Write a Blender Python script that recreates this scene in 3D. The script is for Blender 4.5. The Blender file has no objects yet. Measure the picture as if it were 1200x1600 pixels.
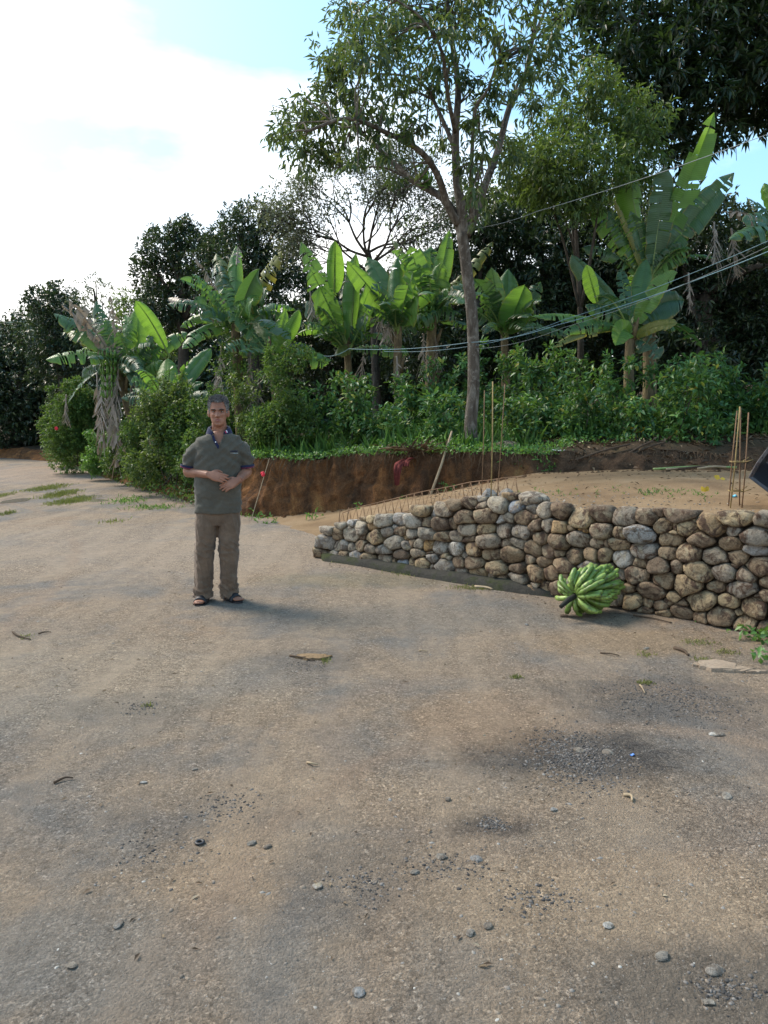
import bpy, bmesh, math, random
import numpy as np
from mathutils import Vector, Matrix, noise

rng = np.random.default_rng(11)
random.seed(5)
SC = bpy.context.scene
COL = SC.collection
R = math.radians

# ------------------------------------------------------------------ camera, sky, sun, exposure
cam_d = bpy.data.cameras.new('camera')
cam_d.sensor_fit = 'VERTICAL'
cam_d.sensor_height = 24.0
cam_d.lens = 18.0
cam_d.clip_start = 0.05
cam_d.clip_end = 9000
cam = bpy.data.objects.new('camera', cam_d)
COL.objects.link(cam)
cam.location = (0, 0, 1.55)
PITCH = math.atan(150 / 1200)
cam.rotation_euler = (math.pi / 2 - PITCH, 0, 0)
SC.camera = cam

SUN_DIR = Vector((-0.70, 0.45, 0.95)).normalized()
world = bpy.data.worlds.new('World')
SC.world = world
world.use_nodes = True
nt = world.node_tree
for n in list(nt.nodes):
    nt.nodes.remove(n)
wo = nt.nodes.new('ShaderNodeOutputWorld')
bg = nt.nodes.new('ShaderNodeBackground')
bg.inputs['Strength'].default_value = 0.092
sky = nt.nodes.new('ShaderNodeTexSky')
sky.sky_type = 'NISHITA'
sky.sun_disc = False
sky.sun_elevation = math.asin(SUN_DIR.z)
sky.sun_rotation = math.atan2(SUN_DIR.x, SUN_DIR.y) % (2 * math.pi)
sky.air_density = 1.0
sky.dust_density = 2.0
tc = nt.nodes.new('ShaderNodeTexCoord')
mp = nt.nodes.new('ShaderNodeMapping')
mp.inputs['Scale'].default_value = (1.0, 1.0, 2.6)
mp.inputs['Location'].default_value = (0.35, 0.1, 0.62)
nz = nt.nodes.new('ShaderNodeTexNoise')
nz.inputs['Scale'].default_value = 1.7
nz.inputs['Detail'].default_value = 9
nz.inputs['Roughness'].default_value = 0.55
cr = nt.nodes.new('ShaderNodeValToRGB')
cr.color_ramp.elements[0].position = 0.13
cr.color_ramp.elements[0].color = (0.0, 0.0, 0.0, 1)
cr.color_ramp.elements[1].position = 0.36
mixs = nt.nodes.new('ShaderNodeMix')
mixs.data_type = 'RGBA'
mixs.inputs[7].default_value = (10.2, 10.1, 10.0, 1)
# a pale veil over the blue so that the clear parts read as hazy cyan
veil = nt.nodes.new('ShaderNodeMix')
veil.data_type = 'RGBA'
veil.blend_type = 'ADD'
veil.inputs[0].default_value = 1.0
veil.inputs[7].default_value = (0.6, 2.0, 2.9, 1)
nt.links.new(tc.outputs['Generated'], mp.inputs[0])
nt.links.new(mp.outputs[0], nz.inputs['Vector'])
sz = nt.nodes.new('ShaderNodeSeparateXYZ'); nt.links.new(tc.outputs['Generated'], sz.inputs[0])
thin = nt.nodes.new('ShaderNodeMath'); thin.operation = 'MULTIPLY_ADD'      # the cloud thins out towards the zenith
nt.links.new(sz.outputs[2], thin.inputs[0]); thin.inputs[1].default_value = -0.96
nt.links.new(nz.outputs['Fac'], thin.inputs[2])
nt.links.new(thin.outputs[0], cr.inputs[0])
nt.links.new(sky.outputs[0], veil.inputs[6])
nt.links.new(cr.outputs[0], mixs.inputs[0])
nt.links.new(veil.outputs[2], mixs.inputs[6])
nt.links.new(mixs.outputs[2], bg.inputs[0])
nt.links.new(bg.outputs[0], wo.inputs[0])

sun_d = bpy.data.lights.new('sun', 'SUN')
sun_d.energy = 2.6
sun_d.angle = R(21)
sun_d.color = (1.0, 0.89, 0.755)
sun = bpy.data.objects.new('sun', sun_d)
COL.objects.link(sun)
sun.location = (-30, 20, 40)
sun.rotation_euler = (-SUN_DIR).to_track_quat('-Z', 'Y').to_euler()

SC.view_settings.view_transform = 'Standard'
SC.view_settings.look = 'None'
SC.view_settings.gamma = 1
SC.view_settings.use_curve_mapping = False
SC.view_settings.exposure = 1.05
SC.cycles.use_denoising = True
SC.cycles.max_bounces = 8
SC.cycles.transparent_max_bounces = 8
SC.cycles.sample_clamp_indirect = 8

# ------------------------------------------------------------------ helpers
CP, SP = math.cos(PITCH), math.sin(PITCH)
def ray(px, py):
    x = (px - 600) / 1200.0; y = (800 - py) / 1200.0
    return np.array([x, CP + y * SP, -SP + y * CP])
def P(px, py, Y):
    d = ray(px, py); t = Y / d[1]
    return np.array([d[0] * t, Y, 1.55 + d[2] * t])
def G(px, py, z=0.0):
    d = ray(px, py); t = (z - 1.55) / d[2]
    return np.array([d[0] * t, d[1] * t, z])
def mpp(Y):                      # metres per photo pixel at depth Y
    return Y / 1200.0
def norm(v):
    v = np.asarray(v, float)
    return v / (np.linalg.norm(v, axis=-1, keepdims=True) + 1e-12)
def fbm(p, sc=1.0, o=3):
    return noise.fractal(Vector(p) * sc, 0.9, 2.0, o)

def mk_mesh(name, V, F, mats=(), smooth=False, rnd=None, midx=None):
    me = bpy.data.meshes.new(name)
    if isinstance(F, np.ndarray):
        V = np.asarray(V, np.float32)
        n, k = F.shape
        me.vertices.add(len(V)); me.vertices.foreach_set('co', V.ravel())
        me.loops.add(n * k); me.loops.foreach_set('vertex_index', np.ascontiguousarray(F, dtype=np.int32).ravel())
        me.polygons.add(n); me.polygons.foreach_set('loop_start', np.arange(0, n * k, k, dtype=np.int32))
        me.update(calc_edges=True)
    else:
        me.from_pydata([tuple(map(float, v)) for v in V], [], F)
        me.update()
    if mats is not None and not isinstance(mats, (list, tuple)):
        mats = [mats]
    for m in mats or []:
        me.materials.append(m)
    if midx is not None:
        me.polygons.foreach_set('material_index', np.asarray(midx, np.int32))
    if smooth:
        me.polygons.foreach_set('use_smooth', np.ones(len(me.polygons), bool))
    if rnd is not None:
        a = me.attributes.new('rnd', 'FLOAT', 'FACE')
        a.data.foreach_set('value', np.asarray(rnd, np.float32))
    return me
def link(name, me, parent=None, loc=None):
    o = bpy.data.objects.new(name, me)
    COL.objects.link(o)
    if parent is not None:
        o.parent = parent
    if loc is not None:
        o.location = tuple(map(float, loc))
    return o
def obj(name, V, F, mats=(), parent=None, loc=None, smooth=False, rnd=None, midx=None):
    return link(name, mk_mesh(name, V, F, mats, smooth, rnd, midx), parent, loc)
def tag(o, label=None, cat=None, group=None, kind=None):
    if label: o['label'] = label
    if cat: o['category'] = cat
    if group: o['group'] = group
    if kind: o['kind'] = kind
    return o
def thing(name, label, cat, loc=(0, 0, 0), rz=0.0, group=None):
    o = bpy.data.objects.new(name, None)
    COL.objects.link(o)
    o.location = tuple(map(float, loc)); o.rotation_euler = (0, 0, rz)
    o.empty_display_size = 0.1
    return tag(o, label, cat, group)

class MB:                        # collects shapes into one mesh
    def __init__(s): s.V = []; s.F = []; s.n = 0
    def add(s, V, F):
        s.V += [tuple(map(float, v)) for v in V]
        s.F += [tuple(int(i) + s.n for i in f) for f in F]
        s.n = len(s.V); return s
    def obj(s, name, mats, parent=None, loc=None, smooth=True):
        return obj(name, s.V, s.F, mats, parent, loc, smooth)

def loft(path, rad, ref=(0, 1, 0), n=14, e=2.0, caps=True):
    path = np.asarray(path, float); m = len(path)
    T = np.gradient(path, axis=0); T = norm(T)
    V = []; F = []
    ref = np.asarray(ref, float)
    a = np.linspace(0, 2 * math.pi, n, endpoint=False)
    ca, sa = np.cos(a), np.sin(a)
    ca = np.sign(ca) * np.abs(ca) ** (2 / e); sa = np.sign(sa) * np.abs(sa) ** (2 / e)
    for i in range(m):
        s = np.cross(T[i], ref)
        if np.linalg.norm(s) < 1e-4: s = np.cross(T[i], (1, 0.2, 0.1))
        s = norm(s); o = np.cross(s, T[i])
        r = rad[i]; ra, rb = (r if isinstance(r, (tuple, list)) else (r, r))
        for c, q in zip(ca, sa): V.append(path[i] + s * ra * c + o * rb * q)
    for i in range(m - 1):
        for k in range(n):
            k2 = (k + 1) % n
            F.append((i * n + k, i * n + k2, (i + 1) * n + k2, (i + 1) * n + k))
    if caps:
        V.append(path[0]); V.append(path[-1]); b, t = m * n, m * n + 1
        for k in range(n):
            k2 = (k + 1) % n
            F.append((b, k2, k)); F.append((t, (m - 1) * n + k, (m - 1) * n + k2))
    return V, F
def smooth_path(pts, k=4):
    pts = np.asarray(pts, float)
    if len(pts) < 3: 
        t = np.linspace(0, 1, k + 1)[:, None]; return pts[0] * (1 - t) + pts[1] * t
    ext = np.vstack([2 * pts[0] - pts[1], pts, 2 * pts[-1] - pts[-2]])
    out = []
    for i in range(1, len(ext) - 2):
        p0, p1, p2, p3 = ext[i - 1:i + 3]
        for t in np.linspace(0, 1, k, endpoint=False):
            out.append(0.5 * (2 * p1 + (p2 - p0) * t + (2 * p0 - 5 * p1 + 4 * p2 - p3) * t * t + (3 * p1 - p0 - 3 * p2 + p3) * t ** 3))
    out.append(ext[-2])
    return np.array(out)
def box(x0, y0, z0, x1, y1, z1):
    V = [(x0, y0, z0), (x1, y0, z0), (x1, y1, z0), (x0, y1, z0), (x0, y0, z1), (x1, y0, z1), (x1, y1, z1), (x0, y1, z1)]
    F = [(0, 3, 2, 1), (4, 5, 6, 7), (0, 1, 5, 4), (1, 2, 6, 5), (2, 3, 7, 6), (3, 0, 4, 7)]
    return V, F
def uvball(c, r, nu=12, nv=8):
    c = np.asarray(c, float); r = np.asarray(r if hasattr(r, '__len__') else (r, r, r), float)
    V = [c + r * (0, 0, 1)]
    for i in range(1, nv):
        th = math.pi * i / nv
        for k in range(nu):
            ph = 2 * math.pi * k / nu
            V.append(c + r * (math.sin(th) * math.cos(ph), math.sin(th) * math.sin(ph), math.cos(th)))
    V.append(c + r * (0, 0, -1)); F = []
    for k in range(nu):
        k2 = (k + 1) % nu
        F.append((0, 1 + k, 1 + k2)); F.append((len(V) - 1, 1 + (nv - 2) * nu + k2, 1 + (nv - 2) * nu + k))
        for i in range(nv - 2):
            F.append((1 + i * nu + k, 1 + (i + 1) * nu + k, 1 + (i + 1) * nu + k2, 1 + i * nu + k2))
    return V, F
def remesh(V, F, vox, smooth_it=4, fac=0.5):
    me = mk_mesh('tmp', V, F)
    o = bpy.data.objects.new('tmp', me); COL.objects.link(o)
    m = o.modifiers.new('r', 'REMESH'); m.mode = 'VOXEL'; m.voxel_size = vox
    if smooth_it:
        s = o.modifiers.new('s', 'SMOOTH'); s.factor = fac; s.iterations = smooth_it
    dg = bpy.context.evaluated_depsgraph_get(); dg.update()
    ev = o.evaluated_get(dg); m2 = ev.to_mesh()
    n = len(m2.vertices); co = np.zeros(n * 3, np.float32); m2.vertices.foreach_get('co', co)
    nv = np.zeros(n * 3, np.float32); m2.vertices.foreach_get('normal', nv)
    F2 = np.array([tuple(p.vertices) for p in m2.polygons], np.int32)
    ev.to_mesh_clear()
    bpy.data.objects.remove(o); bpy.data.meshes.remove(me)
    return co.reshape(-1, 3).astype(float), F2, nv.reshape(-1, 3).astype(float)

# ------------------------------------------------------------------ materials
def new_mat(name):
    m = bpy.data.materials.new(name); m.use_nodes = True
    n = m.node_tree; b = n.nodes['Principled BSDF']
    return m, n, b
def N(nt, t, **kw):
    n = nt.nodes.new(t)
    for k, v in kw.items():
        if k in n.inputs: n.inputs[k].default_value = v
        else: setattr(n, k, v)
    return n
def ramp(nt, stops, fac=None, interp='LINEAR'):
    n = nt.nodes.new('ShaderNodeValToRGB'); e = n.color_ramp; e.interpolation = interp
    while len(e.elements) < len(stops): e.elements.new(0.5)
    for el, (p, c) in zip(e.elements, stops):
        el.position = p; el.color = (*c, 1) if len(c) == 3 else c
    if fac is not None: nt.links.new(fac, n.inputs[0])
    return n
def mixc(nt, a, b, f, mode='MIX'):
    n = nt.nodes.new('ShaderNodeMix'); n.data_type = 'RGBA'; n.blend_type = mode
    for i, v in ((6, a), (7, b), (0, f)):
        if isinstance(v, (int, float)): n.inputs[i].default_value = v if i == 0 else (v, v, v, 1)
        elif isinstance(v, tuple): n.inputs[i].default_value = (*v, 1) if len(v) == 3 else v
        else: nt.links.new(v, n.inputs[i])
    return n.outputs[2]
def noise_tex(nt, scale, detail=4, rough=0.55, vec=None, dist=0.0):
    n = nt.nodes.new('ShaderNodeTexNoise')
    n.inputs['Scale'].default_value = scale; n.inputs['Detail'].default_value = detail
    n.inputs['Roughness'].default_value = rough; n.inputs['Distortion'].default_value = dist
    if vec is not None: nt.links.new(vec, n.inputs['Vector'])
    return n
def bump(nt, b, h, strength=0.5, dist=0.01):
    n = nt.nodes.new('ShaderNodeBump'); n.inputs['Strength'].default_value = strength
    n.inputs['Distance'].default_value = dist
    nt.links.new(h, n.inputs['Height']); nt.links.new(n.outputs[0], b.inputs['Normal']); return n
def objco(nt):
    return nt.nodes.new('ShaderNodeTexCoord').outputs['Object']
def worldpos(nt):
    return nt.nodes.new('ShaderNodeNewGeometry').outputs['Position']
def simple_mat(name, c, rough=0.6, spec=0.3, var=0.25, scale=30, bmp=0.0, metal=0.0):
    m, n, b = new_mat(name)
    co = objco(n); nz = noise_tex(n, scale, 5, 0.6, co)
    lo = tuple(x * (1 - var) for x in c); hi = tuple(min(1, x * (1 + var)) for x in c)
    r = ramp(n, [(0.3, lo), (0.7, hi)], nz.outputs['Fac'])
    n.links.new(r.outputs[0], b.inputs['Base Color'])
    b.inputs['Roughness'].default_value = rough; b.inputs['Specular IOR Level'].default_value = spec
    b.inputs['Metallic'].default_value = metal
    if bmp: bump(n, b, nz.outputs['Fac'], bmp, 0.01)
    return m
def leaf_mat(name, stops, trans=0.3, tcol=(0.25, 0.42, 0.04), rough=0.45, spec=0.35, clump=0.35):
    m, n, b = new_mat(name)
    at = N(n, 'ShaderNodeAttribute'); at.attribute_name = 'rnd'
    r = ramp(n, stops, at.outputs['Fac'])
    nz = noise_tex(n, 1.1, 3, 0.6, worldpos(n))
    v = ramp(n, [(0.3, (1 - clump,) * 3), (0.7, (1 + clump,) * 3)], nz.outputs['Fac'])
    col = mixc(n, r.outputs[0], v.outputs[0], 1.0, 'MULTIPLY')
    n.links.new(col, b.inputs['Base Color'])
    b.inputs['Roughness'].default_value = rough; b.inputs['Specular IOR Level'].default_value = spec
    t = n.nodes.new('ShaderNodeBsdfTranslucent')
    tc_ = mixc(n, col, tcol, 0.55)
    n.links.new(tc_, t.inputs[0])
    ms = n.nodes.new('ShaderNodeMixShader'); ms.inputs[0].default_value = trans
    n.links.new(b.outputs[0], ms.inputs[1]); n.links.new(t.outputs[0], ms.inputs[2])
    n.links.new(ms.outputs[0], n.nodes['Material Output'].inputs[0])
    return m
# ------------------------------------------------------------------ ground, road, terrace, bank, hillside
BANK = np.array([(16, 8.8), (9, 9.5), (5, 10.1), (3.2, 10.45), (1.2, 11.0), (-.5, 11.6), (-2.2, 12.1), (-3.5, 14.0), (-5.5, 17.0),
                 (-7.7, 20.6), (-11.4, 26.5), (-18, 31), (-27, 35), (-42, 39)], float)
BH_X = [-42, -21, -9.4, -5.4, -3.6, -2.5, -2.0, 0.9, 3.2, 5, 16]
BH_H = [.5, .4, .3, .25, .25, .83, .87, 1.02, 1.02, 1.06, 1.3]
_bl = smooth_path(BANK, 40)
_ds = np.r_[0, np.cumsum(np.linalg.norm(np.diff(_bl, axis=0), axis=1))]
_s = np.arange(0, _ds[-1], 0.065)
BLX = np.interp(_s, _ds, _bl[:, 0]); BLY = np.interp(_s, _ds, _bl[:, 1])
_t = norm(np.c_[np.gradient(BLX), np.gradient(BLY)])
BN = np.c_[_t[:, 1], -_t[:, 0]]                 # points away from the yard, into the hillside
k = np.ones(71) / 71
BN = norm(np.c_[np.convolve(np.pad(BN[:, 0], 35, 'edge'), k, 'valid'), np.convolve(np.pad(BN[:, 1], 35, 'edge'), k, 'valid')])
def bank_h(x): return float(np.interp(x, BH_X, BH_H)) + .07 * noise.noise((float(x) * 1.2, 0, 5)) + .04 * noise.noise((float(x) * 3.7, 0, 9))
def hill_z(x, y):
    x = np.atleast_1d(np.asarray(x, float)); y = np.atleast_1d(np.asarray(y, float))
    out = np.zeros(len(x))
    for i in range(len(x)):
        d2 = (BLX - x[i]) ** 2 + (BLY - y[i]) ** 2
        j = int(np.argmin(d2)); dd = math.sqrt(d2[j])
        h = float(bank_h(BLX[j]))
        out[i] = h + 0.075 * max(0, dd - .3) + 0.10 * noise.noise((x[i] * .5, y[i] * .5, 3.3)) * min(1, dd)
    return out
def hz(x, y): return float(hill_z(x, y)[0])

# --- ground sheet, fine near the camera and coarse out to the horizon
def grade(lo, hi, step, far, g=1.18):
    a = list(np.arange(lo, hi, step)); s = step; v = a[-1]
    while v < far: s *= g; v += s; a.append(v)
    s = step; v = a[0]; pre = []
    while v > -far: s *= g; v -= s; pre.append(v)
    return np.array(pre[::-1] + a)
gx = grade(-4.5, 4.5, 0.06, 2500); gy = grade(0.8, 10, 0.06, 2500)
XX, YY = np.meshgrid(gx, gy)
PUD = [(G(25, 781), .42, .30), (G(140, 782), .60, .28)]
def ground_z(x, y):
    f = 1.0
    for c_, rx_, ry_ in PUD:
        f = min(f, max(0.0, min(1.0, (((x - c_[0]) / rx_) ** 2 + ((y - c_[1]) / ry_) ** 2) ** .5 - 1.0)))
    return -.006 * (1 - f) + f * (0.020 * noise.noise((x * .55, y * .55, 1.0)) + 0.010 * noise.noise((x * 1.7, y * 1.7, 5.0)) + 0.0045 * noise.noise((x * 5, y * 5, 9.0)))
ZZ = np.zeros_like(XX)
for i in range(len(gy)):
    if not (-1 < gy[i] < 34): continue
    for j in range(len(gx)):
        if abs(gx[j]) < 24: ZZ[i, j] = ground_z(gx[j], gy[i])
ZZ -= 0.012
nx, ny = len(gx), len(gy)
idx = np.arange(nx * ny).reshape(ny, nx)
GF = np.stack([idx[:-1, :-1], idx[:-1, 1:], idx[1:, 1:], idx[1:, :-1]], -1).reshape(-1, 4)

def ground_material():
    m, n, b = new_mat('dirt_yard')
    L = n.links
    pos = worldpos(n); px = lambda x, y: G(x, y)[:2]
    big = noise_tex(n, 0.55, 5, 0.6, pos, 0.6)
    base = ramp(n, [(0.30, (0.196, 0.166, 0.136)), (0.42, (0.250, 0.203, 0.156)), (0.56, (0.290, 0.226, 0.162)), (0.70, (0.292, 0.204, 0.135))], big.outputs['Fac'])
    st = n.nodes.new('ShaderNodeMapping'); st.inputs['Rotation'].default_value = (0, 0, .62); st.inputs['Scale'].default_value = (3.2, .55, 1); L.new(pos, st.inputs[0])
    sn = noise_tex(n, 1.0, 7, .65, st.outputs[0], .5); sr = ramp(n, [(.40, (0, 0, 0)), (.62, (.65, .65, .65))], sn.outputs['Fac'])    # dust left in wheel tracks
    # gravelly grey zones
    mid = noise_tex(n, 0.9, 6, 0.65, pos, 0.4)
    gm = ramp(n, [(0.47, (0, 0, 0)), (0.62, (1, 1, 1))], mid.outputs['Fac'])
    col = mixc(n, base.outputs[0], (0.350, 0.276, 0.200), sr.outputs[0]); col = mixc(n, col, (0.200, 0.184, 0.164), gm.outputs[0])
    # stains: dark damp patches, rusty earth, pale dust (x, y, rx, ry, colour, strength)
    def patch(col, x, y, rx, ry, c, s, rough=0.8):
        cx, cy = px(x, y)
        mpn = n.nodes.new('ShaderNodeMapping'); mpn.vector_type = 'POINT'
        mpn.inputs['Location'].default_value = (-cx / rx, -cy / ry, 0); mpn.inputs['Scale'].default_value = (1 / rx, 1 / ry, 0)
        L.new(pos, mpn.inputs[0])
        ln = n.nodes.new('ShaderNodeVectorMath'); ln.operation = 'LENGTH'; L.new(mpn.outputs[0], ln.inputs[0])
        ad = n.nodes.new('ShaderNodeMath'); ad.operation = 'MULTIPLY_ADD'
        L.new(pn.outputs['Fac'], ad.inputs[0]); ad.inputs[1].default_value = rough * 3.6; L.new(ln.outputs['Value'], ad.inputs[2])
        rr = ramp(n, [(0.42, (s, s, s)), (0.86, (0, 0, 0))])
        sc = n.nodes.new('ShaderNodeMath'); sc.operation = 'MULTIPLY_ADD'; L.new(ad.outputs[0], sc.inputs[0]); sc.inputs[1].default_value = 0.50; sc.inputs[2].default_value = -rough * 0.90
        L.new(sc.outputs[0], rr.inputs[0])
        return mixc(n, col, c, rr.outputs[0])
    pn = noise_tex(n, 4.5, 10, 0.74, pos, .3)
    for a in [(900, 1180, .36, .26, (0.060, 0.057, 0.055), .80), (1040, 1090, .45, .30, (0.095, 0.088, 0.082), .6), (770, 1282, .13, .08, (0.055, 0.052, 0.05), .75),
              (220, 1100, .35, .16, (0.10, 0.094, 0.088), .6), (560, 1370, .3, .2, (0.12, 0.11, 0.10), .45), (1130, 1530, .30, .16, (0.085, 0.08, 0.072), .6),
              (330, 1265, .3, .18, (0.13, 0.12, 0.11), .45), (480, 1030, .34, .2, (0.11, 0.105, 0.10), .5),
              (760, 1120, .34, .28, (0.33, 0.225, 0.14), .45), (1060, 1390, .7, .18, (0.37, 0.28, 0.19), .7), (620, 1235, .9, .16, (0.36, 0.275, 0.19), .6),
              (330, 1420, .16, .42, (0.36, 0.265, 0.175), .7), (120, 1500, .5, .2, (0.20, 0.195, 0.18), .6), (80, 1060, 1.0, .6, (0.345, 0.285, 0.21), .5),
              (1010, 1000, .6, .25, (0.30, 0.215, 0.13), .6), (450, 860, 2.0, 1.2, (0.36, 0.275, 0.195), .5), (200, 850, 2.5, 1.4, (0.345, 0.28, 0.215), .5),
              (560, 905, .7, .25, (0.16, 0.15, 0.085), .35), (60, 740, 3.0, 2.5, (0.34, 0.26, 0.2), .6), (700, 960, .9, .35, (0.20, 0.185, 0.16), .5)]:
        col = patch(col, *a)
    for (a1, a2, a3, tw_, st_) in (((300, 1580), (352, 1390), (440, 1280), .07, .55), ((640, 1155), (420, 1290), (250, 1480), .05, .35), ((105, 890), (118, 850), (95, 815), .07, .6), ((1100, 1330), (900, 1345), (560, 1240), .12, .4), ((560, 1600), (600, 1440), (760, 1300), .08, .35)):
        A_, B_, C_ = [px(*q_) for q_ in (a1, a2, a3)]; M2 = 2 * np.array([B_ - A_, C_ - A_]); cc_ = np.linalg.solve(M2, [B_ @ B_ - A_ @ A_, C_ @ C_ - A_ @ A_]); R_ = float(np.linalg.norm(A_ - cc_))
        sb_ = n.nodes.new('ShaderNodeVectorMath'); sb_.operation = 'SUBTRACT'; L.new(pos, sb_.inputs[0]); sb_.inputs[1].default_value = (cc_[0], cc_[1], 0)
        l2_ = n.nodes.new('ShaderNodeVectorMath'); l2_.operation = 'LENGTH'; L.new(sb_.outputs[0], l2_.inputs[0])
        wv_ = noise_tex(n, 2.2, 5, .65, pos); w2_ = n.nodes.new('ShaderNodeMath'); w2_.operation = 'MULTIPLY_ADD'; L.new(wv_.outputs['Fac'], w2_.inputs[0]); w2_.inputs[1].default_value = .22; L.new(l2_.outputs['Value'], w2_.inputs[2])
        d2_ = n.nodes.new('ShaderNodeMath'); d2_.operation = 'SUBTRACT'; L.new(w2_.outputs[0], d2_.inputs[0]); d2_.inputs[1].default_value = R_ + .11; ab_ = n.nodes.new('ShaderNodeMath'); ab_.operation = 'ABSOLUTE'; L.new(d2_.outputs[0], ab_.inputs[0])
        mr_ = N(n, 'ShaderNodeMapRange'); mr_.interpolation_type = 'SMOOTHSTEP'; mr_.inputs[1].default_value = tw_ * 1.8; mr_.inputs[2].default_value = 0; mr_.inputs[3].default_value = 0; mr_.inputs[4].default_value = st_; L.new(ab_.outputs[0], mr_.inputs[0])
        ln2 = n.nodes.new('ShaderNodeMath'); ln2.operation = 'MULTIPLY'; L.new(mr_.outputs[0], ln2.inputs[0]); rr2 = ramp(n, [(.38, (0, 0, 0)), (.58, (1, 1, 1))], sn.outputs['Fac'] if False else mid.outputs['Fac']); L.new(rr2.outputs[0], ln2.inputs[1])
        col = mixc(n, col, (.30, .22, .155), ln2.outputs[0])
    smooth_col = col
    # grain of grit
    v = N(n, 'ShaderNodeTexVoronoi', Scale=95.0); L.new(pos, v.inputs['Vector'])
    sp = n.nodes.new('ShaderNodeSeparateColor'); L.new(v.outputs['Color'], sp.inputs[0])
    gr = ramp(n, [(0.0, (0.45, 0.43, 0.41)), (0.35, (0.82, 0.82, 0.82)), (0.75, (1.1, 1.08, 1.05)), (0.93, (1.3, 1.3, 1.3)), (1.0, (1.9, 1.95, 2.0))], sp.outputs[0])
    gn = noise_tex(n, 40, 6, 0.7, pos)
    gf = ramp(n, [(0.38, (0.15, 0.15, 0.15)), (0.60, (1, 1, 1))], gn.outputs['Fac'])
    col2 = mixc(n, col, gr.outputs[0], 1.0, 'MULTIPLY')
    col = mixc(n, col, col2, gf.outputs[0])
    fine = noise_tex(n, 160, 4, 0.7, pos)
    fr = ramp(n, [(0.25, (0.45, 0.45, 0.45)), (0.75, (1.48, 1.48, 1.48))], fine.outputs['Fac'])
    col = mixc(n, col, fr.outputs[0], 0.95, 'MULTIPLY')
    for sc_, lo_, hi_2, am_ in ((58.0, .66, 1.30, .55), (150.0, .60, 1.40, .8)):     # single grains and small chips pressed into the earth
        vv_ = N(n, 'ShaderNodeTexVoronoi', Scale=sc_); L.new(pos, vv_.inputs['Vector']); s2_ = n.nodes.new('ShaderNodeSeparateColor'); L.new(vv_.outputs['Color'], s2_.inputs[0])
        g2_ = ramp(n, [(0, (lo_, lo_, lo_)), (.5, (.95, .94, .93)), (.92, (hi_2 * .86,) * 3), (1, (hi_2 * 1.12, hi_2 * 1.12, hi_2 * 1.14))], s2_.outputs[0]); col = mixc(n, col, g2_.outputs[0], am_, 'MULTIPLY')
    md_ = noise_tex(n, 11, 8, 0.75, pos, .4); mdr = ramp(n, [(0.3, (0.66, 0.66, 0.67)), (0.7, (1.30, 1.28, 1.25))], md_.outputs['Fac'])
    dm_ = ramp(n, [(.42, (.12, .12, .12)), (.62, (.72, .72, .72))], sn.outputs['Fac']); col = mixc(n, col, smooth_col, dm_.outputs[0])
    col = mixc(n, col, mdr.outputs[0], 0.6, 'MULTIPLY')
    L.new(col, b.inputs['Base Color'])
    b.inputs['Roughness'].default_value = 0.9; b.inputs['Specular IOR Level'].default_value = 0.2
    hs = n.nodes.new('ShaderNodeMath'); hs.operation = 'ADD'
    n2 = noise_tex(n, 22, 8, 0.72, pos)
    L.new(n2.outputs['Fac'], hs.inputs[0])
    hm = n.nodes.new('ShaderNodeMath'); hm.operation = 'MULTIPLY_ADD'; L.new(v.outputs['Distance'], hm.inputs[0]); hm.inputs[1].default_value = -0.35
    L.new(hs.outputs[0], hm.inputs[2]); L.new(fine.outputs['Fac'], hs.inputs[1])
    bump(n, b, hm.outputs[0], 1.0, 0.02)
    return m
M_GROUND = ground_material()
tag(obj('ground', np.c_[XX.ravel(), YY.ravel(), ZZ.ravel()], GF, M_GROUND, smooth=True), kind='structure')

# --- wall line (base of the retaining wall) and terrace behind it
WL = smooth_path(np.array([(-.76, 8.42), (.18, 7.70), (1.12, 6.95), (1.52, 6.53), (2.757, 5.38), (4.35, 3.85)]), 30)
_wd = np.r_[0, np.cumsum(np.linalg.norm(np.diff(WL, axis=0), axis=1))]
WLEN = _wd[-1]
def wl(u):
    p = np.array([np.interp(u, _wd, WL[:, 0]), np.interp(u, _wd, WL[:, 1])])
    q = np.array([np.interp(u + .15, _wd, WL[:, 0]), np.interp(u + .15, _wd, WL[:, 1])]) - np.array([np.interp(u - .15, _wd, WL[:, 0]), np.interp(u - .15, _wd, WL[:, 1])])
    t = norm(q); return p, t, np.array([t[1], -t[0]])       # point, along, outward (towards the yard)
def wp(u, v, d):
    p, t, o = wl(u); q = p + o * (d - 0.06 * v); return np.array([q[0], q[1], v])
WTOP_U = [-.1, 0, .5, 1.29, 1.9, 2.39, 2.94, 3.6, 4.67, 7]
WTOP_V = [.24, .26, .41, .62, .75, .83, .78, .79, .85, .88]
def wtop(u): return float(np.interp(u, WTOP_U, WTOP_V))

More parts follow.
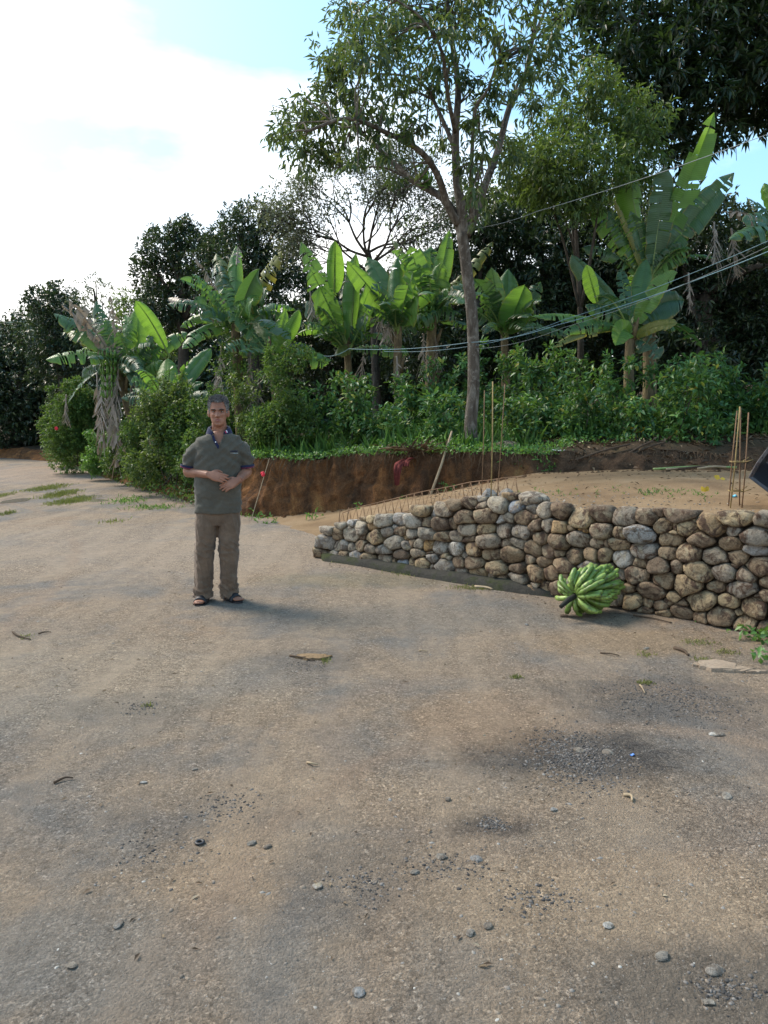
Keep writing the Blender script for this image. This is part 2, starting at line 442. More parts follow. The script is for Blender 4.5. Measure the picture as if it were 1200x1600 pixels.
ZB_X = [-2.4, -1.6, -.4, .92, 1.64, 2.2, 3.1, 5, 16]
ZB_Z = [-.04, .02, .17, .45, .63, .735, .79, .82, .9]
ZF_X = [-2.4, -1.9, -.72, -.3, .3, .85, 1.12, 1.6, 2.2, 2.8, 4.4, 16]
_wx = WL[:, 0]; _wy = WL[:, 1]
def terrace_pt(X, t):
    yb = float(np.interp(X, BLX[::-1], BLY[::-1])) + .35
    if X < -.62: yf = float(np.interp(X, [-2.6, -.62], [12.1, 8.5])); zf = -.05
    else:
        Xc = min(X, 4.3); j = int(np.argmin(abs(_wx - Xc))); yf = float(_wy[j]) + .22
        if X > 4.3: yf = float(_wy[-1]) + .22
        u = float(_wd[j]); zf = wtop(u) - .045
        zf *= min(1, max(0, (X + .62) / .25)) * 1.0
    y = yf + (yb - yf) * t
    zb = float(np.interp(X, ZB_X, ZB_Z))
    e = t * t * (3 - 2 * t)
    z = zf + (zb - zf) * (0.35 * t + .65 * e)
    z += 0.05 * math.sin(math.pi * t) * min(1, max(0, X / 2))
    z += .018 * noise.noise((X * 1.6, y * 1.6, 2)) + .008 * noise.noise((X * 6, y * 6, 2))
    return (X, y, z)
tx = np.arange(-2.5, 15.5, .07); tt = np.linspace(0, 1, 56)
TV = [terrace_pt(X, t) for t in tt for X in tx]
ti = np.arange(len(TV)).reshape(len(tt), len(tx))
TF = np.stack([ti[:-1, :-1], ti[:-1, 1:], ti[1:, 1:], ti[1:, :-1]], -1).reshape(-1, 4)
def earth_mat(name, stops, scale=1.2, grit=0.5, bmp=0.8, streak=False):
    m, n, b = new_mat(name); pos = worldpos(n); L = n.links
    if streak:
        mp_ = n.nodes.new('ShaderNodeMapping'); mp_.inputs['Scale'].default_value = (1, 1, .28); L.new(pos, mp_.inputs[0]); vec = mp_.outputs[0]
    else: vec = pos
    a = noise_tex(n, scale, 7, 0.65, vec, .5); r = ramp(n, stops, a.outputs['Fac'])
    f = noise_tex(n, 70, 5, 0.75, pos); fr = ramp(n, [(0.3, (.55, .55, .55)), (0.7, (1.35, 1.35, 1.35))], f.outputs['Fac'])
    c = mixc(n, r.outputs[0], fr.outputs[0], grit, 'MULTIPLY')
    L.new(c, b.inputs['Base Color']); b.inputs['Roughness'].default_value = .95; b.inputs['Specular IOR Level'].default_value = .15
    h = noise_tex(n, 16, 9, 0.75, pos); bump(n, b, h.outputs['Fac'], bmp, .03)
    return m
M_TERR = earth_mat('terrace_dirt', [(.3, (.13, .085, .048)), (.5, (.20, .135, .075)), (.7, (.25, .18, .11))], 1.1, .7, .6)
tag(obj('dirt_terrace', TV, TF, M_TERR, smooth=True), kind='structure')

# --- earth bank and the hillside behind it
rows_h = np.linspace(-.12, 1, 28)
BV = []; nb = len(BLX)
for r_ in rows_h:
    for i in range(nb):
        x, y = BLX[i], BLY[i]; h = float(bank_h(x))
        lean = np.interp(x, [-6, -2.5, 1.5, 2.6, 5, 16], [.5, .28, .28, .75, 1.25, 1.4])
        z = r_ * h if r_ > 0 else r_
        off = lean * max(0, r_) ** 1.2
        p = (x, y, z)
        dsp = .11 * noise.noise((x * 1.3, y * 1.3, z * .8)) + .10 * noise.noise((x * 4.2, y * 4.2, z * 1.0)) + .11 * noise.noise((x * 8, y * 8, z * 2.6)) + .07 * noise.noise((x * 16, y * 16, z * 12))
        dsp *= .5 + .5 * math.sin(math.pi * min(1, max(0, r_)))
        BV.append((x + BN[i, 0] * (off + dsp), y + BN[i, 1] * (off + dsp), z + .03 * noise.noise((x * 3, y * 3, 8)) * (r_ > .9)))
bi = np.arange(len(BV)).reshape(len(rows_h), nb)
BF = np.stack([bi[:-1, 1:], bi[:-1, :-1], bi[1:, :-1], bi[1:, 1:]], -1).reshape(-1, 4)
def bank_material():
    m, n, b = new_mat('bank_earth'); pos = worldpos(n); L = n.links
    mp_ = n.nodes.new('ShaderNodeMapping'); mp_.inputs['Scale'].default_value = (1, 1, .3); L.new(pos, mp_.inputs[0])
    a = noise_tex(n, 2.6, 8, .7, mp_.outputs[0], .8)
    r = ramp(n, [(.30, (.050, .031, .020)), (.42, (.10, .055, .031)), (.52, (.175, .085, .038)), (.60, (.25, .118, .048)), (.70, (.36, .20, .075))], a.outputs['Fac'])
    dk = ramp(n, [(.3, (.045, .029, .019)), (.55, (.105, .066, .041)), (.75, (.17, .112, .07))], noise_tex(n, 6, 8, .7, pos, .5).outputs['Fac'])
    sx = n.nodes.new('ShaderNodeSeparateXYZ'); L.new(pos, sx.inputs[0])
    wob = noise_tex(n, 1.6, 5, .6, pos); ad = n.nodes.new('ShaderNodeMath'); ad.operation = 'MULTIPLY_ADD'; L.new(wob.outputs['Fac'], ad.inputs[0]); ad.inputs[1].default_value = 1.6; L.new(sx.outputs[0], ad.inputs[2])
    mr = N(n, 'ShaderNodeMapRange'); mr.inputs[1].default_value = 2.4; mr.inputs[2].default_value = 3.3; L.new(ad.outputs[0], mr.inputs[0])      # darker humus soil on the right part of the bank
    az = n.nodes.new('ShaderNodeMath'); az.operation = 'MULTIPLY_ADD'; L.new(wob.outputs['Fac'], az.inputs[0]); az.inputs[1].default_value = .9; L.new(sx.outputs[2], az.inputs[2])
    mz = N(n, 'ShaderNodeMapRange'); mz.inputs[1].default_value = 1.15; mz.inputs[2].default_value = 1.5; L.new(az.outputs[0], mz.inputs[0])       # root zone at the top
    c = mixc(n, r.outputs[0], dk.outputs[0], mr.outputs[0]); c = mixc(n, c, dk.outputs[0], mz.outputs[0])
    f = noise_tex(n, 60, 6, .75, pos); fr = ramp(n, [(.3, (.45, .45, .45)), (.7, (1.5, 1.5, 1.5))], f.outputs['Fac'])
    L.new(mixc(n, c, fr.outputs[0], .9, 'MULTIPLY'), b.inputs['Base Color']); b.inputs['Roughness'].default_value = .95; b.inputs['Specular IOR Level'].default_value = .1
    bump(n, b, noise_tex(n, 14, 9, .75, pos).outputs['Fac'], 1.0, .08); return m
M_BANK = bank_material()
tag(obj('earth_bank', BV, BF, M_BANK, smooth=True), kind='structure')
HV = []; offs = [0, .15, .4, .8, 1.4, 2.2, 3.2, 4.5, 6.5, 9, 13, 19, 28, 45]
sub = list(range(0, nb, 5))
for o_ in offs:
    for i in sub:
        lean = np.interp(BLX[i], [-6, -2.5, 1.5, 2.6, 5, 16], [.5, .28, .28, .75, 1.25, 1.4])
        if o_ == 0: HV.append(BV[(len(rows_h) - 1) * nb + i])
        else:
            x = BLX[i] + BN[i, 0] * (lean + o_); y = BLY[i] + BN[i, 1] * (lean + o_); HV.append((x, y, hz(x, y)))
hi = np.arange(len(HV)).reshape(len(offs), len(sub))
HF = np.stack([hi[:-1, 1:], hi[:-1, :-1], hi[1:, :-1], hi[1:, 1:]], -1).reshape(-1, 4)
M_HILL = earth_mat('hillside_soil', [(.3, (.035, .028, .018)), (.55, (.065, .045, .028)), (.75, (.085, .068, .035))], 1.6, .8, .8)
tag(obj('hillside', HV, HF, M_HILL, smooth=True), kind='structure')
# --- far ridge
MV = []; MF = []; mr = 40
for j in range(14):
    for i in range(mr):
        X = -3600 + i * 90 + j * 20; Y = 2300 + j * 70
        MV.append((X, Y, max(-10, (60 + 330 * math.exp(-((X + 1450) / 700.0) ** 2) + 60 * fbm((X * .002, 0, 4), 1, 4)) * (j / 13.0))))
for j in range(13):
    for i in range(mr - 1): MF.append((j * mr + i, j * mr + i + 1, (j + 1) * mr + i + 1, (j + 1) * mr + i))
tag(obj('mountain', MV, MF, simple_mat('ridge_forest', (.07, .10, .08), .9, .1, .3, .01), smooth=True), kind='structure')

# ------------------------------------------------------------------ the dry stone retaining wall
wall = thing('stone_wall', 'long retaining wall of rounded river cobbles holding up the dirt terrace', 'stone wall', (*WL[60], 0))
WO = np.array(wall.location)
def stone_mat(name, stops, stain):
    m, n, b = new_mat(name); L = n.links
    oi = n.nodes.new('ShaderNodeObjectInfo'); r = ramp(n, stops, oi.outputs['Random'])
    co = objco(n)
    va = n.nodes.new('ShaderNodeVectorMath'); va.operation = 'MULTIPLY_ADD'
    cx = n.nodes.new('ShaderNodeCombineXYZ'); mu = n.nodes.new('ShaderNodeMath'); mu.operation = 'MULTIPLY'; mu.inputs[1].default_value = 37
    L.new(oi.outputs['Random'], mu.inputs[0]); L.new(mu.outputs[0], cx.inputs[0]); L.new(mu.outputs[0], cx.inputs[2])
    L.new(co, va.inputs[0]); va.inputs[1].default_value = (1, 1, 1); L.new(cx.outputs[0], va.inputs[2])
    a = noise_tex(n, 8, 9, 0.72, va.outputs[0], 1.4)
    ar = ramp(n, [(.47, (0, 0, 0)), (.58, (1, 1, 1))], a.outputs['Fac'])
    c = mixc(n, r.outputs[0], stain, ar.outputs[0])
    a2 = noise_tex(n, 11, 5, 0.6, va.outputs[0], .5); a2r = ramp(n, [(.56, (0, 0, 0)), (.64, (.8, .8, .8))], a2.outputs['Fac'])
    c = mixc(n, c, (.33, .275, .18), a2r.outputs[0])
    f = noise_tex(n, 70, 5, 0.75, va.outputs[0]); fr = ramp(n, [(.3, (.5, .5, .5)), (.7, (1.4, 1.4, 1.4))], f.outputs['Fac'])
    c = mixc(n, c, fr.outputs[0], .95, 'MULTIPLY')
    L.new(c, b.inputs['Base Color']); b.inputs['Roughness'].default_value = .8; b.inputs['Specular IOR Level'].default_value = .3
    s = n.nodes.new('ShaderNodeMath'); s.operation = 'ADD'; L.new(a.outputs['Fac'], s.inputs[0]); L.new(f.outputs['Fac'], s.inputs[1])
    bump(n, b, s.outputs[0], .9, .022)
    return m
M_ST_GREY = stone_mat('grey_cobble', [(0, (0.302, 0.268, 0.213)), (.25, (0.426, 0.364, 0.268)), (.5, (0.275, 0.268, 0.254)), (.7, (0.371, 0.295, 0.199)), (.85, (0.494, 0.460, 0.398)), (1, (0.220, 0.254, 0.289))], (0.144, 0.113, 0.085))
M_ST_TAN = stone_mat('tan_cobble', [(0, (0.353, 0.262, 0.150)), (.22, (0.197, 0.138, 0.089)), (.42, (0.407, 0.309, 0.177)), (.6, (0.163, 0.119, 0.082)), (.75, (0.315, 0.229, 0.138)), (.88, (0.262, 0.237, 0.197)), (1, (0.407, 0.243, 0.085))], (0.082, 0.049, 0.031))
M_MORTAR = earth_mat('wall_mortar', [(.3, (.045, .035, .026)), (.6, (.09, .07, .05)), (.8, (.12, .10, .08))], 5, .8, 1.0)
M_FOOT = earth_mat('mossy_concrete', [(.3, (0.031, 0.029, 0.025)), (.5, (0.053, 0.050, 0.043)), (.62, (0.037, 0.046, 0.017)), (.8, (0.068, 0.062, 0.056))], 3, .8, 1.0)
# core
us = np.linspace(-.02, WLEN, 90); CV = []
for u in us:
    t_ = max(.05, wtop(u) - .05)
    for (v, d) in ((-.1, -.045), (t_, -.06), (t_, -.33), (-.1, -.33)): CV.append(wp(u, v, d) - WO)
CF = []
for i in range(len(us) - 1):
    for k_ in range(4):
        k2 = (k_ + 1) % 4; CF.append((i * 4 + k_, i * 4 + k2, (i + 1) * 4 + k2, (i + 1) * 4 + k_))
CF += [(3, 2, 1, 0), tuple(len(CV) - 4 + q for q in range(4))]
obj('mortar_core', CV, CF, M_MORTAR, wall)
# low concrete footing along the left half
us = np.linspace(.10, 2.95, 70); FV = []
prof = [(-.05, .03), (-.05, .15), (.035, .165), (.075, .13), (.085, .04), (.10, -.06)]
for u in us:
    f_ = min(1, (u - .08) / .15) * min(1, (3.0 - u) / .5)
    for d, v in [(-.08, -.1), (-.08, .055), (.05, .065), (.10, .052), (.13, .02), (.145, -.08)]:
        q = wp(u, v * (.55 + .45 * f_) , d * (1 if d < 0 else f_)); 
        jit = .018 * np.array([noise.noise((u * 5, v * 9, 1)), noise.noise((u * 5, v * 9, 7)), noise.noise((u * 4, v * 9, 13)) * .9]); FV.append(q + jit - WO)
FF = []
for i in range(len(us) - 1):
    for k_ in range(5): FF.append((i * 6 + k_, i * 6 + k_ + 1, (i + 1) * 6 + k_ + 1, (i + 1) * 6 + k_))
FF += [tuple(range(6))[::-1], tuple(len(FV) - 6 + q for q in range(6))]
obj('concrete_footing', FV, FF, M_FOOT, wall, smooth=True)
# stones: relaxed cells in the plane of the wall, each rounded into a cobble
ASP = 1.5
pts = []
v = .02; row = 0
while v < 1.0:
    hrow = rng.uniform(.085, .135)
    u = -.06 + rng.uniform(0, .12)
    while u < 5.75:
        w = rng.choice([rng.uniform(.075, .13), rng.uniform(.13, .20), rng.uniform(.19, .29)], p=[.34, .42, .24])
        cu = u + w / 2; cv = v + hrow / 2 + rng.uniform(-.034, .034)
        if cv < wtop(cu) + .005 and cv > -.01: pts.append((cu, cv * ASP, rng.uniform(-.006, .007) + (w - .16) * .05))
        if rng.random() < .16 and cv < wtop(cu) - .08: pts.append((u + rng.uniform(-.01, .01), (v + hrow * rng.choice([0.02, .95])) * ASP, -.006))
        u += w
    v += hrow
pts = np.array(pts)
def clip(poly, nrm_, c):
    out = []
    for i in range(len(poly)):
        a, b = poly[i], poly[(i + 1) % len(poly)]
        da, db = a @ nrm_ - c, b @ nrm_ - c
        if da <= 0: out.append(a)
        if (da < 0 < db) or (db < 0 < da): out.append(a + (b - a) * da / (da - db))
    return out
def cell(i, pts):
    p = pts[i, :2]; d = pts[:, :2] - p; dist = np.hypot(d[:, 0], d[:, 1])
    poly = [p + np.array(q) for q in ((-.16, -.13), (.16, -.13), (.16, .13), (-.16, .13))]
    for j in np.argsort(dist)[1:16]:
        n_ = d[j]; c = (pts[j, :2] @ pts[j, :2] - p @ p + pts[i, 2] - pts[j, 2]) / 2
        poly = clip(poly, n_, c)
        if len(poly) < 3: return None
    t0_ = (wtop(p[0]) + .03) * ASP
    poly = clip(poly, np.array([0, 1.0]), t0_); poly = clip(poly, np.array([0, -1.0]), .02) if poly else None
    if poly: poly = clip(poly, np.array([-1.0, 0]), .09)
    return poly if poly and len(poly) >= 3 else None
for it in range(1):
    for i in range(len(pts)):
        c = cell(i, pts)
        if c is not None: pts[i, :2] = pts[i, :2] * .6 + np.mean(c, axis=0) * .4
NA = 18; ang = np.linspace(0, 2 * math.pi, NA, endpoint=False)
n_st = 0
for i in range(len(pts)):
    c = cell(i, pts)
    if c is None: continue
    q = np.array(c); q[:, 1] /= ASP; ctr = (q.max(0) + q.min(0)) / 2 * .5 + q.mean(0) * .5
    q = q - ctr; rad = np.full(NA, 9.0)
    for a_ in range(len(q)):
        e = q[(a_ + 1) % len(q)] - q[a_]
        if np.linalg.norm(e) < 1e-6: continue
        n_ = norm(np.array([e[1], -e[0]])); dd = q[a_] @ n_
        if dd < 0: n_, dd = -n_, -dd
        cs = np.cos(ang) * n_[0] + np.sin(ang) * n_[1]
        rad = np.where(cs > 1e-3, np.minimum(rad, dd / np.maximum(cs, 1e-3)), rad)
    rr = rad.copy()
    for _ in range(int(rng.choice([0, 1, 1]))): rr = .25 * np.roll(rr, 1) + .5 * rr + .25 * np.roll(rr, -1)
    rr = np.minimum(rr, rad * 1.02) * rng.uniform(.94, 1.0)
    wd = rr.mean()
    if wd < .018: continue
    D = min(.085, max(.025, wd * rng.uniform(.45, .85))); push = rng.uniform(-.022, .02)
    lv = [(.35, -.14), (.85, -.10), (1.0, -.02), (.985, .30 * D), (.92, .68 * D), (.74, .92 * D), (.40, 1.0 * D)]
    V = []; seed = rng.uniform(0, 90)
    tilt = rng.normal(0, .17, 2)
    for s_, d_ in lv:
        for k_ in range(NA):
            uu, vv = math.cos(ang[k_]) * rr[k_] * s_, math.sin(ang[k_]) * rr[k_] * s_
            g = .20 * noise.noise((uu * 11 + seed, vv * 11, d_ * 9)) + .10 * noise.noise((uu * 27 + seed, vv * 27, d_ * 20))
            V.append(wp(ctr[0] + uu * (1 + g), ctr[1] + vv * (1 + g), push + d_ * (1 + g * 1.5) + (tilt[0] * uu + tilt[1] * vv if d_ > 0 else 0)))
    V.append(wp(ctr[0], ctr[1], push + D)); V.append(wp(ctr[0], ctr[1], push - .15))
    V = np.array(V); base = V.mean(0)
    F = []
    for r_ in range(len(lv) - 1):
        for k_ in range(NA):
            k2 = (k_ + 1) % NA; F.append((r_ * NA + k_, r_ * NA + k2, (r_ + 1) * NA + k2, (r_ + 1) * NA + k_))
    tp = len(lv) * NA
    for k_ in range(NA):
        k2 = (k_ + 1) % NA; F.append((tp, (len(lv) - 1) * NA + k_, (len(lv) - 1) * NA + k2)); F.append((tp + 1, k2, k_))
    tanp = np.interp(ctr[0], [0, 1.6, 3.0, 5], [.3, .5, .9, .97])
    obj('stone', V - base, F, M_ST_TAN if rng.random() < tanp else M_ST_GREY, wall, base - WO, smooth=True)
    n_st += 1
# three angular rocks set on top of the wall beside the upright bars
for (pu, sz, hgt) in ((2.12, (.075, .11, .10), .775), (2.30, (.085, .11, .10), .785), (2.56, (.18, .13, .075), .80)):
    V, F = uvball((0, 0, 0), 1, 14, 9); V = np.array(V)
    for j in range(9):
        n_ = norm(rng.normal(0, 1, 3)); c_ = rng.uniform(.62, .85); d_ = V @ n_
        V = V - np.outer(np.maximum(0, d_ - c_), n_)
    V = V * np.array(sz); a_ = math.atan2(wl(pu)[1][1], wl(pu)[1][0]); Rm = np.array([[math.cos(a_), -math.sin(a_), 0], [math.sin(a_), math.cos(a_), 0], [0, 0, 1]])
    obj('stone', V @ Rm.T, F, M_ST_GREY, wall, wp(pu, hgt, -.08) - WO, smooth=False)
print('stones', n_st)
# ------------------------------------------------------------------ foliage tools
T4 = (np.array([(0, 0, 0), (.42, .5, .10), (1, 0, -.10), (.42, -.5, .10)]), np.array([(0, 2, 1), (0, 3, 2)]))
T5 = (np.array([(0, 0, 0), (.38, .46, .07), (.72, .34, .02), (1, 0, -.16), (.72, -.34, .02), (.38, -.46, .07), (.55, 0, -.01)]),
      np.array([(0, 6, 1), (1, 6, 2), (2, 6, 3), (3, 6, 4), (4, 6, 5), (5, 6, 0)]))
def leaves(pos, dr, up, ln, wd, tmpl=T4):
    V0, F0 = tmpl; n = len(pos)
    x = norm(dr); y = norm(np.cross(up, x)); z = np.cross(x, y)
    ln = np.broadcast_to(ln, (n,)); wd = np.broadcast_to(wd, (n,))
    V = pos[:, None, :] + (V0[None, :, 0, None] * ln[:, None, None]) * x[:, None, :] + (V0[None, :, 1, None] * wd[:, None, None]) * y[:, None, :] \
        + (V0[None, :, 2, None] * ln[:, None, None]) * z[:, None, :]
    F = (F0[None] + (np.arange(n) * len(V0))[:, None, None]).reshape(-1, 3)
    return V.reshape(-1, 3), F, np.repeat(rng.random(n), len(F0))
def blob_leaves(blobs, dens, ln, ratio, droop=.2, m=7, spread=.12, shell=.45, lumps=True):
    """blobs: rows of centre xyz and radii xyz. Leaves stand in rosettes at twig ends spread through each volume."""
    Ps, Ds, Us = [], [], []; tips = []
    for b in blobs:
        c = np.array(b[:3]); r = np.array(b[3:6]); n = max(4, int(dens * (r[0] * r[2] + r[0] * r[1] + r[1] * r[2]) / 3))
        u = norm(rng.normal(0, 1, (n, 3))); q = shell + (1 - shell) * rng.random(n) ** .7
        if lumps:
            q = q * (1 + .22 * np.array([noise.noise(tuple(a * 2.3 + c)) for a in u]))
        tip = c + u * q[:, None] * r
        out = norm(u + rng.normal(0, .35, (n, 3)) + np.array([0, 0, .15]))
        tips.append(tip)
        k = m
        p = np.repeat(tip, k, 0); o = np.repeat(out, k, 0)
        d = norm(o * .55 + rng.normal(0, .75, p.shape) + np.array([0, 0, -droop]))
        p = p + d * rng.random((len(p), 1)) * spread * .35 + o * (rng.random((len(p), 1)) - .6) * spread
        Ps.append(p); Ds.append(d); Us.append(norm(np.array([0, 0, 1.0]) + rng.normal(0, .45, p.shape)))
    Pp, D, U = np.vstack(Ps), np.vstack(Ds), np.vstack(Us)
    L = ln * rng.uniform(.65, 1.25, len(Pp))
    return Pp, D, U, L, L * ratio, np.vstack(tips)
def pxblobs(lst, Y, dy=.9, ry=1.0, seed=None):
    out = []
    for b in lst:
        px, py, r = b[:3]; Yb = Y + (b[3] if len(b) > 3 else rng.uniform(-dy, dy)); c = P(px, py, Yb); rr = r * mpp(Yb)
        out.append((*c, rr, rr * ry, rr * .95))
    return out
def limb_mb(mb, pts, r0, r1, n=8, k=5, wob=.0):
    p = smooth_path(pts, k)
    if wob: p[1:-1] += rng.normal(0, wob, p[1:-1].shape)
    t = np.linspace(0, 1, len(p)); rad = [float(r0 + (r1 - r0) * q) for q in t]
    V, F = loft(p, rad, (0.13, 1, .21), n); mb.add(V, F); return p

def bark_mat(name, lo, mid, hi_, scale=9):
    m, n, b = new_mat(name); L = n.links; pos = worldpos(n)
    mp_ = n.nodes.new('ShaderNodeMapping'); mp_.inputs['Scale'].default_value = (1, 1, .3); L.new(pos, mp_.inputs[0])
    a = noise_tex(n, scale, 8, .7, mp_.outputs[0], .6); r = ramp(n, [(.3, lo), (.5, mid), (.72, hi_)], a.outputs['Fac'])
    p2 = noise_tex(n, 14, 4, .6, pos); pr = ramp(n, [(.55, (0, 0, 0)), (.68, (.75, .75, .75))], p2.outputs['Fac'])
    c = mixc(n, r.outputs[0], hi_, pr.outputs[0]); L.new(c, b.inputs['Base Color'])
    b.inputs['Roughness'].default_value = .9; b.inputs['Specular IOR Level'].default_value = .15
    h = noise_tex(n, scale * 4, 8, .7, mp_.outputs[0]); bump(n, b, h.outputs['Fac'], .9, .02); return m
M_BARK = bark_mat('grey_bark', (.04, .032, .025), (.095, .08, .064), (.23, .215, .185), 12)
M_BARK_D = bark_mat('dark_bark', (.03, .024, .02), (.06, .05, .04), (.11, .10, .085))
ML_MAIN = leaf_mat('drooping_leaf', [(0, (0.024, 0.053, 0.031)), (.45, (0.040, 0.079, 0.040)), (.8, (0.068, 0.110, 0.033)), (1, (0.143, 0.160, 0.039))], .26, (0.264, 0.374, 0.055))
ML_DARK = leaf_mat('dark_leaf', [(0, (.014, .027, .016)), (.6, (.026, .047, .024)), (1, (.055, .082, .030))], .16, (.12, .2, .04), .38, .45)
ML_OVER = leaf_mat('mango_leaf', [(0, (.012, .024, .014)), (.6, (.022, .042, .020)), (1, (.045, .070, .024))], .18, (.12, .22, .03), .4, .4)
ML_MID = leaf_mat('mid_leaf', [(0, (0.034, 0.067, 0.028)), (.6, (0.063, 0.109, 0.037)), (1, (0.138, 0.184, 0.046))], .30, (0.276, 0.414, 0.046))
ML_HEDGE = leaf_mat('hedge_leaf', [(0, (0.029, 0.062, 0.022)), (.55, (0.054, 0.110, 0.031)), (.93, (0.102, 0.180, 0.041)), (1, (0.156, 0.156, 0.048))], .22, (0.300, 0.504, 0.048), .5, .25)
ML_COFFEE = leaf_mat('coffee_leaf', [(0, (0.029, 0.078, 0.034)), (.5, (0.049, 0.127, 0.044)), (.88, (0.085, 0.195, 0.052)), (.97, (0.208, 0.260, 0.052)), (1, (0.390, 0.338, 0.065))], .2, (0.286, 0.546, 0.052), .45, .35)
ML_COVER = leaf_mat('cover_leaf', [(0, (0.036, 0.086, 0.026)), (.5, (0.062, 0.150, 0.038)), (1, (0.120, 0.240, 0.054))], .3, (0.300, 0.576, 0.060))
ML_GREY = leaf_mat('grey_leaf', [(0, (.07, .085, .06)), (1, (.14, .16, .10))], .25, (.25, .3, .1))

def crown(parent, blobs, mat, dens, ln, ratio, droop=.2, m=7, spread=.12, shell=.45, tmpl=T4, name='crown'):
    Pp, D, U, L, W, tips = blob_leaves(blobs, dens, ln, ratio, droop, m, spread, shell)
    V, F, r = leaves(Pp, D, U, L, W, tmpl)
    o = np.array(parent.location) if parent is not None else np.zeros(3)
    obj(name, V - o, F, mat, parent, rnd=r)
    return tips

def tree(label, Y, base, top, blobs, mat, dens, ln, ratio, r0=.2, bark=None, group=None, name='broadleaf_tree', dy=.9, ry=1.0, nlimb=10, **kw):
    """base / top: photo points of the trunk, blobs: crown masses as photo x, y, radius."""
    b = P(base[0], base[1], Y); b[2] = hz(b[0], b[1]) - .05
    t = thing(name, label, 'tree', b, 0, group)
    bl = pxblobs(blobs, Y, dy, ry)
    tips = crown(t, bl, mat, dens, ln, ratio, **kw)
    mb = MB(); e = P(top[0], top[1], Y)
    mid = (b + e) / 2 + rng.normal(0, .12, 3) * (1, 1, 0)
    tp = limb_mb(mb, [b, mid, e], r0, r0 * .45, 9)
    for c in bl[:nlimb]:
        c = np.array(c[:3]); s = tp[int(len(tp) * rng.uniform(.55, .98))]
        limb_mb(mb, [s, (s + c) / 2 + np.array([0, 0, .15]) + rng.normal(0, .1, 3), c], r0 * .4, r0 * .08, 6, 4)
    mb.V = [tuple(np.array(v) - b) for v in mb.V]
    mb.obj('trunk', bark or M_BARK_D, t)
    return t

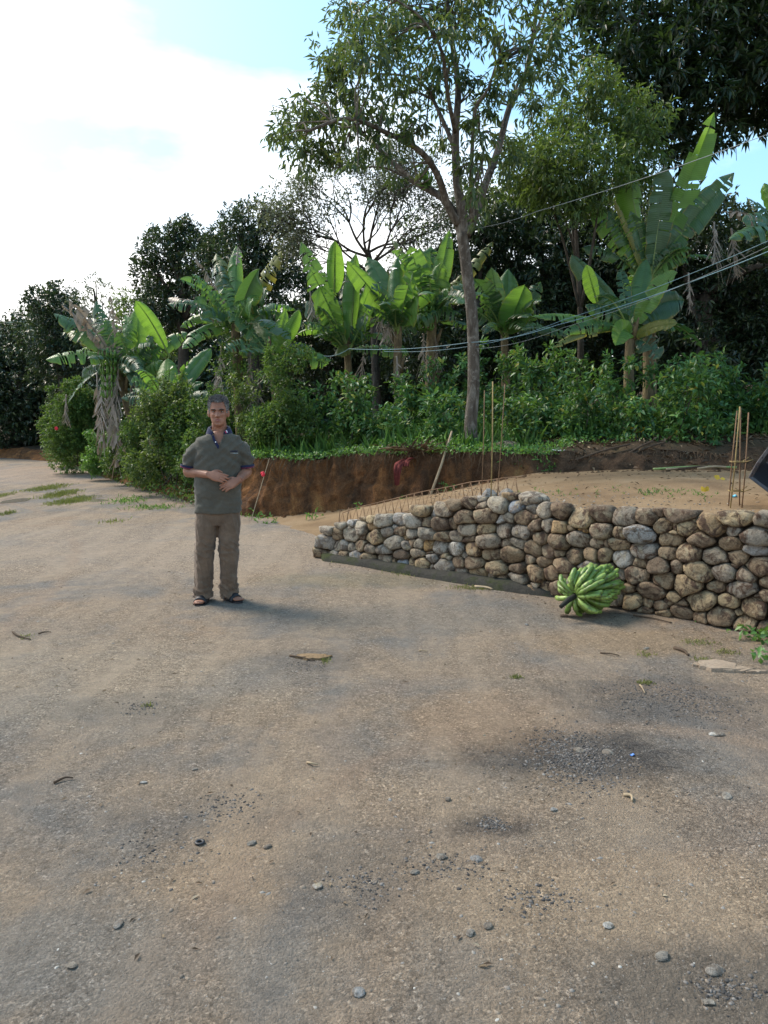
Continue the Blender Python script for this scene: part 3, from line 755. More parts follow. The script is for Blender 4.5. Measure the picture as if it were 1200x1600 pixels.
# ------------------------------------------------------------------ the tall drooping tree beside the wall
YT = 12.0
def main_tree():
    b = P(735, 690, YT); b[2] = hz(b[0], b[1]) - .06
    t = thing('tall_tree', 'tall grey barked tree with forked limbs and drooping leaves, rising alone from the bank top', 'tree', b)
    mb = MB(); L = lambda pts, r0, r1, n=9, k=5, w=0.0: limb_mb(mb, [P(x, y, YT + d) for x, y, d in pts], r0, r1, n, k, w)
    V, F = loft(smooth_path([b, P(736, 655, YT), P(740, 600, YT), P(738, 500, YT), P(729, 420, YT), P(722, 365, YT)], 6),
                list(np.interp(np.linspace(0, 1, 31), [0, .06, .2, .6, 1], [.155, .112, .098, .088, .085])), (0, 1, 0), 14); mb.add(V, F)
    ends = []
    limbs = [([(723, 372, 0), (712, 338, .1), (690, 308, .2), (645, 282, .5), (605, 245, .8), (560, 205, 1.0), (500, 185, 1.2)], .075, .02),
             ([(716, 350, 0), (700, 322, -.1), (683, 272, -.3), (655, 235, -.6), (605, 208, -.8), (545, 185, -1.1), (480, 205, -1.3)], .065, .018),
             ([(723, 372, 0), (722, 330, 0), (714, 280, .1), (712, 210, .2), (716, 135, .3), (706, 62, .3), (697, -10, .3)], .085, .03),
             ([(713, 240, .1), (695, 195, .5), (664, 135, .9), (628, 118, 1.1), (575, 115, 1.3)], .04, .012),
             ([(712, 210, .2), (700, 150, -.4), (690, 80, -.8), (660, 30, -1.1), (620, 0, -1.3)], .035, .012),
             ([(728, 368, 0), (743, 335, .1), (757, 292, .2), (778, 235, .5), (797, 165, .7), (818, 128, .8), (833, 55, .8), (842, -10, .9)], .075, .025),
             ([(738, 345, 0), (736, 290, -.2), (738, 230, -.4), (743, 170, -.6), (762, 140, -.8), (775, 100, -.9)], .04, .012),
             ([(797, 165, .7), (815, 120, 1.2), (850, 95, 1.5), (880, 105, 1.6)], .03, .01),
             ([(833, 60, .8), (850, 20, .9), (862, -15, 1.0)], .03, .015),
             ([(640, 281, .5), (600, 262, .6), (550, 262, .8), (515, 262, 1.0)], .02, .006),
             ([(735, 300, -.2), (755, 245, -.6), (748, 200, -.8)], .03, .01)]
    for pts, r0, r1 in limbs:
        p = L(pts, r0, r1); ends.append(p[len(p) // 3:])
    ends = np.vstack(ends)
    bl = [(450, 200, 36), (478, 232, 40), (500, 180, 46), (470, 165, 32), (540, 150, 50), (556, 208, 42), (520, 112, 42), (570, 95, 50), (560, 50, 46), (618, 70, 50),
          (600, 20, 46), (650, 30, 46), (684, 60, 38), (622, 140, 40), (662, 105, 34), (640, 205, 26), (604, 240, 26), (558, 252, 20), (700, 10, 40), (735, 25, 42),
          (780, 50, 34), (828, 75, 42), (862, 110, 40), (805, 112, 36), (832, 160, 30), (872, 40, 36), (765, 165, 28), (752, 222, 30), (722, 262, 24), (782, 232, 34),
          (742, 292, 22), (650, 180, 22), (692, 215, 20), (762, 305, 26), (800, 252, 28), (435, 205, 20), (745, 345, 16), (770, 140, 30), (690, 165, 20), (590, 175, 34), (505, 235, 26), (515, 80, 26), (545, 20, 34), (640, -10, 40), (760, -15, 40), (830, -10, 40), (620, 280, 14), (660, 265, 16), (730, 120, 26), (735, 190, 22), (675, 130, 22), (700, 100, 24)]
    blob = pxblobs(bl, YT, 1.3, 1.5)
    tips = crown(t, blob, ML_MAIN, 205, .14, .25, droop=.95, m=7, spread=.17, shell=.1)
    for c in blob:                                    # a twig from the nearest limb into each leaf mass
        c = np.array(c[:3]); s = ends[np.argmin(np.linalg.norm(ends - c, axis=1))]
        for q in range(3):
            e = c + rng.normal(0, .16, 3); limb_mb(mb, [s, (s + e) / 2 + rng.normal(0, .06, 3) + np.array([0, 0, .05]), e], .016, .004, 5, 4)
    mb.V = [tuple(np.array(v) - b) for v in mb.V]
    mb.obj('trunk', M_BARK, t)
    # an air plant sitting in the fork
    V = []; F = []
    c = P(668, 290, YT + .25)
    n_ = 40; d = norm(rng.normal(0, 1, (n_, 3)) + np.array([0, 0, .9])); Vv, Ff, rr = leaves(np.repeat(c[None], n_, 0), d, norm(rng.normal(0, 1, (n_, 3)) + np.array([0, 0, .5])), rng.uniform(.12, .24, n_), .022)
    tag(obj('air_plant', Vv - c, Ff, ML_COVER, None, c, rnd=rr), 'spiky air plant growing on the lower left limb of the tall tree', 'plant')
main_tree()

# ------------------------------------------------------------------ trees behind
GT = 'trees behind the banana plants'
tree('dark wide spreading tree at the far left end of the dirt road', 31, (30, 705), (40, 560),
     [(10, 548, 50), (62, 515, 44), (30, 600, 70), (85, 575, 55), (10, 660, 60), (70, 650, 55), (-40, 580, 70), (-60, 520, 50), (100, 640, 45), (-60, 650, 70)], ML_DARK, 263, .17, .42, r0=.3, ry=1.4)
tree('rounded dark tree just right of the far left road end, behind the leaning bananas', 28, (110, 690), (100, 560),
     [(85, 480, 36), (60, 466, 22), (110, 520, 45), (100, 580, 50), (120, 640, 45), (70, 530, 40), (140, 560, 45), (95, 460, 20)], ML_DARK, 263, .16, .42, r0=.25, ry=1.3)
tree('airy pale leaved tree poking above the leftmost banana leaves', 27, (160, 640), (150, 500),
     [(140, 450, 22), (160, 470, 32), (130, 478, 28), (185, 490, 30), (165, 520, 40), (150, 440, 12)], ML_GREY, 85, .13, .35, r0=.14, nlimb=8)
tree('bushy yellowish green tree left of the dark evergreen', 25, (215, 640), (215, 540),
     [(205, 480, 28), (225, 500, 42), (190, 520, 40), (240, 450, 30), (220, 560, 50), (185, 470, 20), (250, 540, 50)], ML_MID, 150, .13, .36, r0=.18)
tree('dark glossy evergreen with leaf rosettes against the white sky', 24, (285, 640), (288, 450),
     [(255, 388, 34), (240, 425, 36), (288, 368, 28), (300, 400, 42), (262, 475, 46), (325, 430, 48), (228, 398, 18), (292, 350, 13), (236, 370, 14), (270, 362, 14), (300, 490, 50), (240, 480, 36), (340, 390, 30)], ML_DARK, 255, .17, .33, r0=.25, ry=1.2)
tree('tall bushy mid green tree between the evergreen and the bare tree', 22.5, (405, 620), (400, 450),
     [(392, 345, 34), (365, 350, 26), (425, 378, 46), (352, 385, 36), (440, 345, 20), (402, 430, 56), (460, 415, 36), (380, 328, 14), (410, 325, 12), (350, 450, 50), (450, 470, 55), (375, 400, 44)], ML_DARK, 286, .14, .36, r0=.24, ry=1.2)
# thin bare tree
def bare_tree():
    Y = 20.0; b = P(590, 600, Y); b[2] = hz(b[0], b[1]) - .05
    t = thing('bare_tree', 'sparse bare twigged tree rising behind the middle banana plants', 'tree', b)
    mb = MB(); segs = []
    tr = limb_mb(mb, [b, P(585, 500, Y), P(582, 430, Y), P(575, 395, Y)], .12, .07, 8)
    def grow(p, d, l, r, lev):
        e = p + d * l; mid = (p + e) / 2 + rng.normal(0, l * .07, 3); limb_mb(mb, [p, mid, e], r, r * .6, 5, 3); segs.append(e)
        if lev == 0: return
        for q in range(rng.integers(2, 5)):
            d2 = norm(d + rng.normal(0, .55, 3) * (1, .6, .8) + np.array([0, 0, .12])); grow(mid if q == 0 else e, d2, l * rng.uniform(.62, .85), r * .58, lev - 1)
    for a in (-1.15, -.85, -.5, -.15, .2, .55, .9, 1.2):
        s = tr[rng.integers(len(tr) - 7, len(tr))]; grow(s, norm(np.array([math.sin(a) * 1.15, rng.normal(0, .35), math.cos(a)])), .95, .04, 5)
    mb.V = [tuple(np.array(v) - b) for v in mb.V]; mb.obj('trunk', M_BARK_D, t)
    segs = np.array(segs); pick = segs[rng.random(len(segs)) < .85]
    k = 4; p = np.repeat(pick, k, 0) + rng.normal(0, .10, (len(pick) * k, 3)); d = norm(rng.normal(0, 1, p.shape) + np.array([0, 0, -.2]))
    V, F, r = leaves(p, d, norm(rng.normal(0, .5, p.shape) + np.array([0, 0, 1.0])), rng.uniform(.06, .12, len(p)), .045); obj('crown', V - b, F, ML_GREY, t, rnd=r)
bare_tree()
tree('low dark tree in the gap behind the middle banana plants', 25, (545, 620), (540, 540),
     [(470, 520, 55), (520, 500, 50), (560, 520, 55), (600, 480, 45), (560, 460, 36), (500, 450, 30), (440, 540, 50), (520, 570, 60), (580, 570, 55), (620, 540, 60)], ML_DARK, 232, .18, .36, r0=.2, ry=1.4)
tree('low yellow green leafed tree just left of the tall trunk', 21, (660, 600), (660, 450),
     [(640, 355, 26), (670, 335, 28), (610, 345, 16), (690, 365, 26), (650, 390, 24), (620, 375, 14)], ML_MID, 80, .12, .36, r0=.1, nlimb=6)
tree('dark tree with dense drooping foliage right behind the tall trunk', 20, (740, 610), (745, 460),
     [(700, 420, 40), (740, 400, 50), (760, 340, 46), (700, 480, 50), (770, 450, 60), (650, 500, 55), (720, 540, 60), (800, 520, 66), (690, 560, 50), (780, 390, 50), (630, 560, 45), (800, 350, 50), (760, 570, 50)], ML_DARK, 271, .16, .34, r0=.25, ry=1.3)
tree('big black green tree filling the middle right background', 21, (870, 620), (870, 430),
     [(820, 340, 60), (880, 350, 70), (850, 420, 80), (940, 400, 80), (900, 500, 84), (830, 490, 70), (960, 330, 60), (980, 480, 80), (860, 560, 60), (940, 570, 60), (800, 570, 55), (1000, 400, 66)], ML_DARK, 255, .17, .34, r0=.35, ry=1.3)
tree('dark creeper hung tree closing the right side behind the big banana plant', 19, (1110, 640), (1100, 460),
     [(1060, 350, 60), (1110, 400, 70), (1170, 430, 66), (1060, 470, 80), (1130, 500, 80), (1200, 500, 80), (1080, 570, 70), (1170, 570, 70), (1240, 420, 60), (1040, 410, 60), (1130, 345, 40), (1240, 560, 70), (1020, 560, 60), (1160, 340, 20)], ML_DARK, 255, .17, .32, r0=.3, ry=1.3)
tree('lighter green hanging leafed tree between the tall tree and the overhanging tree', 14.5, (905, 610), (900, 360),
     [(830, 250, 50), (882, 220, 62), (902, 160, 50), (860, 290, 46), (940, 262, 56), (958, 180, 56), (800, 285, 30), (920, 310, 36), (870, 260, 60), (985, 240, 50), (930, 120, 36), (835, 300, 30), (990, 300, 40), (1000, 190, 46), (890, 320, 30)], ML_MID, 400, .135, .28, r0=.075, nlimb=6, droop=.8, m=6, spread=.18, shell=.25, ry=1.3)
def overhang():
    Y = 16.8; b = P(1420, 690, Y + 1.5); b[2] = hz(b[0], b[1]) - .1
    t = thing('mango_tree', 'very dark mango tree overhanging from the top right corner', 'tree', b)
    bl = pxblobs([(1000, 50, 66), (1075, 40, 70), (1150, 30, 76), (1215, 60, 80), (940, 25, 48), (1040, 120, 66), (1110, 120, 70), (1180, 110, 60), (1000, 130, 50), (960, 80, 44), (1060, 190, 50), (1120, 185, 46),
                  (1165, 165, 46), (1215, 170, 50), (900, 10, 36), (1090, 235, 26), (1030, 200, 44), (1140, 215, 22), (1280, 100, 80), (1260, -20, 80), (1180, -60, 80), (1080, -60, 80), (980, -50, 70), (1000, 190, 36), (1050, 250, 26), (1300, 200, 60)], Y, 1.0, 1.2)
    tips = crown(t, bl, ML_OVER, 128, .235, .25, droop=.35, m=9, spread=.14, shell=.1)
    mb = MB(); j = P(1330, 150, Y + 1)
    limb_mb(mb, [b, P(1400, 450, Y + 1.4), j], .42, .26, 12)
    l1 = limb_mb(mb, [j, P(1260, 90, Y + .6), P(1190, 48, Y + .2), P(1130, 5, Y), P(1080, -40, Y - .2)], .20, .09, 10)
    l2 = limb_mb(mb, [j, P(1250, 170, Y + .8), P(1150, 150, Y + .6), P(1060, 110, Y + .5), P(990, 60, Y + .4), P(930, 30, Y + .3)], .09, .03, 8)
    l3 = limb_mb(mb, [l1[8], P(1120, 90, Y + .1), P(1060, 30, Y - .3), P(1000, 20, Y - .4)], .06, .02, 8)
    ends = np.vstack([l1, l2, l3])
    for c in bl:
        c = np.array(c[:3]); s = ends[np.argmin(np.linalg.norm(ends - c, axis=1))]
        for q in range(2):
            e = c + rng.normal(0, .2, 3); limb_mb(mb, [s, (s + e) / 2 + rng.normal(0, .07, 3), e], .018, .005, 5, 4)
    mb.V = [tuple(np.array(v) - b) for v in mb.V]; mb.obj('trunk', M_BARK_D, t)
overhang()
def wood():          # the plantation going on behind everything, too deep in the shade to tell apart
    bl = []
    for x in np.arange(-14, 26, 2.2):
        for lev in range(4):
            Y = 33 + rng.uniform(-2, 3) + (6 if x < -6 else 0); bl.append((x + rng.uniform(-1, 1), Y, hz(x, Y) + .4 + 1.6 * lev, 1.8, 1.6, 1.5))
    bl = [b for b in bl if not (b[0] < -2 and b[2] > hz(b[0], b[1]) + 4)]
    Pp, D, U, L, W, tips = blob_leaves(bl, 130, .36, .42, .2, 7, .3, .3)
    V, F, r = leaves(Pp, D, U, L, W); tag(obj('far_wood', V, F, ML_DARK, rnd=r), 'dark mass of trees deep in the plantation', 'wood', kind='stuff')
wood()

# ------------------------------------------------------------------ banana plants
def banana_leaf_mat(name, stops, trans, tcol, edge=True):
    m, n, b = new_mat(name); L = n.links
    at = N(n, 'ShaderNodeAttribute'); at.attribute_name = 'uvl'
    sx = n.nodes.new('ShaderNodeSeparateXYZ'); L.new(at.outputs['Vector'], sx.inputs[0])
    oi = n.nodes.new('ShaderNodeObjectInfo')
    r = ramp(n, stops, oi.outputs['Random'])
    w = N(n, 'ShaderNodeTexWave', Scale=9.0, Distortion=1.5); w.bands_direction = 'X'
    L.new(at.outputs['Vector'], w.inputs['Vector'])
    wr = ramp(n, [(0, (.80, .80, .80)), (1, (1.12, 1.12, 1.12))], w.outputs['Fac'])
    c = mixc(n, r.outputs[0], wr.outputs[0], .8, 'MULTIPLY')
    nz = noise_tex(n, 6, 5, .6, worldpos(n)); nr = ramp(n, [(.3, (.72, .72, .72)), (.7, (1.2, 1.2, 1.2))], nz.outputs['Fac'])
    c = mixc(n, c, nr.outputs[0], .7, 'MULTIPLY')
    if edge:   # browned margins and tips
        ab = n.nodes.new('ShaderNodeMath'); ab.operation = 'ABSOLUTE'; L.new(sx.outputs[1], ab.inputs[0])
        a2 = n.nodes.new('ShaderNodeMath'); a2.operation = 'MULTIPLY_ADD'; L.new(nz.outputs['Fac'], a2.inputs[0]); a2.inputs[1].default_value = .45; L.new(ab.outputs[0], a2.inputs[2])
        er = ramp(n, [(0, (0, 0, 0)), (.0, (0, 0, 0)), (1, (1, 1, 1))], None); er.color_ramp.elements[1].position = .0
        mr = N(n, 'ShaderNodeMapRange'); mr.inputs[1].default_value = 1.13; mr.inputs[2].default_value = 1.27; L.new(a2.outputs[0], mr.inputs[0])
        n.nodes.remove(er)
        c = mixc(n, c, (.24, .17, .035), mr.outputs[0])
    mid = n.nodes.new('ShaderNodeMath'); mid.operation = 'ABSOLUTE'; L.new(sx.outputs[1], mid.inputs[0])
    L.new(c, b.inputs['Base Color']); b.inputs['Roughness'].default_value = .38; b.inputs['Specular IOR Level'].default_value = .45
    bump(n, b, w.outputs['Fac'], .35, .006)
    t = n.nodes.new('ShaderNodeBsdfTranslucent'); L.new(mixc(n, c, tcol, .6), t.inputs[0])
    ms = n.nodes.new('ShaderNodeMixShader'); ms.inputs[0].default_value = trans
    L.new(b.outputs[0], ms.inputs[1]); L.new(t.outputs[0], ms.inputs[2]); L.new(ms.outputs[0], n.nodes['Material Output'].inputs[0]); return m
MB_G = banana_leaf_mat('banana_leaf_green', [(0, (0.054, 0.120, 0.048)), (.5, (0.072, 0.162, 0.060)), (1, (0.102, 0.198, 0.058))], .38, (0.312, 0.600, 0.048))
MB_B = banana_leaf_mat('banana_leaf_bright', [(0, (.095, .20, .045)), (1, (.13, .25, .05))], .48, (.34, .62, .05), False)
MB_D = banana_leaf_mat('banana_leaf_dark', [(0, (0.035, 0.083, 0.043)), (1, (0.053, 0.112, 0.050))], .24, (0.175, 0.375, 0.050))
MB_Y = banana_leaf_mat('banana_leaf_yellowing', [(0, (.085, .13, .036)), (1, (.20, .19, .04))], .35, (.42, .36, .05))
MB_X = banana_leaf_mat('banana_leaf_dry', [(0, (.19, .15, .11)), (.5, (.27, .225, .18)), (1, (.33, .29, .25))], .2, (.32, .25, .15), False)
MB_RIB = simple_mat('banana_midrib', (.17, .24, .075), .45, .4, .2, 20)
MB_STEM = bark_mat('banana_stem', (.05, .040, .028), (.13, .10, .06), (.22, .185, .10), 7)
MB_FRUIT = simple_mat('green_fruit', (.10, .20, .035), .45, .4, .25, 25)
KIND = {'g': MB_G, 'b': MB_B, 'd': MB_D, 'y': MB_Y, 'x': MB_X}

def banana_leaf(P0, P1, width, arch, roll, tear, mat, parent, O, fold=.35, side_droop=.35, n=26, dry=False, hanging=False):
    """A blade from P0 (stem top) to P1 (tip): midrib bent upwards by arch, halves folded and torn into strips."""
    P0, P1 = np.array(P0, float), np.array(P1, float); ln = np.linalg.norm(P1 - P0)
    C = (P0 + P1) / 2 + np.array([0, 0, 1.0]) * arch * ln
    s = np.linspace(0, 1, n + 1)[:, None]
    M = (1 - s) ** 2 * P0 + 2 * s * (1 - s) * C + s * s * P1
    T = norm(np.gradient(M, axis=0))
    view = np.array([0, -1.0, 0])
    upv = norm(np.array([0, 0, 1.0]) * math.cos(roll) + view * math.sin(roll))
    S = norm(np.cross(T, upv)); U = np.cross(S, T)
    V = []; F = []; uv = []
    s0 = .14
    V_r = rng.uniform(0, 100)
    for side in (-1, 1):
        br = [0] ; i = 0
        cuts = set(int(c) for c in rng.choice(np.arange(4, n - 1), size=min(int(tear * n * .55), n - 6), replace=False)) if tear > 0 else set()
        off = rng.normal(0, .06); shift = .9 if hanging else 0.0; wj = 1.0
        prev = None
        def row(sv, off, sl, wj=1.0):
            q = max(0, min(1, (sv - s0) / (1 - s0)))
            w = width * (max(0, math.sin(math.pi * min(1, q * .93 + .035)) ** .55) if q > 0 else 0) * (1 if q < .9 else math.sqrt(max(0, (1 - q) / .1)) * .9 + .1) * .5 * wj
            fi = sv * n; i0 = min(n - 1, int(fi)); f_ = fi - i0
            m_ = M[i0] * (1 - f_) + M[i0 + 1] * f_; S_ = S[i0] * (1 - f_) + S[i0 + 1] * f_; U_ = U[i0] * (1 - f_) + U[i0 + 1] * f_; T_ = T[i0] * (1 - f_) + T[i0 + 1] * f_
            out = []
            for a in (0, .33, .68, 1.0):
                rip = (.045 * noise.noise((sv * 14 + V_r, side, 0)) + .03 * noise.noise((sv * 40 + V_r, side, 5))) * width * a * 1.6
                fang = fold + off - side_droop * a * 1.6
                lat = side * S_ * w * a * math.cos(fang) + U_ * (w * a * math.sin(fang) + rip) + T_ * (sl * w * a)
                lat = lat + np.array([0, 0, -1.0]) * (w * a * a * max(0, off * 1.3 + side_droop * .5))
                out.append((m_ + lat, (sv * ln, side * a, 0)))
            return out
        rows = []
        for i in range(n):
            a_, b_ = i / n, (i + 1) / n
            if b_ <= s0: continue
            if i in cuts:
                off = rng.normal(0, .75 if dry else .22) - (.12 * tear); shift = rng.uniform(1.0, 3.4) if hanging else rng.normal(0, .35 if dry else .16); wj = rng.uniform(.35, 1.15) if dry else rng.uniform(.82, 1.05)
            gap = rng.uniform(.15, .75) / n * tear if i in cuts else 0
            r0 = row(max(a_, s0) + gap, off, shift, wj); r1 = row(b_, off, shift, wj)
            k0 = len(V)
            for p, u_ in r0 + r1: V.append(p); uv.append(u_)
            for q in range(3): F.append((k0 + q, k0 + q + 1, k0 + 5 + q, k0 + 4 + q))
    V = np.array(V)
    me = mk_mesh('leaf', V - O, F, mat, smooth=True)
    a = me.attributes.new('uvl', 'FLOAT_VECTOR', 'POINT'); a.data.foreach_set('vector', np.array(uv, np.float32).ravel())
    lf = link('leaf', me, parent)
    rad = [max(.004, .020 * (1 - .8 * q) * (.6 + width)) for q in np.linspace(0, 1, n + 1)]
    Vr, Fr = loft(M - U * .012 - O, rad, (.1, .2, 1), 6)
    obj('midrib', Vr, Fr, MB_X if dry else MB_RIB, lf, smooth=True)

def banana_plant(label, Y, base, top, lv, r0=.11, dyspan=.9, name='banana_plant', hang=(), stem_wob=0.03, filler=8, fl=1.25):
    b = P(base[0], base[1], Y); b[2] = min(b[2], hz(b[0], b[1]) + .0) - .05
    t = thing(name, label, 'banana plant', b, 0, 'banana plants')
    tp = P(top[0], top[1], Y); mb = MB()
    path = smooth_path([b, b * .5 + tp * .5 + rng.normal(0, stem_wob, 3), tp, tp + norm(tp - b) * .12], 6)
    V, F = loft(path - b, list(np.interp(np.linspace(0, 1, len(path)), [0, .1, .8, 1], [r0 * 1.25, r0, r0 * .7, r0 * .4])), (0, 1, 0), 12); mb.add(V, F)
    for q in range(4):   # loose sheath ends
        s = path[int(len(path) * rng.uniform(.3, .85))]; a = rng.uniform(0, 6.28); d = np.array([math.cos(a), math.sin(a), 0])
        Vs, Fs = loft(np.array([s + d * r0 * .8 - b, s + d * (r0 + .03) + (0, 0, .18) - b, s + d * (r0 + .10) + (0, 0, .34) - b]), [(.05, .012), (.04, .01), (.01, .004)], (0, 1, 0), 6); mb.add(Vs, Fs)
    mb.obj('stem', MB_STEM, t)
    for L_ in lv:
        px, py, w, kind = L_[:4]; kw = L_[4] if len(L_) > 4 else {}
        dy = kw.get('dy', rng.uniform(-dyspan, dyspan)); st = kw.get('st')
        p0 = P(st[0], st[1], Y + rng.uniform(-.08, .08)) if st else tp + rng.normal(0, .03, 3) + norm(tp - b) * rng.uniform(-.12, .1)
        p1 = P(px, py, Y + dy)
        rise = (p1[2] - p0[2]) / (np.linalg.norm(p1 - p0) + 1e-6)
        arch = kw.get('arch', .10 + .30 * max(0, 1 - abs(rise)) * (1 if rise > -.5 else .6))
        banana_leaf(p0, p1, w * mpp(Y) * rng.uniform(.84, .98), arch, kw.get('roll', rng.choice([-.7, .5, .9, 1.2])), kw.get('tear', .8 if kind in 'gd' else (1. if kind in 'yx' else .15)), KIND[kind], t, b,
                    fold=kw.get('fold', rng.uniform(.2, .75)), side_droop=kw.get('sd', rng.uniform(.1, .6)), dry=kind == 'x')
    for q in range(filler):   # more blades round the crown, as they come
        a = rng.uniform(0, 6.28); el = rng.uniform(.05, 1.1); ln_ = rng.uniform(.75, 1.25) * fl
        e = tp + np.array([math.cos(a) * math.cos(el), math.sin(a) * math.cos(el), math.sin(el) - .25]) * ln_
        banana_leaf(tp + rng.normal(0, .03, 3), e, rng.uniform(.32, .5) * min(1, fl), rng.uniform(.15, .5), rng.uniform(-.3, 1.1), rng.uniform(.8, 1.15), KIND[rng.choice(list('gddgd'))], t, b, fold=rng.uniform(.2, .7), side_droop=rng.uniform(.2, .6))
    for (px, py, l, dy) in hang:   # dead leaves hanging down as crumpled curtains
        p0 = P(px, py, Y + dy); p1 = P(px + rng.uniform(-8, 8), py + l, Y + dy - .1)
        banana_leaf(p0 + np.array([0, .05, .05]), p1, rng.uniform(18, 30) * mpp(Y), .02, 1.5, 1.0, MB_X, t, b, fold=rng.uniform(.3, .9), side_droop=.1, n=30, dry=True, hanging=True)
    return t, b
def fruit_cluster(t, b, px, py, Y, h, w):
    c = P(px, py, Y); mb = MB(); hh = h * mpp(Y); ww = w * mpp(Y) / 2
    Vs, Fs = loft(np.array([c + (0, 0, hh * .75), c + (0, 0, .0), c - (0, 0, hh * .6)]) - b, [.025, .03, .015], (0, 1, 0), 6); mb.add(Vs, Fs)
    for lev in np.linspace(-.5, .5, 6):
        for a in np.linspace(0, 6.28, 11, endpoint=False):
            a += lev * 3; d = np.array([math.cos(a), math.sin(a), 0]); s = c + (0, 0, hh * lev) - b
            V, F = loft(np.array([s + d * ww * .25, s + d * ww * .8 + (0, 0, .0), s + d * ww + (0, 0, hh * .10), s + d * ww * .95 + (0, 0, hh * .2)]), [.012, .02, .02, .008], (0, .1, 1), 6); mb.add(V, F)
    mb.obj('fruit_bunch', MB_FRUIT, t)

t, b = banana_plant('leaning banana plant draped with long grey dead leaves, furthest left of all', 17.2, (228, 690), (182, 572),
    [(72, 562, 38, 'g', dict(roll=.9, tear=.9, arch=.18)), (84, 490, 40, 'd', dict(roll=.6, tear=.7)), (108, 470, 34, 'x', dict(tear=.9)), (98, 520, 36, 'y', dict(roll=.4)), (150, 470, 40, 'd'), (172, 462, 30, 'x', dict(tear=1.)),
     (140, 498, 44, 'd', dict(roll=1.2)), (206, 500, 38, 'g'), (165, 500, 46, 'g', dict(roll=1.3)), (106, 630, 26, 'd', dict(arch=.3)), (128, 590, 40, 'd', dict(roll=1.1)), (215, 535, 40, 'd', dict(roll=1.0)), (232, 628, 26, 'd', dict(arch=.35)), (96, 475, 22, 'x', dict(roll=.2)), (262, 600, 24, 'x', dict(arch=.2))],
    hang=((160, 570, 120, -.35), (150, 585, 125, -.3), (172, 568, 130, -.4), (184, 572, 90, -.35), (186, 625, 105, -.3), (166, 600, 100, -.25), (178, 640, 80, -.4), (102, 620, 40, 0)))
fruit_cluster(t, b, 170, 590, 16.9, 60, 24)
banana_plant('smaller bright leaved banana sucker beside the dead leaf curtain', 17.4, (238, 680), (212, 590),
    [(215, 478, 40, 'b', dict(roll=1.3, tear=.0, fold=.2, dy=.3, arch=-.02)), (212, 470, 34, 'b', dict(roll=1.2, tear=.0, fold=.1, st=(266, 560))), (250, 535, 30, 'b', dict(roll=1.0, tear=.1)), (292, 520, 34, 'g', dict(roll=1.2)), (196, 492, 30, 'g', dict(roll=1.2, tear=.2)), (238, 520, 28, 'd'), (255, 580, 44, 'g', dict(roll=1.2, arch=.3))], r0=.08)
banana_plant('low banana sucker with broad yellow edged leaves left of the man', 15.9, (275, 680), (262, 640),
    [(262, 560, 40, 'b', dict(roll=1.3, tear=.0, arch=0)), (318, 598, 32, 'g', dict(roll=.8, arch=.25)), (300, 560, 30, 'g'), (285, 608, 20, 'y', dict(arch=.1)), (330, 545, 36, 'g', dict(roll=1.2, tear=.1)), (240, 590, 30, 'd')], r0=.07)
t, b = banana_plant('tall vine wrapped banana plant with torn drying leaves behind the man', 14.8, (378, 640), (368, 515),
    [(263, 466, 30, 'x', dict(tear=.9, arch=.2)), (282, 436, 32, 'g', dict(tear=1., roll=.9)), (300, 428, 34, 'g', dict(tear=1., roll=.6)), (338, 396, 36, 'y', dict(tear=.8, roll=1.1)), (338, 412, 40, 'd', dict(tear=.8, roll=1.3)), (369, 384, 40, 'g', dict(tear=.3, roll=1.4, arch=0, fold=.1)), (372, 386, 16, 'x', dict(st=(370, 415), arch=0)),
     (440, 392, 38, 'y', dict(tear=1., roll=.9, arch=.05)), (405, 420, 52, 'd', dict(tear=.2, roll=1.4)), (302, 472, 40, 'd', dict(roll=.9)), (315, 500, 40, 'd', dict(roll=1.1)), (420, 455, 46, 'd', dict(roll=1.2)), (455, 500, 36, 'd', dict(roll=.7, arch=.4)), (350, 450, 44, 'g', dict(roll=1.2)), (395, 470, 50, 'g', dict(roll=1.3)), (285, 545, 36, 'g', dict(arch=.35, roll=1.1)), (300, 395, 12, 'x')],
    hang=((345, 545, 80, -.3), (392, 560, 75, -.35), (402, 580, 50, -.2), (336, 580, 60, -.1)))
blv = [(*P(x, y, 14.5), .32, .3, .36) for x, y in ((352, 535), (372, 560), (350, 575), (385, 595), (362, 610))]
crown(t, blv, ML_HEDGE, 330, .07, .5, name='climbing_vine', m=6, shell=.3)
banana_plant('short banana sucker with upright light green leaves right of the vine wrapped plant', 14.4, (425, 620), (425, 560),
    [(414, 486, 40, 'b', dict(roll=1.3, tear=.0, arch=0)), (446, 482, 30, 'b', dict(roll=1.1, tear=.1, arch=0)), (467, 484, 34, 'b', dict(roll=1.3, tear=0, arch=0, fold=.4)), (392, 492, 40, 'g', dict(roll=1.2, tear=.2)), (383, 520, 34, 'b', dict(roll=1.1)), (455, 520, 34, 'b', dict(roll=1.3))], r0=.07)
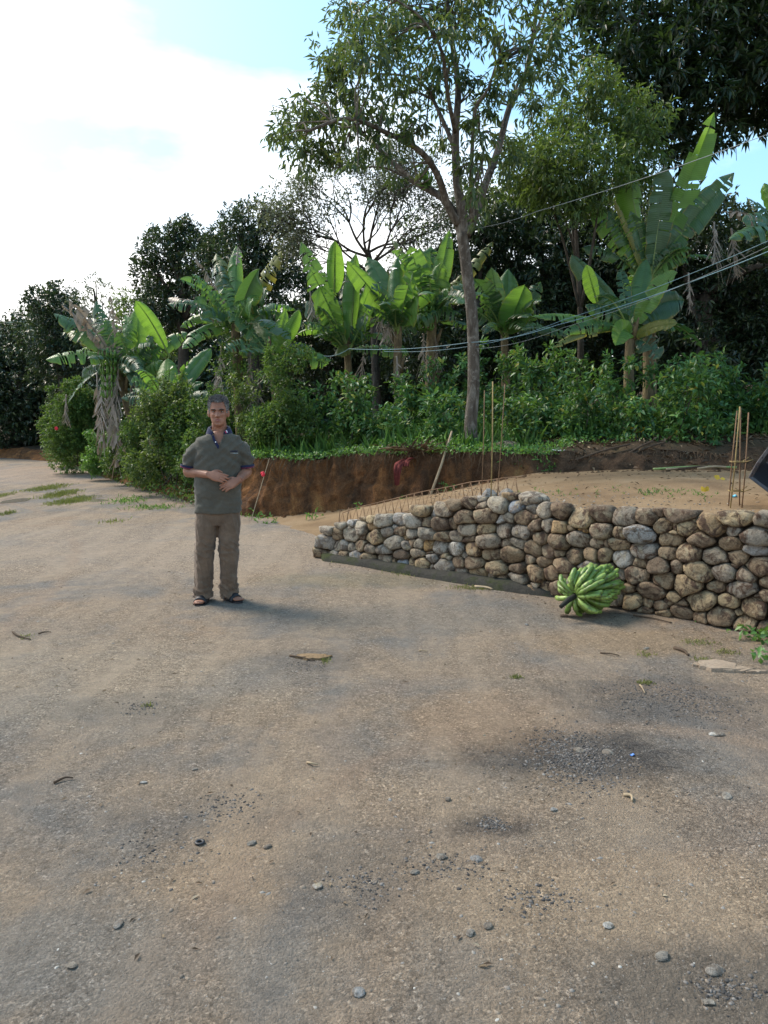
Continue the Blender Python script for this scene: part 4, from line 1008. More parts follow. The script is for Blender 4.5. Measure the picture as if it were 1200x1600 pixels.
banana_plant('banana plant with a slim whitish stem and a hanging orange brown leaf', 16, (545, 640), (543, 548),
    [(470, 378, 40, 'g', dict(roll=1.1, tear=.7, arch=.04)), (523, 376, 38, 'b', dict(roll=1.4, tear=.0, arch=0, st=(522, 470), fold=.15)), (556, 396, 44, 'g', dict(roll=1.3, tear=.2, arch=0)), (485, 420, 46, 'g', dict(roll=1.2, tear=.8, arch=.05)), (569, 455, 46, 'g', dict(roll=1.3, tear=.2, arch=.05, fold=.1)), (480, 508, 32, 'g', dict(arch=.3, tear=.8)),
     (528, 556, 26, 'y', dict(arch=.3, tear=.2, dy=-.4)), (500, 450, 46, 'd', dict(roll=1.2)), (545, 430, 40, 'd', dict(roll=1.3)), (575, 500, 46, 'd', dict(roll=1.2, arch=.2)), (478, 470, 40, 'd', dict(roll=.8))], r0=.09, hang=((570, 545, 48, 0), (484, 455, 40, .3)))
banana_plant('banana plant with one bright leaf arching left and a ragged brown skirt', 15.2, (630, 640), (622, 520),
    [(542, 408, 44, 'b', dict(roll=1.2, tear=.15, arch=.05, dy=-.5)), (575, 402, 40, 'g', dict(roll=1.3, tear=.2, arch=.1)), (621, 402, 40, 'g', dict(roll=1.4, tear=.1, arch=0, fold=.3)), (597, 430, 44, 'd', dict(roll=1.3)), (655, 455, 52, 'g', dict(roll=1.3, tear=.2, arch=.15)), (645, 425, 42, 'g', dict(roll=1.1)), (590, 475, 44, 'd', dict(arch=.25, roll=1.2)), (660, 495, 42, 'd', dict(arch=.3)), (565, 450, 34, 'd')],
    r0=.10, hang=((596, 470, 50, -.1), (610, 480, 55, -.15), (620, 560, 70, -.2), (628, 590, 60, -.1)))
t, b = banana_plant('banana plant bearing a hanging green fruit bunch left of the tall trunk', 15.8, (672, 630), (675, 500),
    [(640, 385, 46, 'g', dict(roll=1.2, tear=.6)), (655, 388, 46, 'g', dict(roll=1.3, tear=.4, arch=.1)), (672, 385, 44, 'g', dict(roll=.7, tear=.8)), (702, 360, 32, 'g', dict(roll=1.3, tear=.3, arch=0)), (770, 378, 30, 'y', dict(roll=1.0, tear=1., arch=.0)), (690, 410, 50, 'g', dict(roll=1.2, tear=.4)), (612, 392, 40, 'g', dict(roll=.9, tear=.8)), (700, 455, 46, 'g', dict(roll=1.2)), (640, 440, 44, 'd', dict(roll=1.1, arch=.2)), (722, 470, 46, 'd', dict(arch=.3)), (735, 440, 40, 'd'), (610, 372, 16, 'y')],
    r0=.12, hang=((662, 525, 55, -.2), (680, 530, 45, -.1)))
fruit_cluster(t, b, 664, 492, 15.5, 44, 28)
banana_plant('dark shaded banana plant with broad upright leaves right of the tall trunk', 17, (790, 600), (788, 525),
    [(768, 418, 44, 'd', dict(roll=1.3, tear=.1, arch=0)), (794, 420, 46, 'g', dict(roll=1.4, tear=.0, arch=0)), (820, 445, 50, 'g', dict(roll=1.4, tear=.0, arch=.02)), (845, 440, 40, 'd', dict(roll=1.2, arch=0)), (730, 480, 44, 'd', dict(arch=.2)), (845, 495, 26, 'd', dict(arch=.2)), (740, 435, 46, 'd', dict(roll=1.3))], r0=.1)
banana_plant('tallest banana plant with huge upright leaves at the right', 14.3, (1018, 610), (1012, 440),
    [(1116, 176, 46, 'b', dict(roll=1.1, tear=.45, arch=-.02, fold=.45, sd=.05, dy=-.4)), (973, 218, 58, 'b', dict(roll=1.4, tear=.35, arch=-.03, fold=.1, dy=-.3)), (1147, 270, 46, 'd', dict(roll=1.0, tear=.6, arch=.05, dy=-.5)), (1120, 285, 40, 'g', dict(roll=.8, tear=.5, arch=.08, dy=.4)), (922, 312, 50, 'g', dict(roll=.7, tear=1., arch=.10)), (950, 330, 40, 'd', dict(roll=1., tear=1., arch=.1)),
     (1042, 262, 50, 'd', dict(roll=1.2, tear=.3)), (1110, 335, 40, 'y', dict(tear=1., dy=1.0)), (985, 330, 46, 'd', dict(roll=1.2)), (1065, 380, 46, 'd', dict(roll=1.2)), (960, 312, 16, 'y', dict(tear=.6)), (1060, 410, 40, 'd', dict(arch=.25))], r0=.13, dyspan=.7)
banana_plant('lower banana plant with one upright glowing leaf, its leaves crossing the wires', 13.5, (990, 610), (985, 520),
    [(916, 414, 26, 'b', dict(roll=1.45, tear=.0, arch=0, fold=.1, st=(935, 482), dy=-.4)), (893, 398, 42, 'd', dict(roll=1.2, tear=.2, arch=.05)), (1058, 425, 38, 'g', dict(roll=.8, tear=.3, arch=.25, dy=-.5)), (832, 494, 26, 'g', dict(roll=.7, tear=.6, arch=.10, dy=-.5)), (1058, 505, 30, 'y', dict(roll=1.1, tear=.2, arch=.2, dy=-.6)), (864, 543, 16, 'y', dict(arch=.2, tear=.5, dy=-.5)),
     (962, 540, 40, 'b', dict(roll=1.3, tear=0, arch=.7, dy=-.5)), (1068, 470, 60, 'd', dict(roll=1.2, tear=.2, arch=.3)), (1010, 405, 40, 'g', dict(roll=1.2, tear=.1, arch=0)), (970, 420, 26, 'd', dict(roll=1.2)), (1030, 560, 46, 'd', dict(arch=.4, roll=1.1)), (915, 478, 40, 'd', dict(roll=1.1, arch=.15, dy=-.3)), (880, 520, 26, 'g', dict(arch=.2))], r0=.10, dyspan=.6)
banana_plant('banana plant mostly cut off by the right edge of the picture', 12.4, (1245, 600), (1240, 385),
    [(1194, 286, 44, 'b', dict(roll=1.3, tear=.2, arch=.2, dy=.3)), (1160, 345, 46, 'd', dict(roll=1.1, arch=.25)), (1188, 362, 34, 'g', dict(arch=.3, roll=.7)), (1130, 330, 36, 'x', dict(arch=.2, dy=.8)), (1170, 310, 30, 'd', dict(dy=.6)), (1290, 280, 50, 'g'), (1320, 380, 50, 'g')], r0=.13,
    hang=((1118, 350, 60, .9), (1145, 360, 70, .7), (1078, 430, 55, .5)))

# ------------------------------------------------------------------ shrubs
def shrub(label, Y, px, base_y, rx, h, mat=ML_HEDGE, ln=.06, ratio=.48, dens=1500, n=9, name='hedge_shrub', tm=T4, ry=.8, seat=True, grp=None, m=7, stems=6, shell=.3, lowz=.12):
    """px, base_y: photo point of the foot; rx half width and h height in photo pixels."""
    b = P(px, base_y, Y)
    b[2] = hz(b[0], b[1]) - .04 if seat else b[2]
    k = mpp(Y); H = P(px, base_y - h, Y)[2] - b[2]; W = rx * k
    t = thing(name, label, 'shrub', b, 0, grp)
    bl = []
    for q in range(n):
        a = rng.uniform(0, 6.28); r_ = rng.random() ** .5 * .62; zz = rng.uniform(lowz, .80)
        rr = rng.uniform(.36, .52) * (1.1 - .45 * zz)
        bl.append((b[0] + W * r_ * math.cos(a) * (1.15 - .4 * zz), b[1] + W * ry * r_ * math.sin(a), b[2] + H * zz, W * rr * 1.15, W * rr * ry * 1.15, min(W * rr * 1.1, H * .30)))
    for q in range(n // 2 + 2):      # stray leading shoots
        a = rng.uniform(0, 6.28); r_ = rng.random() ** .5 * .75; bl.append((b[0] + W * r_ * math.cos(a), b[1] + W * ry * r_ * math.sin(a), b[2] + H * rng.uniform(.80, 1.02), W * .13, W * .13, H * rng.uniform(.05, .10)))
    crown(t, bl, mat, dens, ln, ratio, droop=.1, m=m, spread=ln * 1.2, shell=shell, tmpl=tm, name='foliage')
    mb = MB()
    for q in range(stems):
        c = np.array(bl[q % n][:3]); s = b + rng.normal(0, .08, 3) * (1, 1, 0)
        limb_mb(mb, [s - b, (s + c) / 2 + rng.normal(0, .05, 3) - b, c - b + (0, 0, H * .1)], .014, .004, 5, 3)
    mb.obj('stem', M_BARK_D, t)
    return t
shrub('rounded hedge bush with one red flower below the leaning banana, by the road', 20.6, 128, 744, 62, 146, n=14, dens=1200, ln=.075)
shrub('dark hedge bush between the two leaning banana stems and the road', 16.3, 226, 768, 44, 118, n=12, dens=1280, ln=.07)
shrub('tall light tipped hedge bush immediately left of the man', 15.0, 265, 779, 62, 188, mat=ML_MID, n=18, dens=1320, ln=.07)
shrub('hedge bush standing right behind the man', 13.9, 332, 788, 58, 180, n=16, dens=1360, ln=.065)
shrub('narrow upright hedge bush over the man\'s right shoulder in the picture', 13.2, 395, 735, 40, 150, mat=ML_MID, n=10, dens=1360, ln=.065)
shrub('tallest dark bushy shrub at the left end of the earth bank', 12.9, 445, 722, 58, 182, n=16, dens=1360, ln=.062)
shrub('leafy hedge bush nearest the road bend, left of the one with the red flower', 23.5, 98, 730, 40, 95, n=10, dens=900, ln=.085)
shrub('hedge bush filling the gap under the broad yellow edged banana leaves', 14.6, 300, 784, 50, 150, n=14, dens=1300, ln=.07)
shrub('hedge bush growing at the foot of the two leaning banana stems', 17.6, 190, 757, 40, 95, n=10, dens=1200, ln=.075)
shrub('twiggy hedge bush low at the road edge below the dead leaf curtain', 18.8, 168, 752, 42, 76, mat=ML_COVER, n=10, dens=1280, ln=.07)
CS = [(545, 700, 44, 105, 13.2, 'glossy coffee bush just right of the tall dark shrub'), (600, 695, 52, 60, 12.9, 'low coffee bush above the red rag on the bank'),
      (560, 660, 40, 70, 14.6, 'coffee bush in front of the slim whitish banana stem'), (640, 665, 44, 70, 14.0, 'pale green coffee bush at the foot of the banana with the brown skirt'),
      (690, 640, 46, 75, 14.3, 'coffee bush left of the tall trunk with drooping leaves'), (790, 640, 50, 100, 14.0, 'coffee bush right of the tall trunk with upright tips'),
      (690, 690, 40, 70, 12.6, 'coffee bush touching the tall trunk on its left side'), (840, 655, 60, 110, 13.2, 'coffee bush below the dark shaded banana plant'),
      (815, 690, 44, 70, 12.4, 'low coffee bush behind the boulder on the bank'), (905, 680, 50, 90, 12.4, 'coffee bush left of the yellow fallen leaf'),
      (960, 640, 56, 85, 13.0, 'thin stemmed coffee bush below the lower banana plant'), (1040, 640, 56, 75, 12.8, 'coffee bush at the foot of the tallest banana plant'),
      (1075, 685, 62, 125, 11.9, 'largest dark coffee bush with big drooping leaves left of the rebar column'), (1130, 650, 54, 90, 12.6, 'coffee bush just behind the top of the rebar column'),
      (1190, 650, 54, 75, 12.4, 'coffee bush at the right edge above the black tub'), (990, 685, 40, 60, 12.0, 'low leafy coffee bush directly behind the yellow fallen leaf'),
      (740, 620, 40, 60, 15.0, 'coffee bush in shade behind the tall trunk'), (890, 610, 50, 60, 14.6, 'coffee bush deep in shade below the long horizontal banana leaf'), (500, 700, 36, 90, 13.6, 'coffee bush half hidden behind the tall dark shrub'), (1240, 680, 50, 100, 12, 'coffee bush running out of the right edge')]
for (px, by, rx, h, Y, lab) in CS:
    shrub(lab, Y, px, by, rx, h, ML_COFFEE, .11, .42, 420, 10, 'coffee_bush', T5, m=6, shell=.2, grp='coffee bushes on the hillside')
def pebbles0(p, r):
    V0 = np.array([(1, 0, 0), (0, 1, 0), (-1, 0, 0), (0, -1, 0), (0, 0, 1), (0, 0, -1.0), (.6, .6, .45), (-.6, .6, .45), (-.6, -.6, .45), (.6, -.6, .45)]); F0 = np.array([(0, 6, 4), (6, 1, 4), (1, 7, 4), (7, 2, 4), (2, 8, 4), (8, 3, 4), (3, 9, 4), (9, 0, 4), (0, 1, 6), (1, 2, 7), (2, 3, 8), (3, 0, 9), (1, 0, 5), (2, 1, 5), (3, 2, 5), (0, 3, 5)])
    n = len(p); L = V0[None] * (1 + rng.normal(0, .2, (n, len(V0), 1))) * (np.c_[rng.uniform(.8, 1.5, n), rng.uniform(.7, 1.2, n), rng.uniform(.5, .9, n)] * r[:, None])[:, None, :]
    return (L + p[:, None, :]).reshape(-1, 3), (F0[None] + (np.arange(n) * len(V0))[:, None, None]).reshape(-1, 3), np.repeat(rng.random(n), len(F0))
M_DRY0 = simple_mat('dry_root', (.10, .07, .045), .9, .1, .4, 20)
# ------------------------------------------------------------------ undergrowth and grass (uncountable)
def cover(name, pts_xy, z, hgt, ln, ratio, mat, label, per=5, tm=T4):
    p = np.c_[pts_xy, z]; k = per; n = len(p) * k
    pp = np.repeat(p, k, 0) + rng.normal(0, .05, (n, 3)) * (1, 1, 0); pp[:, 2] += rng.random(n) ** 1.3 * np.repeat(hgt, k) if hasattr(hgt, '__len__') else rng.random(n) ** 1.3 * hgt
    d = norm(rng.normal(0, 1, (n, 3)) + np.array([0, -.15, .25]))
    V, F, r = leaves(pp, d, norm(rng.normal(0, .5, (n, 3)) + np.array([0, -.2, 1])), ln * rng.uniform(.6, 1.3, n), ln * ratio, tm)
    return tag(obj(name, V, F, mat, rnd=r), label, 'plants', kind='stuff')
pl = []; hg = []
lean_of = lambda x: np.interp(x, [-6, -2.5, 1.5, 2.6, 5, 16], [.5, .28, .28, .75, 1.25, 1.4])
for i in range(nb):
    x = BLX[i]
    if x < -7 or x > 9: continue
    bare = np.interp(x, [-3, 1.2, 2.2, 6], [.12, .25, .9, 1.1])
    for q in range(34):
        d = bare * rng.uniform(.55, 1) + rng.random() ** 1.1 * 4.2
        if rng.random() > min(1, .25 + d * 1.0): continue
        o_ = lean_of(x) + d; xx, yy = x + BN[i, 0] * o_ + rng.normal(0, .06), BLY[i] + BN[i, 1] * o_
        nn_ = noise.noise((xx * 1.3, yy * 1.3, 4))
        if nn_ < -.32: continue
        pl.append((xx, yy)); hg.append((.08 + .30 * min(1, d / 1.3)) * (.75 + 1.1 * nn_))
pl = np.array(pl); pz = hill_z(pl[:, 0], pl[:, 1])
cover('undergrowth', pl, pz, np.array(hg), .06, .5, ML_COVER, 'tangle of bright green weeds carpeting the ground between the coffee bushes', 6)
# grass blades among the weeds
sel = rng.random(len(pl)) < .16; gp = np.c_[pl, pz][sel]; k = 6; n = len(gp) * k
pp = np.repeat(gp, k, 0) + rng.normal(0, .05, (n, 3)) * (1, 1, 0); d = norm(rng.normal(0, .35, (n, 3)) + np.array([0, 0, 1.0]))
V, F, r = leaves(pp, d, norm(rng.normal(0, 1, (n, 3))), rng.uniform(.15, .45, n), .008); tag(obj('tall_grass', V, F, ML_COVER, rnd=r), 'tall grass growing up through the weeds on the hillside', 'grass', kind='stuff')
# creeping plants and litter on the lip of the bank
def strip_pts(x0, x1, d0, d1, n):
    idx_ = np.where((BLX > x0) & (BLX < x1))[0]; i = rng.choice(idx_, n); o_ = np.array([lean_of(BLX[j]) for j in i]) + rng.uniform(d0, d1, n)
    return np.c_[BLX[i] + BN[i, 0] * o_, BLY[i] + BN[i, 1] * o_]
p = np.vstack([strip_pts(-2.6, .2, -.05, .5, 420), strip_pts(.6, 2.6, .0, .8, 420), strip_pts(-2.4, 2.4, -.16, .0, 260), strip_pts(2.6, 4.2, .2, .9, 90)]); cover('creeping_weeds', p, hill_z(p[:, 0], p[:, 1]) + .01, .10, .05, .6, ML_COVER, 'low creeping weeds along the lip of the earth bank', 4)
p = strip_pts(-12, -2.9, -.62, .9, 2600); zc_ = np.array([max(0, float(hill_z(a, b_)[0]) * .6) if False else 0 for a, b_ in p])
def bank_surface(x, y):
    j = int(np.argmin((BLX - x) ** 2 + (BLY - y) ** 2)); dd = (x - BLX[j]) * BN[j, 0] + (y - BLY[j]) * BN[j, 1]; ln_ = lean_of(BLX[j])
    return float(bank_h(BLX[j])) * max(0, min(1, dd / ln_)) ** (1 / 1.2) if dd < ln_ else hz(x, y)
cover('hedge_weeds', p, np.array([bank_surface(a, b_) for a, b_ in p]), .28, .07, .5, ML_HEDGE, 'leafy weeds filling the foot of the hedge along the road', 5)
ML_LITTER = leaf_mat('leaf_litter', [(0, (.045, .032, .022)), (.5, (.10, .07, .045)), (.9, (.19, .145, .09)), (1, (.30, .26, .19))], .1, (.2, .12, .05), .7, .2)
p = np.vstack([strip_pts(1.8, 9, -1.1, 1.2, 2600), strip_pts(-2.5, 1.8, -.02, .7, 500)])
z = hill_z(p[:, 0], p[:, 1])
def bank_surface(x, y):
    j = int(np.argmin((BLX - x) ** 2 + (BLY - y) ** 2)); dd = (x - BLX[j]) * BN[j, 0] + (y - BLY[j]) * BN[j, 1]; ln_ = lean_of(BLX[j])
    return float(bank_h(BLX[j])) * max(0, min(1, dd / ln_)) ** (1 / 1.2) if dd < ln_ else hz(x, y)
z = np.array([bank_surface(a, b_) for a, b_ in p]) + .015
n = len(p); V, F, r = leaves(np.c_[p, z], norm(rng.normal(0, 1, (n, 3)) * (1, 1, .35)), norm(rng.normal(0, .4, (n, 3)) + (0, 0, 1)), rng.uniform(.05, .16, n), rng.uniform(.012, .045, n))
tag(obj('leaf_litter', V, F, ML_LITTER, rnd=r), 'brown dead leaves and twigs scattered over the bank', 'litter', kind='stuff')
tp2 = np.array([terrace_pt(rng.uniform(.4, 6), rng.uniform(.08, .95)) for q in range(420)]); tp2[:, 2] += .008; n = len(tp2)
V, F, r = leaves(tp2, norm(rng.normal(0, 1, (n, 3)) * (1, 1, .2)), norm(rng.normal(0, .3, (n, 3)) + (0, 0, 1)), rng.uniform(.015, .07, n), rng.uniform(.006, .025, n)); tag(obj('terrace_litter', V, F, ML_LITTER, rnd=r), 'dry leaf bits scattered over the dirt terrace', 'litter', kind='stuff')
yy = rng.uniform(2.0, 11, 700); xx = rng.uniform(-.6, .6, 700) * yy; kk = np.array([((x - WL[np.argmin((WL[:, 0] - x) ** 2 + (WL[:, 1] - y) ** 2)][0]) * -.62 + (y - WL[np.argmin((WL[:, 0] - x) ** 2 + (WL[:, 1] - y) ** 2)][1]) * -.785 > .05) or x < -.9 for x, y in zip(xx, yy)]) & (yy < 10.5); xx, yy = xx[kk], yy[kk]
ex = [wp(u, 0, rng.uniform(.10, .40)) for u in rng.uniform(.2, 5.2, 260)]
gp3 = np.vstack([np.c_[xx, yy, [ground_z(a, b_) - .006 for a, b_ in zip(xx, yy)]], [(p[0], p[1], ground_z(p[0], p[1]) - .004) for p in ex]]); n = len(gp3)
V, F, r = leaves(gp3, norm(rng.normal(0, 1, (n, 3)) * (1, 1, .15)), norm(rng.normal(0, .25, (n, 3)) + (0, 0, 1)), rng.uniform(.008, .035, n), rng.uniform(.003, .012, n)); tag(obj('yard_litter', V, F, ML_LITTER, rnd=r), 'tiny dry leaf and bark bits scattered over the yard and along the wall foot', 'litter', kind='stuff')
qq = []
for i in range(900):
    j = int(rng.choice(np.where((BLX > -2.4) & (BLX < 8))[0])); d_ = -abs(rng.normal(0, .12)) + .06; x, y = BLX[j] + BN[j, 0] * d_, BLY[j] + BN[j, 1] * d_
    yb_ = float(np.interp(x, BLX[::-1], BLY[::-1])) + .35; qq.append((x, y, max(terrace_pt(x, .93)[2] if x > -1.9 else 0, -.005) - .004))
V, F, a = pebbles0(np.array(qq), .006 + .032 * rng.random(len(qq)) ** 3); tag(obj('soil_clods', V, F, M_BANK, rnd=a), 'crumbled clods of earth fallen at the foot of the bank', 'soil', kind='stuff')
mbr = MB()
for i in range(150):
    j = int(rng.choice(np.where((BLX > -2.3) & (BLX < 5))[0])); d_ = lean_of(BLX[j]); h_ = bank_h(BLX[j]); x, y = BLX[j] + BN[j, 0] * (d_ - .03), BLY[j] + BN[j, 1] * (d_ - .03); l_ = rng.uniform(.08, .38)
    limb_mb(mbr, [(x, y, h_ + .01), (x - BN[j, 0] * .09 + rng.normal(0, .03), y - BN[j, 1] * .09, h_ - l_ * .4), (x - BN[j, 0] * .07 + rng.normal(0, .07), y - BN[j, 1] * .07, h_ - l_)], .006, .002, 4, 3)
tag(mbr.obj('roots', M_DRY0), 'thin dead roots and grass stems hanging from the lip of the bank', 'roots', kind='stuff')
# dry straw heap on the bank lip beside the rag
c0 = P(655, 722, 11.5); c0[2] = hz(c0[0], c0[1]) + .02; n = 260
pp = c0 + rng.normal(0, 1, (n, 3)) * (.24, .10, .015); V, F, r = leaves(pp, norm(rng.normal(0, 1, (n, 3)) * (1, .6, .35)), norm(rng.normal(0, .4, (n, 3)) + (0, 0, 1)), rng.uniform(.08, .25, n), .007)
tag(obj('straw', V - c0, F, ML_LITTER, None, c0, rnd=r), 'heap of dry brown straw on the bank lip between the red rag and the pole', 'straw', kind='stuff')
# grass and moss on the yard and the road
ML_GRASS = leaf_mat('yard_grass', [(0, (.11, .125, .04)), (.6, (.17, .18, .05)), (1, (.25, .23, .09))], .25, (.3, .4, .05))
def grass_patch(pxs, label, n, h=.05, mat=ML_GRASS, w=.006):
    pts_ = []
    for (x, y, rx, ry, c_) in pxs:
        c = G(x, y); wx = rx * c[1] / 1200; wy = abs(G(x, y - ry)[1] - G(x, y + ry)[1]) / 2
        pts_.append(np.array([c[0], c[1], 0]) + np.clip(rng.normal(0, .5, (c_, 3)), -1.1, 1.1) * (wx, wy, 0))
    p = np.vstack(pts_); p[:, 2] = [ground_z(a, b_) - .014 for a, b_ in p[:, :2]]; m_ = len(p)
    V, F, r = leaves(p, norm(rng.normal(0, .5, (m_, 3)) + (0, 0, .8)), norm(rng.normal(0, 1, (m_, 3))), rng.uniform(.5, 1.4, m_) * h, w)
    tag(obj('grass', V, F, mat, rnd=r), label, 'grass', kind='stuff')
grass_patch([(75, 762, 22, 6, 900), (95, 772, 20, 6, 900), (112, 782, 22, 7, 1200), (2, 775, 10, 6, 200), (10, 802, 10, 4, 160), (180, 814, 16, 4, 60)], 'short yellowish grass growing along the middle of the dirt road', 0, .055, w=.012)
grass_patch([(200, 782, 30, 6, 260), (240, 793, 40, 4, 200), (400, 803, 20, 4, 160)], 'weedy grass fringe at the foot of the hedge', 0, .07, ML_COVER, .012)
grass_patch([(510, 1031, 10, 5, 60), (807, 1056, 10, 3, 70), (1010, 1018, 16, 5, 60), (1008, 1064, 14, 3, 70), (1098, 1027, 16, 6, 90), (1090, 1000, 30, 5, 130), (1135, 1015, 20, 4, 80), (230, 1098, 9, 3, 30), (40, 995, 12, 4, 40)], 'small tufts of grass scattered on the bare yard', 0, .024, ML_GRASS, .005)
grass_patch([(560, 875, 40, 5, 350), (640, 893, 40, 5, 350), (740, 915, 40, 4, 300), (525, 872, 12, 6, 120)], 'fine green moss and grass along the wall footing', 0, .025, ML_GRASS, .006)
p = np.vstack([G(1190, 997)[None] + rng.normal(0, 1, (26, 3)) * (.09, .05, 0), G(1100, 966)[None] + rng.normal(0, 1, (16, 3)) * (.05, .03, 0), G(1190, 1028)[None] + rng.normal(0, 1, (5, 3)) * (.02, .02, 0)])
cover('weeds', p[:, :2], np.zeros(len(p)), .07, .055, .6, ML_COVER, 'small leafy weeds at the foot of the wall on the right', 4)
p = np.vstack([P(x, y, 11.15)[None] + rng.normal(0, 1, (n_, 3)) * (s, .05, s * .7) for x, y, n_, s in ((838, 738, 90, .16), (800, 752, 30, .15), (700, 765, 14, .06), (560, 798, 8, .06), (630, 782, 6, .05), (490, 803, 10, .07), (410, 808, 16, .10))])
V, F, r = leaves(np.repeat(p, 4, 0), norm(rng.normal(0, 1, (len(p) * 4, 3)) + (0, -.6, .3)), norm(rng.normal(0, 1, (len(p) * 4, 3)) + (0, -1, .6)), rng.uniform(.03, .075, len(p) * 4), .022)
tag(obj('bank_ferns', V, F, ML_COVER, rnd=r), 'bright green ferns growing on the face of the earth bank', 'plants', kind='stuff')
tp_ = []
for x, y, n_, s in ((1000, 762, 40, .14), (1040, 768, 14, .08), (900, 757, 18, .12), (1060, 770, 10, .05), (850, 750, 16, .14), (1190, 775, 14, .06)):
    for q in range(n_):
        c = P(x, y, 7.6); X = c[0] + rng.normal(0, s); tp_.append(terrace_pt(X, np.clip(rng.normal(.30, .05), .05, .9)))
tp_ = np.array(tp_); n = len(tp_) * 4
V, F, r = leaves(np.repeat(tp_, 4, 0), norm(rng.normal(0, .6, (n, 3)) + (0, 0, .6)), norm(rng.normal(0, 1, (n, 3))), rng.uniform(.015, .05, n), .006); tag(obj('terrace_weeds', V, F, ML_COVER, rnd=r), 'sparse tufts of weeds on the dirt terrace above the wall', 'plants', kind='stuff')

# ------------------------------------------------------------------ gravel
def ico():
    t = (1 + 5 ** .5) / 2; V = np.array([(-1, t, 0), (1, t, 0), (-1, -t, 0), (1, -t, 0), (0, -1, t), (0, 1, t), (0, -1, -t), (0, 1, -t), (t, 0, -1), (t, 0, 1), (-t, 0, -1), (-t, 0, 1)]) / (1 + t * t) ** .5
    F = np.array([(0, 11, 5), (0, 5, 1), (0, 1, 7), (0, 7, 10), (0, 10, 11), (1, 5, 9), (5, 11, 4), (11, 10, 2), (10, 7, 6), (7, 1, 8), (3, 9, 4), (3, 4, 2), (3, 2, 6), (3, 6, 8), (3, 8, 9), (4, 9, 5), (2, 4, 11), (6, 2, 10), (8, 6, 7), (9, 8, 1)])
    return V, F
OCT = (np.array([(1, 0, 0), (0, 1, 0), (-1, 0, 0), (0, -1, 0), (0, 0, 1), (0, 0, -1.0)]), np.array([(0, 1, 4), (1, 2, 4), (2, 3, 4), (3, 0, 4), (1, 0, 5), (2, 1, 5), (3, 2, 5), (0, 3, 5)]))
def pebbles(p, r, tm):
    V0, F0 = tm; n = len(p); sc = np.c_[rng.uniform(.7, 1.4, n), rng.uniform(.7, 1.1, n), rng.uniform(.35, .75, n)] * r[:, None]
    a = rng.uniform(0, 6.28, n); ca, sa = np.cos(a), np.sin(a)
    L = V0[None] * (1 + rng.normal(0, .16, (n, len(V0), 1))) * sc[:, None, :]
    V = np.stack([L[..., 0] * ca[:, None] - L[..., 1] * sa[:, None], L[..., 0] * sa[:, None] + L[..., 1] * ca[:, None], L[..., 2]], -1) + p[:, None, :]
    return V.reshape(-1, 3), (F0[None] + (np.arange(n) * len(V0))[:, None, None]).reshape(-1, 3), np.repeat(rng.random(n), len(F0))
m, n_, b_ = new_mat('gravel_stone'); at = N(n_, 'ShaderNodeAttribute'); at.attribute_name = 'rnd'
rp = ramp(n_, [(0, (.10, .088, .074)), (.3, (.175, .145, .115)), (.6, (.22, .178, .135)), (.82, (.185, .175, .16)), (.95, (.25, .235, .21)), (1, (.38, .365, .33))], at.outputs['Fac'])
nz_ = noise_tex(n_, 120, 4, .7, worldpos(n_)); fr_ = ramp(n_, [(.3, (.7, .7, .7)), (.7, (1.2, 1.2, 1.2))], nz_.outputs['Fac'])
n_.links.new(mixc(n_, rp.outputs[0], fr_.outputs[0], .8, 'MULTIPLY'), b_.inputs['Base Color']); b_.inputs['Roughness'].default_value = .85; b_.inputs['Specular IOR Level'].default_value = .2
M_GRAVEL = m
def inside_yard(x, y):
    j = np.argmin((WL[None, :, 0] - x[:, None]) ** 2 + (WL[None, :, 1] - y[:, None]) ** 2, 1); q = WL[j]
    return ((x - q[:, 0]) * (-.62) + (y - q[:, 1]) * (-.785) > .02) | (x < -.9)
def scatter(n, ymin, ymax, pw, thr):
    y = ymin * (ymax / ymin) ** (rng.random(n) ** pw); x = rng.uniform(-.62, .62, n) * y
    nn2 = np.array([noise.noise((a * .9, b2 * .9, 3)) + .6 * noise.noise((a * 2.6, b2 * 2.6, 6)) for a, b2 in zip(x, y)])
    k = (nn2 > thr + rng.normal(0, .28, n)) & inside_yard(x, y); x, y = x[k], y[k]
    return np.c_[x, y, [ground_z(a, b2) - .012 for a, b2 in zip(x, y)]]
p = scatter(120000, 1.7, 8.0, .8, -.02); r1 = .0018 + .0036 * rng.random(len(p)) ** 2.4; p[:, 2] -= r1 * .3
V1, F1, a1 = pebbles(p, r1, OCT)
p2 = scatter(5200, 1.7, 9.5, .9, .10); r2 = .004 + .0085 * rng.random(len(p2)) ** 3; p2[:, 2] -= r2 * .3
V2, F2, a2 = pebbles(p2, r2, ico())
tag(obj('gravel', np.vstack([V1, V2]), np.vstack([F1, F2 + len(V1)]), M_GRAVEL, rnd=np.r_[a1, a2]), 'loose grit and small gravel strewn over the dirt yard', 'gravel', kind='stuff')
tq = []
for q in range(1500):
    X = rng.normal(1.75, .55); t_ = abs(rng.normal(.10, .16))
    if 0.02 < t_ < .8: tq.append(terrace_pt(X, t_))
tq = np.array(tq); V, F, a = pebbles(tq, .003 + .009 * rng.random(len(tq)) ** 2, ico()); tag(obj('terrace_gravel', V, F, M_GRAVEL, rnd=a), 'pale gravel spread on the terrace behind the wall top', 'gravel', kind='stuff')
m, n_, b_ = new_mat('dark_gravel_stone'); at = N(n_, 'ShaderNodeAttribute'); at.attribute_name = 'rnd'
rp = ramp(n_, [(0, (.018, .017, .017)), (.5, (.06, .055, .05)), (.8, (.11, .10, .09)), (1, (.18, .165, .15))], at.outputs['Fac']); n_.links.new(rp.outputs[0], b_.inputs['Base Color']); b_.inputs['Roughness'].default_value = .85
qq = []
